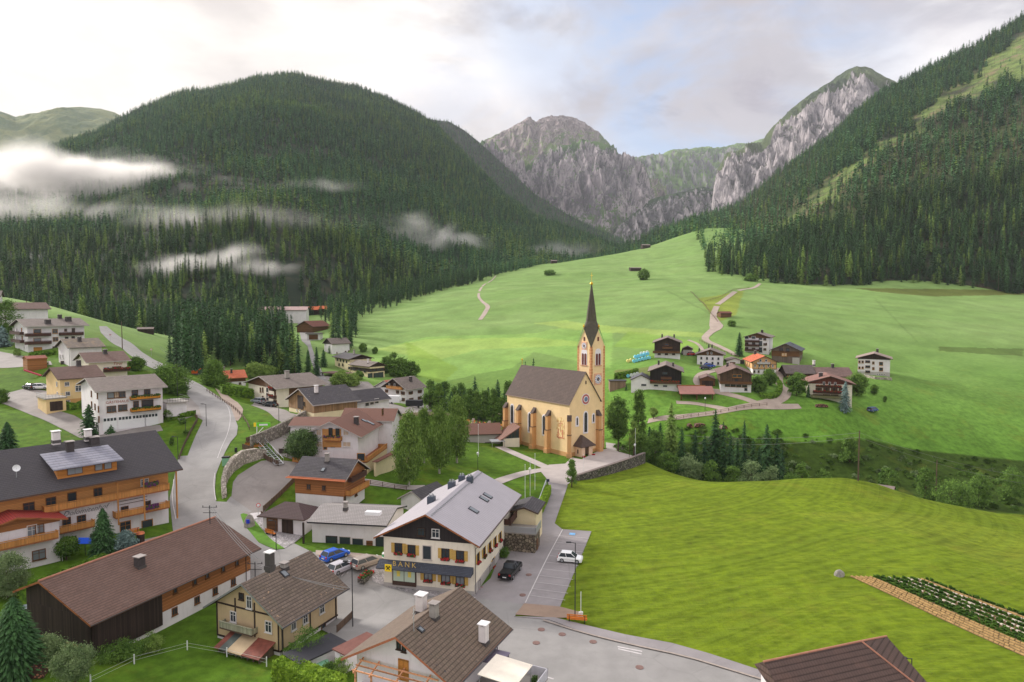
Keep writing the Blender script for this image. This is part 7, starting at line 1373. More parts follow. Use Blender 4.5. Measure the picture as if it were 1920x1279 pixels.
# steel stair and lane screen
mb = MB(); a = G(482,829)+Vector((0, 0, .5)); b = G(524,874)+Vector((0, 0, .4)); d = (b-a); s_ = Vector((-d.y, d.x, 0)).normalized()
for sg in (-1, 1): mb.tube(a+s_*sg*.8+Vector((0, 0, 1)), b+s_*sg*.8+Vector((0, 0, 1)), .05, n=5); mb.tube(a+s_*sg*.8, b+s_*sg*.8, .09, n=5)
for i in range(14):
    c = a.lerp(b, i/13); mb.obox(c, s_, d.xy.to_3d().normalized(), 1.6, .35, .05)
    for sg in (-1, 1): mb.tube(c+s_*sg*.8, c+s_*sg*.8+Vector((0, 0, 1)), .025, n=4)
mb.build('steel_stairway', M_gal, None, label='galvanised steel stairway descending to the lower car park', cat='stairway')
def hedge(pxs, h, w_, label, mat, name='hedge', seed=1, leaf=.11, dens=520, world=False):
    pts = smooth_pts(pxs if world else [G(*q) for q in pxs], 1); R = random.Random(seed); mb = MB(); dl = [0]
    for a, b in zip(pts, pts[1:]): dl.append(dl[-1]+(b-a).length)
    n = int(dl[-1]*dens*(h+w_)/3)
    L, Rr = ribbon_pts(pts, w_*.86)
    for i in range(len(pts)-1):
        z0, z1 = gz(*pts[i]), gz(*pts[i+1]); mb.hexa([(*Rr[i], z0-.3), (*Rr[i+1], z1-.3), (*L[i+1], z1-.3), (*L[i], z0-.3), (*Rr[i], z0+h*.93), (*Rr[i+1], z1+h*.93), (*L[i+1], z1+h*.93), (*L[i], z0+h*.93)])
    for _ in range(n):
        s_ = R.uniform(0, dl[-1]); k = max(0, min(len(pts)-2, int(np.searchsorted(dl, s_))-1)); q = pts[k].lerp(pts[k+1], (s_-dl[k])/max(1e-6, dl[k+1]-dl[k])); d = (pts[k+1]-pts[k]).normalized(); nn = Vector((-d.y, d.x))
        if R.random() < .45: u, z = R.uniform(-.5, .5), 1+R.uniform(-.04, .06)
        else: u, z = R.choice((-.5, .5))*R.uniform(.9, 1.1), R.uniform(.02, 1)
        x, y = q.x+nn.x*u*w_, q.y+nn.y*u*w_; c = Vector((x, y, gz(x, y)+z*h)); e = leaf*R.uniform(.6, 1.4); a = Vector((R.gauss(0, 1), R.gauss(0, 1), R.gauss(0, 1))).normalized(); b = a.orthogonal().normalized(); mb.face([c-a*e-b*e*.6, c+a*e-b*e*.6, c+a*e+b*e*.6, c-a*e+b*e*.6])
    return mb.build(name, mat, None, label=label, cat='hedge')
m_hedge = folmat('hedge_leaves', l3(58, 84, 30), l3(112, 146, 48), .1, 1.2); m_hedgeb = folmat('yellow_hedge_leaves', l3(92, 122, 34), l3(142, 170, 56), .1, 1.2)
hedge([(46,1132),(100,1105),(150,1085),(200,1062)], 1.7, 1.5, 'long clipped hedge between the hotel lawn and the long farmhouse', m_hedge)
hedge([(522,1268),(560,1280),(600,1300),(640,1312)], 2.0, 1.8, 'bright green clipped hedge at the bottom edge below the beige chalet', m_hedgeb, seed=2)
hedge([(415,738),(440,742),(474,746)], 2.2, 2.0, 'tall dark clipped hedge in front of the small orange roofed house', m_hedge, seed=3, leaf=.22, dens=120)
hedge([(322,786),(345,782),(367,779)], 1.0, .9, 'low hedge at the end of the guest house garden', m_hedge, seed=4)
hedge([(120,764),(140,768),(158,760)], 1.1, 1.6, 'low round hedge in front of the yellow house', m_hedge, seed=5)
hedge([(60,667),(80,668),(104,664)], 1.1, 2.0, 'ragged dark hedge under the long apartment house', m_hedge, seed=6, leaf=.22, dens=120)
hedge([(986,1010),(1000,985),(1018,950),(1028,925)], 1.6, 1.0, 'climbing hedge along the screen wall by the church lane', m_hedgeb, seed=7)
hedge([(1425,745),(1450,748),(1462,738),(1463,722),(1455,712)], 1.2, 1.2, 'curved hedge around the round lawn in the hamlet', m_hedge, seed=8, leaf=.22, dens=100)
hedge([(1152,712),(1180,707),(1195,702)], 2.0, 1.6, 'dark hedge left of the black timber farmhouse', m_hedge, seed=9, leaf=.22, dens=100)
sw = polywall('lane_screen', [(976,1018),(994,984),(1012,948),(1024,914)], 1.6, .12, plain('frosted_screen', l3(176, 182, 188), .4), 'long pale glass screen wall beside the church lane')
# ================================================================ people-sized furniture
def lamp(px, py, h, label, kind='globe', group=None):
    q = G(px, py); e = empty('street_lamp', tuple(q), 0, label, 'street lamp', group); MB().tube((0, 0, -.2), (0, 0, h), .07, .05, 7).build('pole', M_metal if kind != 'white' else M_gal, e)
    if kind == 'arm': mb = MB(); mb.tube((0, 0, h-.05), (-.7, 0, h+.05), .04, n=5); mb.box(-1.1, -.5, -.14, .14, h, h+.12); mb.build('lamp_head', M_metal, e)
    else: mb = MB(); mb.lathe([(.05, 0), (.22, .15), (.26, .5), (.02, .7)], (0, 0, h), 10); mb.build('lamp_head', M_whitem, e)
    return e
lamp(661.5,1176,8.2,'tall thin street lamp behind the beige chalet roof','arm'); lamp(1078,1163,9.5,'tall dark lamp post beside the orange bench','arm'); lamp(518,1033,4.6,'slim lamp post at the tip of the white plaza','arm')
lamp(896,893,4.6,'globe lamp on the park lawn behind the bank ridge'); lamp(387,800,5.,'thin lamp post beside the main road layby','arm'); lamp(334,862,4.5,'lamp post in the guest house garden','arm'); lamp(333,745,7.5,'lamp post at the left kerb of the bend above the guest house','arm'); lamp(523.5,815,6.5,'lamp post at the supermarket wall','arm')
lamp(1190,868,4.,'short lantern at the outer corner of the church square'); lamp(993.5,915,3.6,'globe lamp between the flagpoles behind the bank'); lamp(1322,768,3.2,'small white lamp beside the hamlet lane fence'); lamp(1708,1290,3.,'small lamp at the bottom right edge beside the red brown roof','arm'); lamp(348,815,3.2,'short garden lamp among the shrubs at the guest house','arm')
def pole(px, py, h, label, r=.05, mat=None, name='flagpole', cat='flagpole', group=None):
    q = G(px, py); mb = MB(); mb.tube((0, 0, -.3), (0, 0, h), r, r*.7, 7); mb.lathe([(.01, 0), (.09, .06), (.01, .16)], (0, 0, h), 8); return mb.build(name, mat or M_whitem, None, loc=tuple(q), label=label, cat=cat, group=group)
pole(984.5,942,7.2,'white flagpole nearest the bank roof'); pole(994,930,7.4,'white flagpole in the middle of the three behind the bank'); pole(1003,919,7.4,'white flagpole of the three behind the bank, closest to the church'); pole(897,856,7.8,'white flagpole in front of the cemetery chapel'); pole(1191,858,7.2,'tall white flagpole at the church square wall'); pole(1180,862,6.2,'thin brown pole beside the flagpole at the church square',.05,W_FN,'pole','pole')
pole(1094,888,4.2,'thin white pole at the church square wall shrub',.04)
for px, py, h, lb in ((229.5,655,9.5,'wooden power pole on the left meadow edge'),(50.5,594,7,'wooden power pole behind the long apartment house'),(1609,902,11,'wooden power pole at the crest of the mown field'),(1755,925,9,'pale power pole in the stream gully on the right')): pole(px,py,h,lb,.16,W_FN,'power_pole','power pole')
def ant(px, py, Y, h, label): 
    q = atY(px, py, Y); mb = MB(); mb.tube((0, 0, -h), (0, 0, 0), .06, n=5)
    for z, w_ in ((-.15, 1.0), (-.9, .9)): mb.tube((-w_, 0, z), (w_, 0, z), .045, n=4)
    for x in (-.9, 0, .9): mb.tube((x, 0, -.15), (x, 0, .1), .05, n=5)
    return mb.build('power_mast', M_metal, None, loc=tuple(q), label=label, cat='power mast')
ant(393,949,90,2.4,'roof mast with crossbars on the ridge of the long farmhouse'); ant(478,1055,88,5,'mast with crossbars behind the beige chalet')
def cable(a, b, sag, label, r=.035):
    mb = MB(); a, b = Vector(a), Vector(b); prev = None
    for i in range(17): t_ = i/16; q = a.lerp(b, t_)-Vector((0, 0, sag*4*t_*(1-t_))); (mb.tube(prev, q, r, n=4) if prev is not None else None); prev = q
    return mb.build('power_line', solid('cable', (.2, .2, .2), .5), None, label=label, cat='power line')
for i in range(3): cable(atY(389+i*4.5,950,90), atY(470+i*7,1045+i*1.5,80), .3, ('left','middle','right')[i]+' cable of the three over the long farmhouse roof', .03)
for i in range(2): cable(atY(478,1056+i*4,88), atY(645+i*8,1106-i*4,74), .3, ('upper','lower')[i]+' cable over the beige chalet roof', .03)
pp = [G(1609,902)+Vector((0, 0, 10.6-k*1.0)) for k in (0, 1)]
for i in (0, 1): cable(pp[i], atY(1215,806+i*14,215), 2.0, ('upper','lower')[i]+' power line crossing the gully towards the church', .03); cable(pp[i], atY(1960,900+i*14,165), 1.2, ('upper','lower')[i]+' power line running right from the field crest pole', .03)
for i in (0, 1): cable(atY(470,733+i*5,220), atY(300,650+i*4,230), 1.5, ('upper','lower')[i]+' power line above the orange roofed house', .04)
# bench
def bench(px, py, rz, label, L=2.0, name='bench', c=l3(214, 122, 44)):
    q = G(px, py); e = empty(name, tuple(q), rz, label, 'bench'); m = wood('orange_bench_slats', c, .12, False, .1)
    mb = MB(); [mb.box(-L/2, L/2, y-.08, y+.08, .42, .47) for y in (-.2, 0, .2)]; mb.build('seat', m, e); mb = MB(); [mb.box(-L/2, L/2, .3, .34, z, z+.14) for z in (.55, .75, .95)]; mb.build('backrest', m, e)
    for x in (-L*.38, L*.38): mb = MB(); mb.box(x-.04, x+.04, -.25, .32, 0, .42); mb.box(x-.04, x+.04, .26, .34, .4, 1.05); mb.build('leg', M_metal, e)
bench(1082,1167,math.radians(170),'orange slatted bench under the tall dark lamp post', 2.4); bench(508,1004,math.radians(150),'wooden bench on the white paved plaza')
bench(250,1005,math.radians(48),'wooden bench on the hotel terrace')
# info boards, signs, boxes
def board(px, py, rz, w_, h, z0, mat, label, name='sign', cat='sign', postmat=None, parts=None, inset=None):
    q = G(px, py); e = empty(name, tuple(q), rz, label, cat)
    for x in (-w_/2, w_/2): MB().box(x-.06, x+.06, -.06, .06, -.3, z0+h+.05).build('post', postmat or W_FN, e)
    MB().box(-w_/2+.07, w_/2-.07, -.05, .02, z0, z0+h).build('panel', mat, e); return e
m_map, N, p = pm('painted_valley_map'); uv = N.n('ShaderNodeUVMap', uv_map='UV').outputs[0]; sy = N.n('ShaderNodeSeparateXYZ', i={0: uv}).outputs[1]
setc(N, p, N.mix(N.ramp(N.math('ADD', sy, N.math('MULTIPLY', N.noise(uv, 1.4, 3), .5)), 2.3, 2.5), N.mix(N.ramp(N.noise(uv, 3, 4), .4, .6), l3(104, 150, 84), l3(160, 176, 110)), l3(150, 194, 226)))
board(560,985,math.radians(-38),2.5,2.0,1.0,m_map,'painted panorama map board at the white plaza','map_board','map board'); board(531.5,858,math.radians(10),1.6,1.0,.8,solid('dark_noticeboard', (.05, .035, .03), .5),'small dark notice board at the foot of the steel stairway','notice_board','notice board')
q = G(482,825); e = empty('shop_sign', tuple(q), math.radians(8), 'green and yellow shop sign on a white post above the retaining wall', 'shop sign')
MB().tube((0, 0, -.3), (0, 0, 3.6), .09, n=6).build('post', M_whitem, e); MB().tube((0, 0, 1.2), (1.3, 0, 2.6), .06, n=5).build('brace', M_whitem, e); MB().box(-.1, 2.7, -.08, .08, 2.8, 3.6).build('sign_board', solid('sign_green', (0, 0, 0)), e); MB().box(-.6, -.12, -.08, .08, 2.8, 3.6).build('sign_board', M_YEL, e)
MB().box(.5, 2.2, -.10, -.081, 3.0, 3.35).build('sign_stripe', M_whitem, e)
for px, py, lb in ((468,835,'left wooden flower trough under the green shop sign'),(485,838,'right wooden flower trough under the green shop sign')):
    mb = MB(); mb.box(-.9, .9, -.3, .3, 0, .5, 0)
    for _ in range(60): x, y = random.uniform(-.85, .85), random.uniform(-.28, .28); mb.box(x-.07, x+.07, y-.07, y+.07, .45, .5+random.uniform(.05, .3), random.choice((1, 2)))
    mb.build('flower_trough', [W_HONEY, M_leaf, plain('bronze_leaves', l3(130, 84, 44), .9, .3, 6)], None, loc=tuple(G(px, py)), rz=.1, label=lb, cat='flower trough')
q = G(424,873); e = empty('waste_container', tuple(q), .1, 'pale green container with a dark top beside the main road', 'container'); MB().box(-.6, .6, -.45, .45, 0, 1.5).build('body', solid('pale_green_sheet', l3(130, 184, 150), .5), e); MB().box(-.65, .65, -.5, .5, 1.5, 1.75).build('lid', M_metal, e)
MB().box(-.2, .2, -.2, .2, 0, .9).build('litter_bin', M_metal, None, loc=tuple(G(442.5,848)), label='small dark litter bin on the roadside gravel', cat='litter bin')
q = G(1027,914)
mb = MB(); mb.tube((0, 0, 0), (0, 0, 1.7), .04, n=5); mb.box(-.35, .35, -.1, .1, 1.2, 1.75); mb.build('letter_box', solid('dark_blue_sign', l3(50, 56, 76), .5), None, loc=tuple(q), label='small dark sign box at the path fork before the church', cat='sign box')
for px, py, lb, c in ((503,992,'round red bordered road sign at the junction','r'),(207,640.5,'small red and white road sign on the left meadow edge','r'),(284,668,'lower red and white road sign along the meadow road','r')):
    q = G(px if px != 503 else 485, py if px != 503 else 975); e = empty('road_sign', tuple(q), .2, lb, 'road sign'); MB().tube((0, 0, 0), (0, 0, 2.6), .035, n=5).build('post', M_gal, e); MB().tube((0, -.03, 2.5), (0, .0, 2.5), .34, n=16).build('panel', solid('sign_red', l3(206, 60, 60), .5), e); MB().tube((0, -.05, 2.5), (0, -.02, 2.5), .24, n=16).build('panel', M_whitem, e)
q = G(1089,1161); mb = MB(); mb.tube((0, 0, 0), (0, 0, 3.4), .04, n=5); mb.box(-.25, .25, -.12, .12, 0, .9); mb.build('banner_post', M_whitem, None, loc=tuple(q), label='slim white banner post with a white box at its foot beside the bench', cat='banner post')
# boulder with blue emblem on the island, stone table on the plaza
def rock(name, q, r, h, mat, label, cat, seed=1, parent=None):
    bm = bmesh.new(); bmesh.ops.create_icosphere(bm, subdivisions=3, radius=1); R = random.Random(seed)
    for v in bm.verts: k = 1+.22*(fbm(v.co.x*1.7+seed+9, v.co.y*1.7+v.co.z*1.3+5, 3)-.5)*2; v.co = Vector((v.co.x*r*k, v.co.y*r*.7*k, max(-.2, v.co.z)*h*k))
    me = bpy.data.meshes.new(name); bm.to_mesh(me); bm.free(); me.materials.append(mat); auto_uv(me); o = bpy.data.objects.new(name, me); SC.collection.objects.link(o); o.location = q; o.parent = parent; return tag(o, label, cat)
M_rockp = plain('granite', l3(150, 144, 136), .9, .25, 2)
ro = rock('memorial_stone', tuple(G(468,988)), .9, 2.0, M_rockp, 'standing memorial stone with a blue emblem on the grass island', 'memorial stone', 3); MB().box(-.25, .25, -.75, -.55, .8, 1.4).build('emblem', solid('emblem_blue', l3(44, 60, 190), .4), ro)
mb = MB(); mb.lathe([(.0, 0), (.5, 0), (.22, .15), (.2, .75), (1.0, .85), (1.05, 1.0), (0, 1.0)], (0, 0, 0), 18); mb.build('stone_table', plain('pale_stone', l3(206, 186, 166), .7), None, loc=tuple(G(527,981)), label='round pale stone basin on a pedestal in the white plaza', cat='stone basin')
rock('well_cover', tuple(G(1574,1080)), .7, .9, M_rockp, 'grey concrete well stub at the corner of the vegetable plot', 'well', 5)
# ================================================================ cars
def car(px, py, rz, col, label, kind='hatch', L=4.2, Wd=1.75, Hh=1.48, q=None, cat='car', s=1.):
    q = q or (G(px, py)+Vector((0, 0, .1))); e = empty({'pickup': 'pickup_truck', 'van': 'van'}.get(kind, 'parked_car'), tuple(q), rz, label, cat); M = solid('car_paint_%02x%02x%02x' % col, l3(*col), .22)
    w = Wd/2; g0 = .22; belt = Hh*.60
    prof = {'hatch': [(-.5, .32), (-.5, .78), (-.47, .98), (.22, 1.0), (.45, .86), (.5, .62), (.5, .32)], 'wagon': [(-.5, .32), (-.5, .95), (-.48, 1.0), (.22, 1.0), (.46, .84), (.5, .6), (.5, .32)], 'pickup': [(-.5, .42), (-.5, 1.0), (-.1, 1.0), (.2, 1.02), (.46, .96), (.5, .7), (.5, .42)], 'van': [(-.5, .3), (-.5, 1.0), (-.3, 1.0), (.36, 1.0), (.48, .8), (.5, .6), (.5, .3)]}[kind]
    pts = [(x*L, z*belt if z > .5 else z*.8) for x, z in prof]; mb = MB(); n = len(pts)
    ring = lambda k, inset, dz: [(x*(1-inset), k*w*(1-inset*2.0), z+dz) for x, z in pts]
    A_, B_, C_, D_ = [(x*.985, -w*.93, z-.03 if z > .5 else z+.03) for x, z in pts], [(x, -w, (z-.12) if z > .6 else z) for x, z in pts], [(x, w, (z-.12) if z > .6 else z) for x, z in pts], [(x*.985, w*.93, z-.03 if z > .5 else z+.03) for x, z in pts]
    top = [(x, -w*.88, z) for x, z in pts]; top2 = [(x, w*.88, z) for x, z in pts]
    loops = [B_, top, top2, C_]
    for a, b in zip(loops, loops[1:]):
        for i in range(n): j = (i+1) % n; mb.face([a[i], a[j], b[j], b[i]])
    mb.face(B_[::-1]); mb.face(C_); body = mb.build('body', M, e)
    cab = {'hatch': (-.46, -.36, .06, .27), 'wagon': (-.49, -.43, .08, .28), 'pickup': (-.12, -.08, .10, .24), 'van': (-.49, -.46, .18, .36)}[kind]
    x0, x1, x2, x3 = [k*L for k in cab]; zt = Hh; zb = belt-.02; wb, wt = w*.9, w*.74
    mb = MB(); mb.hexa([(x0, -wb, zb), (x3, -wb, zb), (x3, wb, zb), (x0, wb, zb), (x1, -wt, zt-.07), (x2, -wt, zt-.07), (x2, wt, zt-.07), (x1, wt, zt-.07)]); mb.build('windows', M_glass, e)
    mb = MB(); mb.hexa([(x1-.03, -wt-.02, zt-.08), (x2+.03, -wt-.02, zt-.08), (x2+.03, wt+.02, zt-.08), (x1-.03, wt+.02, zt-.08), (x1+.06, -wt+.1, zt), (x2-.06, -wt+.1, zt), (x2-.06, wt-.1, zt), (x1+.06, wt-.1, zt)])
    for sg in (-1, 1):
        for xa, xb in ((x0, x1), (x3, x2), ((x0+x3)/2-.1, (x1+x2)/2-.1)): a = Vector((xa, sg*wb, zb)); b = Vector((xb, sg*wt, zt-.07)); mb.tube(a+Vector((0, sg*.012, 0)), b+Vector((0, sg*.012, 0)), .045, n=4)
    mb.build('roof', M, e)
    for sx in (-1, 1):
        for sg in (-1, 1): wl_ = MB(); X = sx*L*.31; wl_.tube((X, sg*(w-.2), .32), (X, sg*(w+.01), .32), .32, n=14, m=0); wl_.tube((X, sg*(w+.0), .32), (X, sg*(w+.02), .32), .2, n=10, m=1); wl_.build('wheel', [solid('tyre', (.02, .02, .02), .8), M_gal], e)
    for sg in (-1, 1):
        MB().box(L*.465, L*.492, sg*w*.72-.18, sg*w*.72+.18, belt*.66, belt*.66+.16).build('headlight', M_whitem, e); MB().box(-L*.505, -L*.48, sg*w*.8-.13, sg*w*.8+.13, belt*.72, belt*.72+.24).build('tail_light', solid('tail_light', l3(170, 20, 24), .3), e)
    if kind == 'pickup': MB().box(-L*.47, -L*.14, -w*.78, w*.78, belt-.01, belt+.015).build('cargo_bed', solid('bed_liner', (.012, .012, .013), .7), e); mb = MB(); mb.tube((-L*.13, -w*.8, belt), (-L*.16, -w*.7, Hh), .05, n=5); mb.tube((-L*.13, w*.8, belt), (-L*.16, w*.7, Hh), .05, n=5); mb.build('roll_bar', M_metal, e)
    MB().box(-L*.505, -L*.497, -.26, .26, .5, .62).build('number_plate', M_whitem, e)
    mb = MB(); mb.obox((0, 0, belt*.55), (1, 0, 0), (0, 1, 0), L*.5, Wd+.02, .02); mb.build('side_trim', M_gut, e)
    return e
R_ = math.radians
car(628,1048,R_(52),(28,88,190),'blue hatchback parked in front of the shop windows'); car(640,1072,R_(55),(186,182,190),'silver hatchback between the blue car and the tan estate'); car(689,1062,R_(48),(150,138,130),'tan estate car parked beside the green bin','wagon',4.6,1.8,1.55)
car(957,1078,R_(72),(16,16,20),'black pickup truck parked along the side wall of the bank','pickup',5.3,1.9,1.8, cat='pickup truck'); car(1069,1054,R_(-14),(240,240,240),'small white car alone in the marked parking bays','hatch',3.6,1.63,1.48)
car(56,730,R_(150),(34,38,48),'dark blue estate car beside the white car at the yellow house','wagon',4.4); car(77,730,R_(10),(224,224,228),'white car beside the dark car at the yellow house')
car(484,756,R_(150),(150,156,166),'silver estate car at the gable of the white house with green stairwell','wagon'); car(507,763,R_(150),(26,28,30),'black car at the corner of the white house with green stairwell')
car(739,828,R_(80),(176,182,190),'silver car parked between inn wall and birches',q=G(739,826)+Vector((0,0,.1))); car(80,1160,R_(40),(140,150,160),'grey van at the barn end of the long farmhouse','van',4.8,1.9,1.9)
car(1289,664,R_(10),(220,222,226),'white van beside the dark timber farmhouse','van',4.6,1.8,1.9,cat='van'); car(1297,667,R_(15),(176,30,36),'red car beside the white van in the hamlet'); car(1323,693,R_(5),(24,28,54),'dark blue car on the grass in the hamlet'); car(1330,689,R_(8),(40,76,176),'bright blue car behind the dark blue one in the hamlet')
car(1479,720,R_(60),(186,30,46),'red car by the low cream farmhouse','hatch',2.6,1.4,1.2); car(562,586,R_(90),(70,74,80),'tiny grey car outside the far valley house'); car(1640-4,772,R_(30),(60,84,140),'blue tarpaulin covered machine at the right end of the hamlet','van',3.6,1.8,1.5,cat='machine')
# caravan and trailer
q = G(733,757); e = empty('caravan', tuple(q), R_(-8), 'white caravan in front of the white shuttered house', 'caravan'); mb = MB(); mb.extr([(-3, -1.1, .5), (3, -1.1, .5), (3.3, -1.1, 1.4), (2.9, -1.1, 2.6), (-2.7, -1.1, 2.6), (-3.2, -1.1, 1.4)], (0, 2.2, 0)); mb.build('body', M_whitem, e); MB().box(-1.6, -.4, -1.14, -1.09, 1.4, 2.0).build('window', M_glass, e)
for x in (-.5, .6): MB().tube((x, -1.12, .35), (x, -.85, .35), .35, n=12).build('wheel', solid('tyre', (.02, .02, .02)), e)
q = G(777,764); e = empty('trailer', tuple(q), R_(-6), 'black box trailer right of the white caravan', 'trailer'); MB().box(-2.6, 2.6, -1.1, 1.1, .6, 2.4).build('box', solid('black_sheet', (.02, .02, .025), .5), e)
for x in (-1.6, 1.6): MB().tube((x, -1.12, .38), (x, -.85, .38), .38, n=12).build('wheel', solid('tyre', (.02, .02, .02)), e)
mb = MB(); mb.box(-1.0, 1.0, -.9, .9, 0, 2.7, 0); mb.box(-1.1, 1.1, -1., 1., 2.7, 2.9, 1); mb.build('feed_silo', [solid('pale_green_sheet', (0, 0, 0)), M_whitem], None, loc=tuple(G(368,697)), label='pale green kiosk with a white top beside the orange digger', cat='kiosk')
q = G(366,703); e = empty('digger', tuple(q), .2, 'small orange digger beside the pale green kiosk', 'digger'); MB().box(-.9, .6, -.6, .6, .5, 1.3).build('body', solid('digger_orange', l3(236, 110, 40), .5), e); MB().box(-.2, .5, -.5, .5, 1.3, 2.2).build('cab', M_glass, e); MB().box(-1.1, 1.0, -.75, .75, 0, .5).build('track', M_gut, e); MB().tube((.6, 0, 1.1), (1.7, 0, 2.0), .12, n=5).build('arm', solid('digger_orange', (0, 0, 0)), e)
mb = MB(); mb.tube((-2.2, 0, 1.8), (2.2, 0, .2), .28, n=8); mb.build('playground_slide', solid('slide_red', l3(190, 74, 90), .4), None, loc=tuple(G(62,706)), rz=.1, label='red playground slide on the lawn above the yellow house', cat='slide')
# canopy terrace at the bottom centre
tb = Vector((nh.c[0], nh.c[1], nh.zb)); wv = lambda x, y, z: tuple(nh.W@Vector((x, y, z)))
e = empty('garden_canopy', wv(-.8, -8.6, 2.36), nh.th, 'cream fabric canopy on the terrace of the bottom centre house', 'canopy'); mb = MB(); mb.hexa([(-2.0, -1.9, 2.3), (2.0, -1.9, 2.3), (2.0, 1.9, 2.55), (-2.0, 1.9, 2.55), (-2.0, -1.9, 2.36), (2.0, -1.9, 2.36), (2.0, 1.9, 2.61), (-2.0, 1.9, 2.61)]); mb.build('fabric', plain('canopy_cloth', l3(238, 228, 212), .8, .04), e)
for x in (-1.8, 1.8):
    for y in (-1.8, 1.8): MB().tube((x, y, 0), (x, y, 2.4), .035, n=5).build('post', M_gal, e)
mb = MB(); mb.tube((0, 0, .70), (0, 0, .75), .6, n=16); mb.tube((0, 0, 0), (0, 0, .7), .05, n=6); mb.build('garden_table', M_whitem, None, loc=wv(-.9, -8.7, 2.36), label='round white garden table under the cream canopy', cat='table')
for i, (x, y, r, lb) in enumerate(((-1.9, -8.9, 0, 'camera side'), (-.2, -9.5, 2, 'road side'), (.2, -8.2, 3.5, 'house side'))):
    g = empty('garden_chair', wv(x, y, 2.36), nh.th+r, 'white garden chair at the round table, on its %s' % lb, 'chair', 'garden chairs'); MB().box(-.22, .22, -.22, .22, .42, .46).build('seat', M_whitem, g); MB().box(-.24, -.2, -.22, .22, .46, .95).build('backrest', M_whitem, g)
    for sx in (-.2, .2):
        for sy in (-.2, .2): MB().tube((sx, sy, 0), (sx, sy, .42), .02, n=5).build('leg', M_whitem, g)
mb = MB(); mb.box(-.5, .5, -.35, .35, 0, .8, 0); mb.box(-.54, .54, -.39, .39, .8, .9, 1); mb.build('storage_chest', [M_whitem, solid('chest_blue', l3(30, 110, 190), .5)], None, loc=wv(-4.2, -6.6, 2.36), rz=nh.th, label='white chest with a blue lid on the terrace', cat='chest')
mb = MB(); mb.box(-1.3, 1.3, -1.0, 1.0, 2.0, 2.08); mb.box(-1.2, -1.1, -.9, -.8, 0, 2.0); mb.box(1.1, 1.2, -.9, -.8, 0, 2.0); mb.build('awning', plain('lilac_grey_cloth', l3(120, 112, 130), .8), None, loc=wv(1.6, -6.4, 2.36), rz=nh.th, label='lilac grey awning between wall and cream canopy', cat='awning')
for i, (x, y) in enumerate(((-3.4, -7.4), (-2.9, -10.4), (1.6, -10.5))):
    mb = MB(); mb.lathe([(0, 0), (.22, 0), (.28, .4), (0, .4)], (0, 0, 0), 10, 0)
    for _ in range(26): a, r = random.uniform(0, 6.3), random.uniform(0, .35); mb.box(r*math.cos(a)-.07, r*math.cos(a)+.07, r*math.sin(a)-.07, r*math.sin(a)+.07, .38, .4+random.uniform(.1, .7), 1)
    mb.build('potted_plant', [plain('terracotta', (0, 0, 0)), M_leaf], None, loc=wv(x, y, 2.36), label='green potted plant on the terrace '+('next to the blue lidded chest', 'at the near parapet corner', 'at the far end of the parapet')[i], cat='potted plant')
# ================================================================ wrapped bales, logs, graves, crops
M_bb = plain('blue_bale_wrap', l3(120, 200, 220), .35, .08); M_bw = plain('white_bale_wrap', l3(214, 222, 218), .35, .06); M_by = plain('yellow_bale_wrap', l3(232, 214, 130), .35, .06)
bal = [MB().tube((-.6, 0, .6), (.6, 0, .6), .62, n=14).build('silage_bale', m_, None, smooth=False) for m_ in (M_bb, M_bw, M_by)]
bm_ = [b.data for b in bal]; [bpy.data.objects.remove(b) for b in bal]
def bale(px, Y, dz, k, lb, grp='wrapped silage bales beside the dark timber farmhouse'):
    o = bpy.data.objects.new('silage_bale', bm_[k]); SC.collection.objects.link(o); X = (px-960)/F*(Y+1.5); o.location = (X, Y, gz(X, Y)+dz+.05); o.rotation_euler = (0, 0, 1.57+random.uniform(-.1, .1)); tag(o, lb, 'silage bale', grp)
for i in range(6): bale(1188+i*5.6, 262, 0, 0, 'pale blue wrapped bale in the front row beside the dark timber farmhouse')
for i in range(5): bale(1191+i*5.6, 264, 1.15, 0, 'pale blue wrapped bale in the second layer beside the dark timber farmhouse')
for i in range(2): bale(1177+i*5.6, 265, 0, 2, 'yellow wrapped bale at the left end of the bale stack')
for i in range(3): bale(1202+i*5.6, 268, 1.2, 1, 'white wrapped bale at the back of the bale stack')
for i in range(4): bale(1190+i*5.6, 270, 0, 0 if i % 2 else 1, 'wrapped bale in the rear row of the bale stack')
for i in range(4): bale(1177+i*6, 243, 0, 1 if i else 0, 'white wrapped bale behind the open sided shed', 'white bales right of the church tower')
for i in range(6): bale(1064+i*5, 262, 0, 1, 'white wrapped bale behind the church roof ridge', 'white bales behind the church')
m_log, N, p = pm('log_ends'); uv = N.n('ShaderNodeUVMap', uv_map='UV').outputs[0]; vo = N.n('ShaderNodeTexVoronoi', i={'Vector': uv, 'Scale': 3.}); setc(N, p, N.mix(N.ramp(vo.outputs['Distance'], .25, .45), l3(176, 118, 92), l3(70, 48, 42)))
def logs(px, py, L, h, d, rz, label): q = G(px, py); mb = MB(); mb.extr([(-L/2, -d/2, 0), (L/2, -d/2, 0), (L/2-.4, -d/2, h*.8), (L*.1, -d/2, h), (-L/2+.5, -d/2, h*.9)], (0, d, 0)); return mb.build('log_pile', m_log, None, loc=tuple(q), rz=rz, label=label, cat='log pile')
logs(1293,801,1.8,1.1,1.6,.0,'left reddish log pile above the gully'); logs(1312,800,3.6,1.0,1.6,.05,'long greyish log pile between the gully trees'); logs(1356,803,2.2,1.0,1.6,.2,'right log pile partly behind the gully trees'); logs(1540,763,4.0,.9,1.2,0,'orange firewood pile in front of the cream chalet'); logs(1180,702,2.6,1.5,1.4,0,'red brown firewood stack beside the open sided shed')
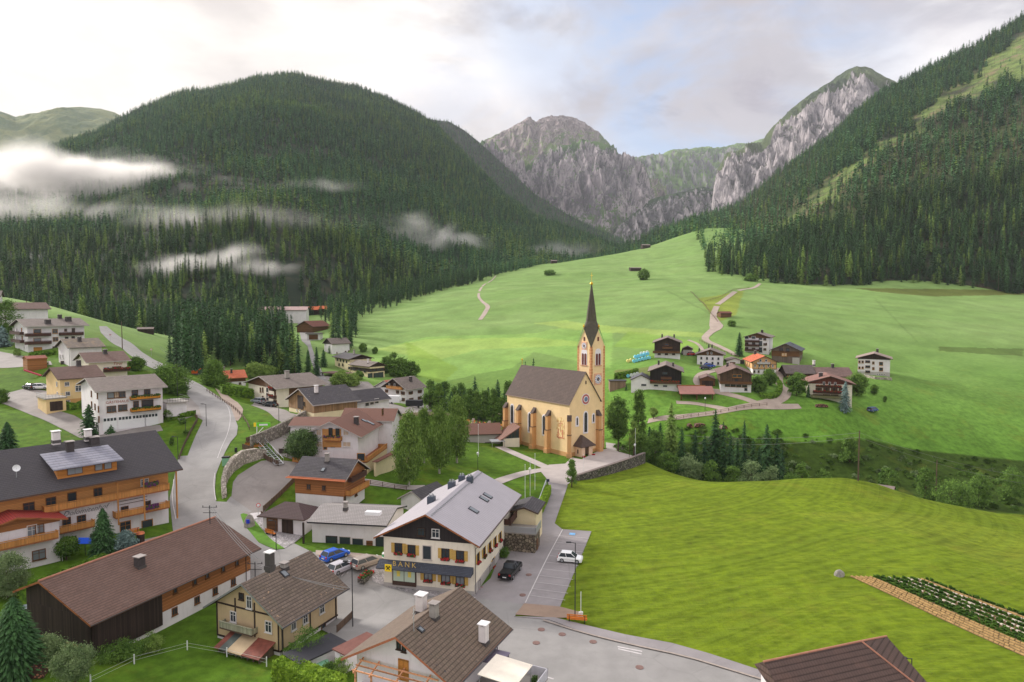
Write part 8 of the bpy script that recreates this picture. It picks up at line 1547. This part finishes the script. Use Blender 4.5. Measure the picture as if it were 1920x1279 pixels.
logs(30,1262,3.6,1.2,1.6,-.5,'long pile of split firewood at the bottom left corner'); logs(66,1266,2,1.3,1.6,.3,'short pile of split firewood with an orange strap')
# cemetery: crosses with planted graves
gv = []
for j in range(5):
    for i in range(9):
        Y = 192+j*4.2; px = 852+i*10.2+j*1.0+random.uniform(-1, 1); X = (px-960)/F*Y; gv.append((X, Y))
M_gr = plain('gravestone', l3(170, 160, 158), .6, .2, 4)
for i, (X, Y) in enumerate(gv):
    if -16 < X < -3 and Y < 192: continue
    e = empty('grave', (X, Y, gz(X, Y)), random.uniform(-.2, .2)+.2, 'planted grave with %s in the cemetery left of the church' % ('a dark iron cross' if i % 3 else 'a pale headstone'), 'grave', 'graves in the cemetery')
    if i % 3: mb = MB(); mb.box(-.05, .05, -.04, .04, 0, 1.5); mb.box(-.38, .38, -.04, .04, 1.0, 1.1); mb.build('cross', M_metal, e)
    else: MB().box(-.38, .38, -.1, .1, 0, 1.0).build('headstone', M_gr, e)
    mb = MB(); mb.box(-.5, .5, -1.7, -.12, 0, .22, 0)
    for _ in range(22): x, y = random.uniform(-.45, .45), random.uniform(-1.6, -.2); r = random.uniform(.07, .13); mb.box(x-r, x+r, y-r, y+r, .18, .25+r*2.2, random.choice((1, 1, 2, 3)))
    mb.build('flower_bed', [M_gr, random.choice((M_flower, plain('orange_blooms', l3(224, 120, 50), .9, .3, 5))), plain('yellow_blooms', l3(226, 200, 70), .9, .3, 5), M_leaf], e)
# vegetable plot: strips of straw mulch, foil and green rows
m_straw = plain('straw_mulch', l3(158, 128, 82), .9, .25, 1.5); m_foil = plain('crop_foil', l3(190, 176, 164), .6, .2, 1.); m_crop = folmat('crop_leaves', l3(40, 66, 24), l3(84, 116, 40), .1, 1.5)
q0, q1, q2, q3 = [G(*a) for a in ((1592,1081),(1740,1087),(1990,1178),(1990,1262))]
NR = 17
e = empty('vegetable_plot', tuple(q0), 0, 'narrow wedge of mulched crop rows cut into the mown field on the right', 'vegetable plot')
bed = drape_xy('soil', [tuple(q.xy) for q in (q0, q1, q2, q3)], plain('straw_soil', l3(112, 92, 60), .95, .3, .8), .06, 1.5); bed.parent = e; bed.matrix_parent_inverse = Matrix.Translation(-q0)
kinds_ = 'SsSsSGGGFGFGFGFSG'
for i in range(NR):
    t_ = (i+.5)/NR; a = q0.lerp(q1, t_); b = q3.lerp(q2, t_); mb = MB(); R = random.Random(i); n = int((b-a).length/.55); k = kinds_[i]
    for j in range(n):
        c = a.lerp(b, j/n); c.z = gz(c.x, c.y)+.06; d = (b-a).normalized(); nn = Vector((-d.y, d.x, 0))
        if k == 'G':
            for _ in range(3): p_ = c+nn*R.uniform(-.25, .25)+d*R.uniform(0, .5); r = R.uniform(.16, .3); mb.face([p_+d*r, p_+nn*r+Vector((0, 0, r)), p_-d*r+Vector((0, 0, r*1.3)), p_-nn*r]); mb.face([p_+d*r+Vector((0, 0, r)), p_+nn*r, p_-d*r, p_-nn*r+Vector((0, 0, r*1.2))])
        else:
            w_ = R.uniform(.10, .17) if k != 'F' else .2*R.uniform(.5, 1.3); l_ = R.uniform(.4, .56) if k != 'F' else .5*R.uniform(.5, 1.); mb.hexa([c-nn*w_, c-nn*w_+d*l_, c+nn*w_+d*l_, c+nn*w_, c-nn*w_*.6+Vector((0, 0, .12)), c-nn*w_*.6+d*l_+Vector((0, 0, .12)), c+nn*w_*.6+d*l_+Vector((0, 0, .12)), c+nn*w_*.6+Vector((0, 0, .12))])
    o = mb.build('crop_row', {'G': m_crop, 'F': m_foil}.get(k, m_straw), e); o.matrix_parent_inverse = Matrix.Translation(-q0)
# parasol, flag by the hotel
q = G(160,1042)+Vector((0, 0, .1)); e = empty('parasol', tuple(q), .6, 'closed square blue parasol tilted behind the hotel hedge', 'parasol'); MB().tube((0, 0, 0), (0, 0, 2.1), .04, n=6).build('pole', M_metal, e); o = MB().box(-.8, .8, -.6, .6, -.03, .03).build('fabric', solid('parasol_blue', l3(20, 84, 214), .6), e); o.location = (0, 0, 2.1); o.rotation_euler = (.5, .2, 0)
q = G(117,1052); e = empty('flag', tuple(q), .3, 'red and white flag on a pole in front of the hotel annexe', 'flag'); MB().tube((0, 0, 0), (0, 0, 2.8), .04, n=6).build('pole', M_whitem, e)
for i, m_ in enumerate((solid('flag_red', l3(200, 40, 50), .7), M_whitem, solid('flag_red', (0, 0, 0)))): MB().box(.02+i*.16, .16+i*.16, -.02, .02, .9, 2.6).build('stripe', m_, e)
mb = MB(); mb.tube((0, 0, 0), (0, 0, 1.9), .55, n=16); mb.lathe([(.62, 1.9), (.5, 2.15), (.0, 2.3)], (0, 0, 0), 16, 1); mb.build('pizza_oven', [W_DARK, M_COP], None, loc=tuple(G(264,1024)), label='dark drum with a shining copper lid beside the hotel terrace', cat='barrel')
# ================================================================ individual trees and shrubs
m_bir = folmat('birch_leaves', l3(78, 104, 44), l3(128, 154, 74), .1, .7); m_dec = folmat('broadleaf', l3(56, 84, 34), l3(104, 134, 56), .25, .8); m_decl = folmat('light_broadleaf', l3(84, 112, 44), l3(136, 158, 78), .2, .8); m_wil = folmat('grey_willow_leaves', l3(78, 100, 60), l3(128, 146, 98), .2, 1.); m_pine = folmat('pine_needles', l3(50, 72, 40), l3(92, 114, 64), .1, 1.)
def crown_leaves(w, h, seed, n, leaf, shape='round', base=0.25, clumps=40, droop=False):
    """leaf faces gathered into clumps through the crown's volume"""
    R = random.Random(seed); mb = MB(); cl = []; leaf *= .62; n = int(n*2.1); clumps = int(clumps*1.5)
    for _ in range(clumps):
        t = R.uniform(0, 1)
        if shape == 'round': rr = math.sqrt(max(.02, 1-(2*t-1)**2))
        elif shape == 'cone': rr = (1-t)**.8*.95+.08
        elif shape == 'birch': rr = math.sin(math.pi*min(1, t*.82+.14))**.8
        a = R.uniform(0, 6.283); k = math.sqrt(R.uniform(.15, 1)); cl.append(Vector((math.cos(a)*rr*k*w/2, math.sin(a)*rr*k*w/2, h*(base+(1-base)*t))))
    cr = w*.15
    for i in range(n):
        c = cl[i % clumps]; d = Vector((R.gauss(0, 1), R.gauss(0, 1), R.gauss(0, 1)*(1.5 if droop else .8)))*cr*.62; q = c+d
        if q.z < h*base*.55: continue
        e = leaf*R.uniform(.6, 1.3); a = Vector((R.gauss(0, 1), R.gauss(0, 1), R.gauss(0, .7))).normalized(); b = a.orthogonal().normalized()
        if droop: b = (b*.5+Vector((0, 0, -1))).normalized(); 
        mb.face([q-a*e*.5, q-a*e*.1-b*e, q+a*e*.5, q+a*e*.1+b*e*.9])
    return mb
def broad(px, py, w, h, label, mat, shape='round', seed=1, leaf=.3, n=5200, base=.22, name='tree', cat='tree', group=None, q=None, clumps=46, droop=False, bark=None):
    q = q or G(px, py); e = empty(name, tuple(q), 0, label, cat, group); crown_leaves(w, h, seed, n, leaf, shape, base, clumps, droop).build('crown', mat, e)
    t = trunk_mesh('trunk', h*.82, .10+h*.012, bark or m_bark, seed, 12, .12, .26); t.parent = e; return e
def shrub(px, py, w, h, label, mat, seed=1, leaf=.16, n=1500, q=None, group=None, name='shrub'):
    q = q or G(px, py); mb = crown_leaves(w, h, seed, n, leaf, 'round', .12, 22); mb.tube((0, 0, -.2), (0, 0, h*.5), .05, n=5); return mb.build(name, mat, None, loc=tuple(q), label=label, cat='shrub', group=group)
_cc = {}
def conif(px, py, h, r, label, mat=None, seed=1, name='conifer_tree', q=None, group=None, sparse=False, droop=.45, whorls=34, per=12, fins=4):
    q = q or G(px, py); mat = mat or m_spr; me = conifer_mesh('crown', h, r*1.08, seed, int(whorls*1.3), int(per*1.3), mat, fins, .06 if not sparse else .12, droop, .28, power=.55); e = empty(name, tuple(q), 0, label, 'tree', group); o = bpy.data.objects.new('crown', me); SC.collection.objects.link(o); o.parent = e
    t = trunk_mesh('trunk', h*.96, .12+h*.01, m_bark, seed); t.parent = e; return e
def hpx(px, py, top): q = G(px, py); return q, (py-top)*(q.y)/F
def C(px, py, top, wpx, label, **k): q, h = hpx(px, py, top); return conif(px, py, h, wpx*q.y/F/2, label, q=q, **k)
def B(px, py, top, wpx, label, mat, **k): q, h = hpx(px, py, top); return broad(px, py, wpx*q.y/F, h, label, mat, q=q, **k)
B(766,914,782,50,'tall birch in front, left of the three park birches',m_bir,shape='birch',seed=2,leaf=.34,n=8500,base=.14,clumps=80,droop=True,name='birch_tree',bark=m_barkb)
B(824,888,768,42,'middle birch of the three on the park lawn',m_bir,shape='birch',seed=3,leaf=.34,n=7500,base=.16,clumps=70,droop=True,name='birch_tree',bark=m_barkb)
B(857,868,750,42,'birch nearest the church, with a dark trunk on the lawn',m_bir,shape='birch',seed=4,leaf=.34,n=7500,base=.16,clumps=70,droop=True,name='birch_tree',bark=m_barkb)
B(795,868,770,30,'slim birch partly hidden between the larger park birches',m_bir,shape='birch',seed=5,leaf=.34,n=5000,base=.16,clumps=50,droop=True,name='birch_tree',bark=m_barkb)
B(567,865,808,54,'round dark pine between inn and timber chalet',m_pine,shape='round',seed=6,leaf=.26,n=9000,base=.14,clumps=70,name='pine_tree')
C(195,1046,950,56,'pointed green conifer in front of the hotel',seed=7,whorls=50,per=15)
B(236,1040,1000,36,'bluish rounded pine beside the hotel conifer',m_blue,seed=8,leaf=.2,n=4500,base=.05,name='pine_tree')
B(125,1050,1010,38,'dark leafy small tree at the annexe corner',m_dec,seed=9,leaf=.22,n=3500,base=.3)
C(30,1262,1112,112,'big dark green conifer at the bottom left corner',seed=10,whorls=62,per=19)
B(88,1250,1195,60,'grey green bush tree right of the big corner conifer',m_wil,seed=11,leaf=.13,n=7000,base=.1)
B(141,1290,1212,66,'small round willow tree with pale leaves on the bottom left lawn',m_wil,seed=12,leaf=.13,n=9000,base=.34)
B(15,1120,1040,66,'grey leaved bush at the left edge below the hotel annexe',m_wil,seed=13,leaf=.15,n=9000,base=.1)
C(168,817,757,38,'airy spruce left of the white garage doors',seed=14,sparse=True,whorls=20,per=8); C(207,812,793,22,'little spruce in front of the white garage doors',seed=15,whorls=14,per=8); C(15,843,790,40,'dark spruce at the left edge above the hotel roof',seed=16)
C(79,592,570,16,'small dark spruce on the skyline behind the long apartment house',seed=17,whorls=18); B(12,630,568,46,'round dark tree at the far left behind the apartment house',m_dec,seed=18,leaf=.4,n=4000,base=.08); C(5,650,610,40,'bluish spruce at the far left edge',mat=m_blue,seed=19,whorls=20,per=9)
B(320,735,690,62,'broad dark tree behind the guest house roof',m_dec,seed=20,leaf=.34,n=7000,base=.08,clumps=60); B(337,740,720,26,'small shrub tree right of the broad dark tree',m_dec,seed=21,leaf=.26,n=2400,base=.06); B(255,694,672,28,'round green tree right of the cream guest house',m_dec,seed=22,leaf=.3,n=3000,base=.08)
B(402,725,680,46,'dense dark tree left of the orange roofed house',m_dec,seed=23,leaf=.36,n=6000,base=.04,shape='cone',clumps=60)
B(3,755,733,24,'dark bush at the left edge above the farm track',m_dec,seed=24,leaf=.25,n=2500,base=.05)
for i, (px, py, tp, w_, lb) in enumerate(((578,700,655,18,'slim dark spruce left of the two by the valley road'),(594,705,650,20,'dark spruce by the valley road behind the white house'),(607,688,655,18,'rounded dark spruce on the lawn left of the cream hall'),(621,662,640,14,'thin spruce in front of the small white cottage'))): C(px,py,tp,w_,lb,seed=30+i,whorls=22,per=9)
for i, (px, py, tp, w_, lb, mt) in enumerate(((530,700,663,28,'light green round tree at the foot of the valley wood',m_decl),(548,702,668,26,'second light green round tree at the foot of the valley wood',m_decl),(478,708,684,36,'yellow green bush tree behind the orange roof',m_decl),(505,706,690,28,'low green tree right of the yellow green one',m_decl),(640,722,700,34,'loose green tree between the barn roof and the cream hall',m_decl),(660,724,702,26,'second loose green tree left of the cream hall',m_decl),(673,712,697,14,'small dark conifer in front of the cream hall',m_dec),(738,706,663,24,'tall dark tree at the right of the cream hall',m_dec),(752,708,672,26,'dark tree next to the cream hall on its far right',m_dec),(770,705,680,30,'bushy dark tree above the white shuttered house roof',m_dec),(725,700,672,22,'dark tree just right of the lower cream block',m_dec),(681,660,645,12,'small round tree at the meadow corner above the cream hall',m_dec),(703,663,652,9,'little tree on the meadow edge above the cream hall',m_dec))): B(px,py,tp,w_,lb,mt,seed=40+i,leaf=.5,n=2600,base=.06,clumps=26)
# trees along the stream behind the cemetery
for i in range(22):
    px = 806+i*7.4+random.uniform(-3, 3); Y = 226+random.uniform(-6, 22); X = (px-960)/F*Y; q = Vector((X, Y, gz(X, Y))); h = random.uniform(7.5, 11.5); lb = ('dark leafy tree','dark pointed tree')[i % 2]+' in the belt along the stream behind the cemetery'
    if i % 2: conif(0, 0, h, 2.4, lb, seed=80+i, q=q, group='trees along the stream', whorls=18, per=8, fins=2)
    else: broad(0, 0, 5.5, h, lb, m_dec, 'cone', 80+i, .45, 1500, .05, group='trees along the stream', q=q, clumps=22)
for i, (px, py, tp, w_, lb) in enumerate(((1000,690,672,24,'dark pointed tree top rising behind the church ridge'),(985,700,678,16,'small tree behind the left end of the church ridge'))):
    q = G(px, 700); q = Vector(((px-960)/F*222, 220, gz((px-960)/F*222, 220))); zt_ = atY(px, tp, 220).z; conif(0, 0, zt_-q.z, 2.3, lb, seed=110+i, q=q, whorls=22, per=9, fins=3)
# gully trees right of the church
def T2(px, Y, top, wpx, label, kind='c', **k):
    X = (px-960)/F*Y*1.02; q = Vector((X, Y, gz(X, Y))); h = atY(px, top, Y).z-q.z
    if kind == 'c': return conif(0, 0, h, wpx*Y/F/2, label, q=q, **k)
    return broad(0, 0, wpx*Y/F, h, label, k.pop('mat', m_dec), q=q, **k)
T2(1157,188,748,42,'round leafy tree immediately right of the church tower','b',seed=120,leaf=.4,n=5200,base=.3,clumps=44)
T2(1195,192,732,32,'tall dark columnar tree right of the church','b',seed=121,leaf=.4,n=6000,base=.08,clumps=60,shape='cone')
T2(1255,184,754,44,'broad larch in the gully, first of the row right of the church','c',seed=122,mat=m_larch,whorls=34,per=10,name='larch_tree'); bpy.data.materials['larch_needles']
T2(1337,180,768,48,'dark larch with two tops in the middle of the gully','c',seed=123,whorls=34,per=10); T2(1352,178,790,30,'smaller spruce beside the two topped gully larch','c',seed=124,whorls=26,per=9)
T2(1391,179,788,26,'narrow pointed dark spruce in the gully','c',seed=125,whorls=34,per=10); T2(1433,178,795,44,'wide larch right of the pointed gully spruce','c',seed=126,whorls=30,per=10,mat=m_spr); T2(1452,177,812,34,'lower larch at the right end of the gully group','c',seed=127,whorls=26,per=9)
for i, (px, Y, tp, w_) in enumerate(((1235,182,792,34),(1275,180,800,34),(1300,183,806,30),(1318,176,815,34),(1366,176,812,34),(1378,182,822,30),(1408,180,822,34),(1420,174,838,36),(1215,186,800,30),(1462,180,842,26))): T2(px,Y,tp,w_,'dark conifer filling the clump in the stream gully','c',seed=400+i,whorls=26,per=11,group='gully conifers',fins=3)
T2(1587,192,821,34,'lone bushy tree on the gully bank to the right','b',seed=128,leaf=.4,n=3600,base=.05,clumps=34,shape='cone'); T2(1226,178,808,30,'bush tree behind the outer corner of the church wall','b',seed=129,leaf=.35,n=3600,base=.05)
T2(1186,172,790,16,'young thin tree with a bright green top at the church square','b',seed=130,leaf=.25,n=1200,base=.3,mat=m_decl); T2(1200,175,815,34,'dense dark shrub tree behind the church square flagpole','b',seed=131,leaf=.3,n=4200,base=.02)
B(1072,914,862,22,'spindly young tree at the near end of the church wall',m_dec,seed=132,leaf=.22,n=1800,base=.1,shape='cone',clumps=30)
for i, (px, Y, tp, w_, lb, mt) in enumerate(((1290,172,860,44,'grey green willow bush low in the gully, left',m_wil),(1330,171,868,34,'dark bush between the gully larches',m_dec),(1370,170,876,30,'dark green bush under the two topped larch',m_dec),(1405,168,868,46,'large grey green willow bush at the field crest',m_wil),(1440,168,876,40,'second grey green willow bush at the field crest',m_wil),(1480,168,890,30,'low bush right of the willow bushes',m_dec),(1500,170,870,24,'small dark bush on the shaded gully bank',m_dec),(1540,170,880,26,'dark bush beyond the field crest',m_dec),(1250,172,852,36,'leafy bush at the left end of the gully',m_dec),(1660,170,880,30,'dark bush near the hay hut in the gully',m_dec),(1780,168,905,70,'spreading dark bush on the stream bank, right',m_dec),(1830,172,890,40,'upper dark bush on the right stream bank',m_dec),(1730,172,880,30,'small tree in the right part of the gully',m_dec),(1890,176,880,40,'dark bush at the right frame edge in the gully',m_dec))): T2(px,Y,tp,w_,lb,'b',mat=mt,seed=140+i,leaf=.34,n=2400,base=.02,clumps=30,name='bush')
# hamlet trees
C(1386,668,623,20,'dark pointed spruce left of the tall apartment house',seed=160,whorls=24); C(1584,772,714,26,'silvery blue spruce in front of the cream chalet',mat=m_blue,seed=161,whorls=26,per=10); B(1494,742,702,30,'round dark tree left of the cream chalet',m_dec,seed=162,leaf=.4,n=3600,base=.1,clumps=34); B(1606,742,702,34,'dark tree behind the right corner of the cream chalet',m_dec,seed=163,leaf=.4,n=3600,base=.05)
B(1443,722,694,24,'leafy green tree beside the hamlet lane',m_dec,seed=164,leaf=.4,n=2400,base=.06); B(1424,735,708,26,'dark bush tree at the corner of the weathered gable farmhouse',m_dec,seed=165,leaf=.4,n=2600,base=.03); C(1515,745,722,9,'slim dark cypress like tree beside the cream chalet',seed=166,whorls=18,per=8); B(1639,740,722,12,'small dark tree right of the hamlet',m_dec,seed=167,leaf=.3,n=1200,base=.1); B(1659,754,743,6,'single small bush on the right meadow',m_dec,seed=168,leaf=.3,n=500,base=.1)
C(1136,734,720,8,'small conifer left of the red roofed shelter garden',seed=170,whorls=12,per=7) if False else None
C(1174,732,722,5,'tiny cone shaped conifer on the lawn below the dark hedge',seed=171,whorls=10,per=6); B(1225,786,765,16,'bare young tree between gully larch and shelter',m_decl,seed=172,leaf=.3,n=700,base=.3); B(1372,612,602,14,'round bush beside the rust red hay hut',m_dec,seed=173,leaf=.4,n=800,base=.03)
B(1207,525,507,18,'lone round bush high on the meadow',m_dec,seed=174,leaf=1.1,n=1600,base=.02); B(1031,516,508,20,'low bush on the upper left meadow',m_dec,seed=175,leaf=1.,n=800,base=.02); B(137,606,594,14,'x',m_dec) if False else None
B(1408,527,517,26,'bush at the tip of the right wood edge',m_dec,seed=176,leaf=.9,n=1400,base=.02); B(1434,716,704,10,'x',m_dec) if False else None
B(274,612,594,22,'light round bush at the wood edge above the left meadow',m_decl,seed=177,leaf=.6,n=1500,base=.02)
# garden shrubs in the foreground
for i, (px, py, w_, h, lb, mt) in enumerate(((210,1238,3.4,1.6,'big rounded shrub below the barn end of the long farmhouse',m_dec),(245,1232,3.0,1.5,'leafy shrub in the farm garden, middle of the row',m_dec),(285,1222,2.4,1.9,'light green shrub at the right end of the farm garden row',m_decl),(180,1222,2.2,1.4,'shrub with pink blooms beside the barn',m_dec),(225,1212,1.6,1.2,'yellow green bush close to the barn wall',m_decl),(575,1240,3.4,3.6,'slim grey green conifer like bush below the beige chalet',m_dec),(605,1225,2.2,1.6,'bright yellow green bush beside the low dark roofs',m_decl),(640,1270,1.8,2.0,'green bush at the bottom edge left of the pergola house',m_decl),(620,1272,1.6,1.6,'dark bush at the bottom edge beside the compost box',m_dec),(545,1232,1.5,1.4,'low bush at the corner of the beige chalet',m_dec),(340,775,1.6,1.4,'round shrub in the guest house garden',m_dec),(342,795,1.7,1.3,'second round shrub in the guest house garden',m_dec),(322,835,1.0,1.6,'dark cone shaped shrub near the hotel roof',m_dec),(350,815,1.2,1.0,'small shrub at the garden fence',m_dec),(33,668,2.4,2.2,'bright green bush left of the long apartment house',m_decl),(84,686,2.0,1.6,'bright bush beside the red roofed porch',m_decl),(315,790,2.,2.6,'shrub at the right wall of the guest house terrace',m_dec),(947,1046,1.6,1.4,'planted shrub at the stone annexe door',m_dec),(985,1000,1.4,1.0,'low shrub in the lane border',m_decl),(1610,1085,.01,.01,'x',m_dec))):
    if lb != 'x': q = G(px, py); shrub(px, py, w_, h, lb, mt, 200+i, .15, 1400 if w_ > 2 else 700)
for i, (px, py, rz, lb) in enumerate(((693,1060,.9,'upper stone planter with shrubs and red flowers at the bank forecourt'),(687,1086,1.2,'lower stone planter with shrubs at the bank forecourt'))):
    mb = MB(); mb.box(-1.4, 1.4, -.5, .5, 0, .55, 0)
    for _ in range(170): x, y = random.uniform(-1.3, 1.3), random.uniform(-.45, .45); r = random.uniform(.06, .12); z = .5+random.uniform(0, .5)*(1-abs(x)/1.6); mb.box(x-r, x+r, y-r, y+r, z, z+2*r, random.choice((1, 1, 2)))
    mb.build('planter', [ST2, M_leaf, M_flower], None, loc=tuple(G(px, py)), rz=rz, label=lb, cat='planter')
# scrub on the gully bank: uncountable
n = 1500; X = RNG.uniform(30, 175, n); Y = RNG.uniform(170, 201, n); Zs = hz(X, Y); ok = Zs < np.where(Y > 186, 1.5, -7); sc = [crown_leaves(3.2, 1.7, 300+i, 420, .30, 'round', .05, 14) for i in range(3)]; scm = []
for i, mb in enumerate(sc): o = mb.build('scrub_kind', (m_dec, m_dec, m_wil)[i]); scm.append(o.data); bpy.data.objects.remove(o)
ok &= RNG.random(n) < np.where(X > 80, .34, .6)
scatter('gully_scrub', scm, np.stack([X, Y, Zs-.3], 1)[ok], RNG.choice([0, 0, 1, 1, 2], ok.sum()), np.where(X[ok] > 80, .62, 1)*RNG.uniform(.4, 1.1, ok.sum()), 'dense low scrub covering the shaded stream gully')
# low garage roofs and compost beside the bottom houses
mb = MB(); mb.box(-2.8, 2.8, -1.4, 1.4, -1.5, .6, 0); mb.box(-3.1, 3.1, -1.7, 1.7, .6, .76, 1); mb.build('garage', [P_W, plain('black_felt_roof', l3(52, 52, 58), .8)], None, loc=tuple(atY(592,1214,73)+Vector((0, 0, -.8))), rz=R_(50), label='flat black felt garage roof between the beige chalet and the bottom centre house', cat='garage')
mb = MB(); mb.box(-2.2, 2.2, -.9, .9, -1.5, .5, 0); mb.box(-2.4, 2.4, -1.1, 1.1, .5, .65, 1); mb.build('shed', [P_W, plain('dull_red_felt_roof', l3(116, 76, 68), .8)], None, loc=tuple(atY(668,1203,73)+Vector((0, 0, -.8))), rz=R_(52), label='narrow shed with a dull red flat roof behind the bottom centre house', cat='shed')
MB().box(-.7, .7, -.6, .6, 0, 1.1).build('compost_bin', solid('pale_green_sheet', (0, 0, 0)), None, loc=tuple(G(605,1262)), rz=.5, label='pale green compost box near the bottom hedge', cat='compost bin')
q = G(722,1052); mb = MB(); mb.box(-.35, .35, -.35, .35, 0, 1.1, 0); mb.box(-.38, .38, -.38, .38, 1.1, 1.2, 1); mb.build('waste_bin', [solid('bin_green', l3(70, 170, 110), .5), M_whitem], None, loc=tuple(q), label='green bin beside the shop annexe', cat='bin')
# ================================================================ haze box and hillside mist
hz_m = volmat('air', .000042, (.86, .91, 1.0)); MB().box(-6500, 6500, -60, 8500, -62, 1900).build('haze', hz_m, kind='stuff')
M_ = lambda *a, **k: mist_on(S_LEFT, *a, **k)
M_(40,352,.90,400,150,90,.05,'broad bank of pale mist across the left mountainside',.006)
M_(-10,316,.91,240,120,36,.045,'thin top layer of the left mist bank',.008)
M_(190,322,.93,240,100,30,.055,'long streak of mist reaching right from the left bank',.009,tilt=.05)
M_(90,398,.91,220,90,45,.03,'lower fringe of the left mist bank',.010)
M_(400,412,.93,230,80,26,.011,'faint horizontal mist veil in the middle of the slope',.010)
M_(370,492,.92,80,34,16,.045,'small bright mist patch low on the left slope',.020,tilt=-.2)
M_(775,438,.93,95,60,48,.05,'mist puff above the meadow on the right of the slope',.012)
M_(860,452,.94,120,60,26,.035,'mist trailing right from the mist puff',.012)
M_(590,352,.95,110,60,22,.007,'wisp of mist high on the left mountain',.013)
M_(512,505,.91,50,36,16,.045,'wisp of mist above the valley larches',.022)
M_(1040,470,.9,150,70,34,.016,'grey mist veil at the mouth of the gorge',.011)
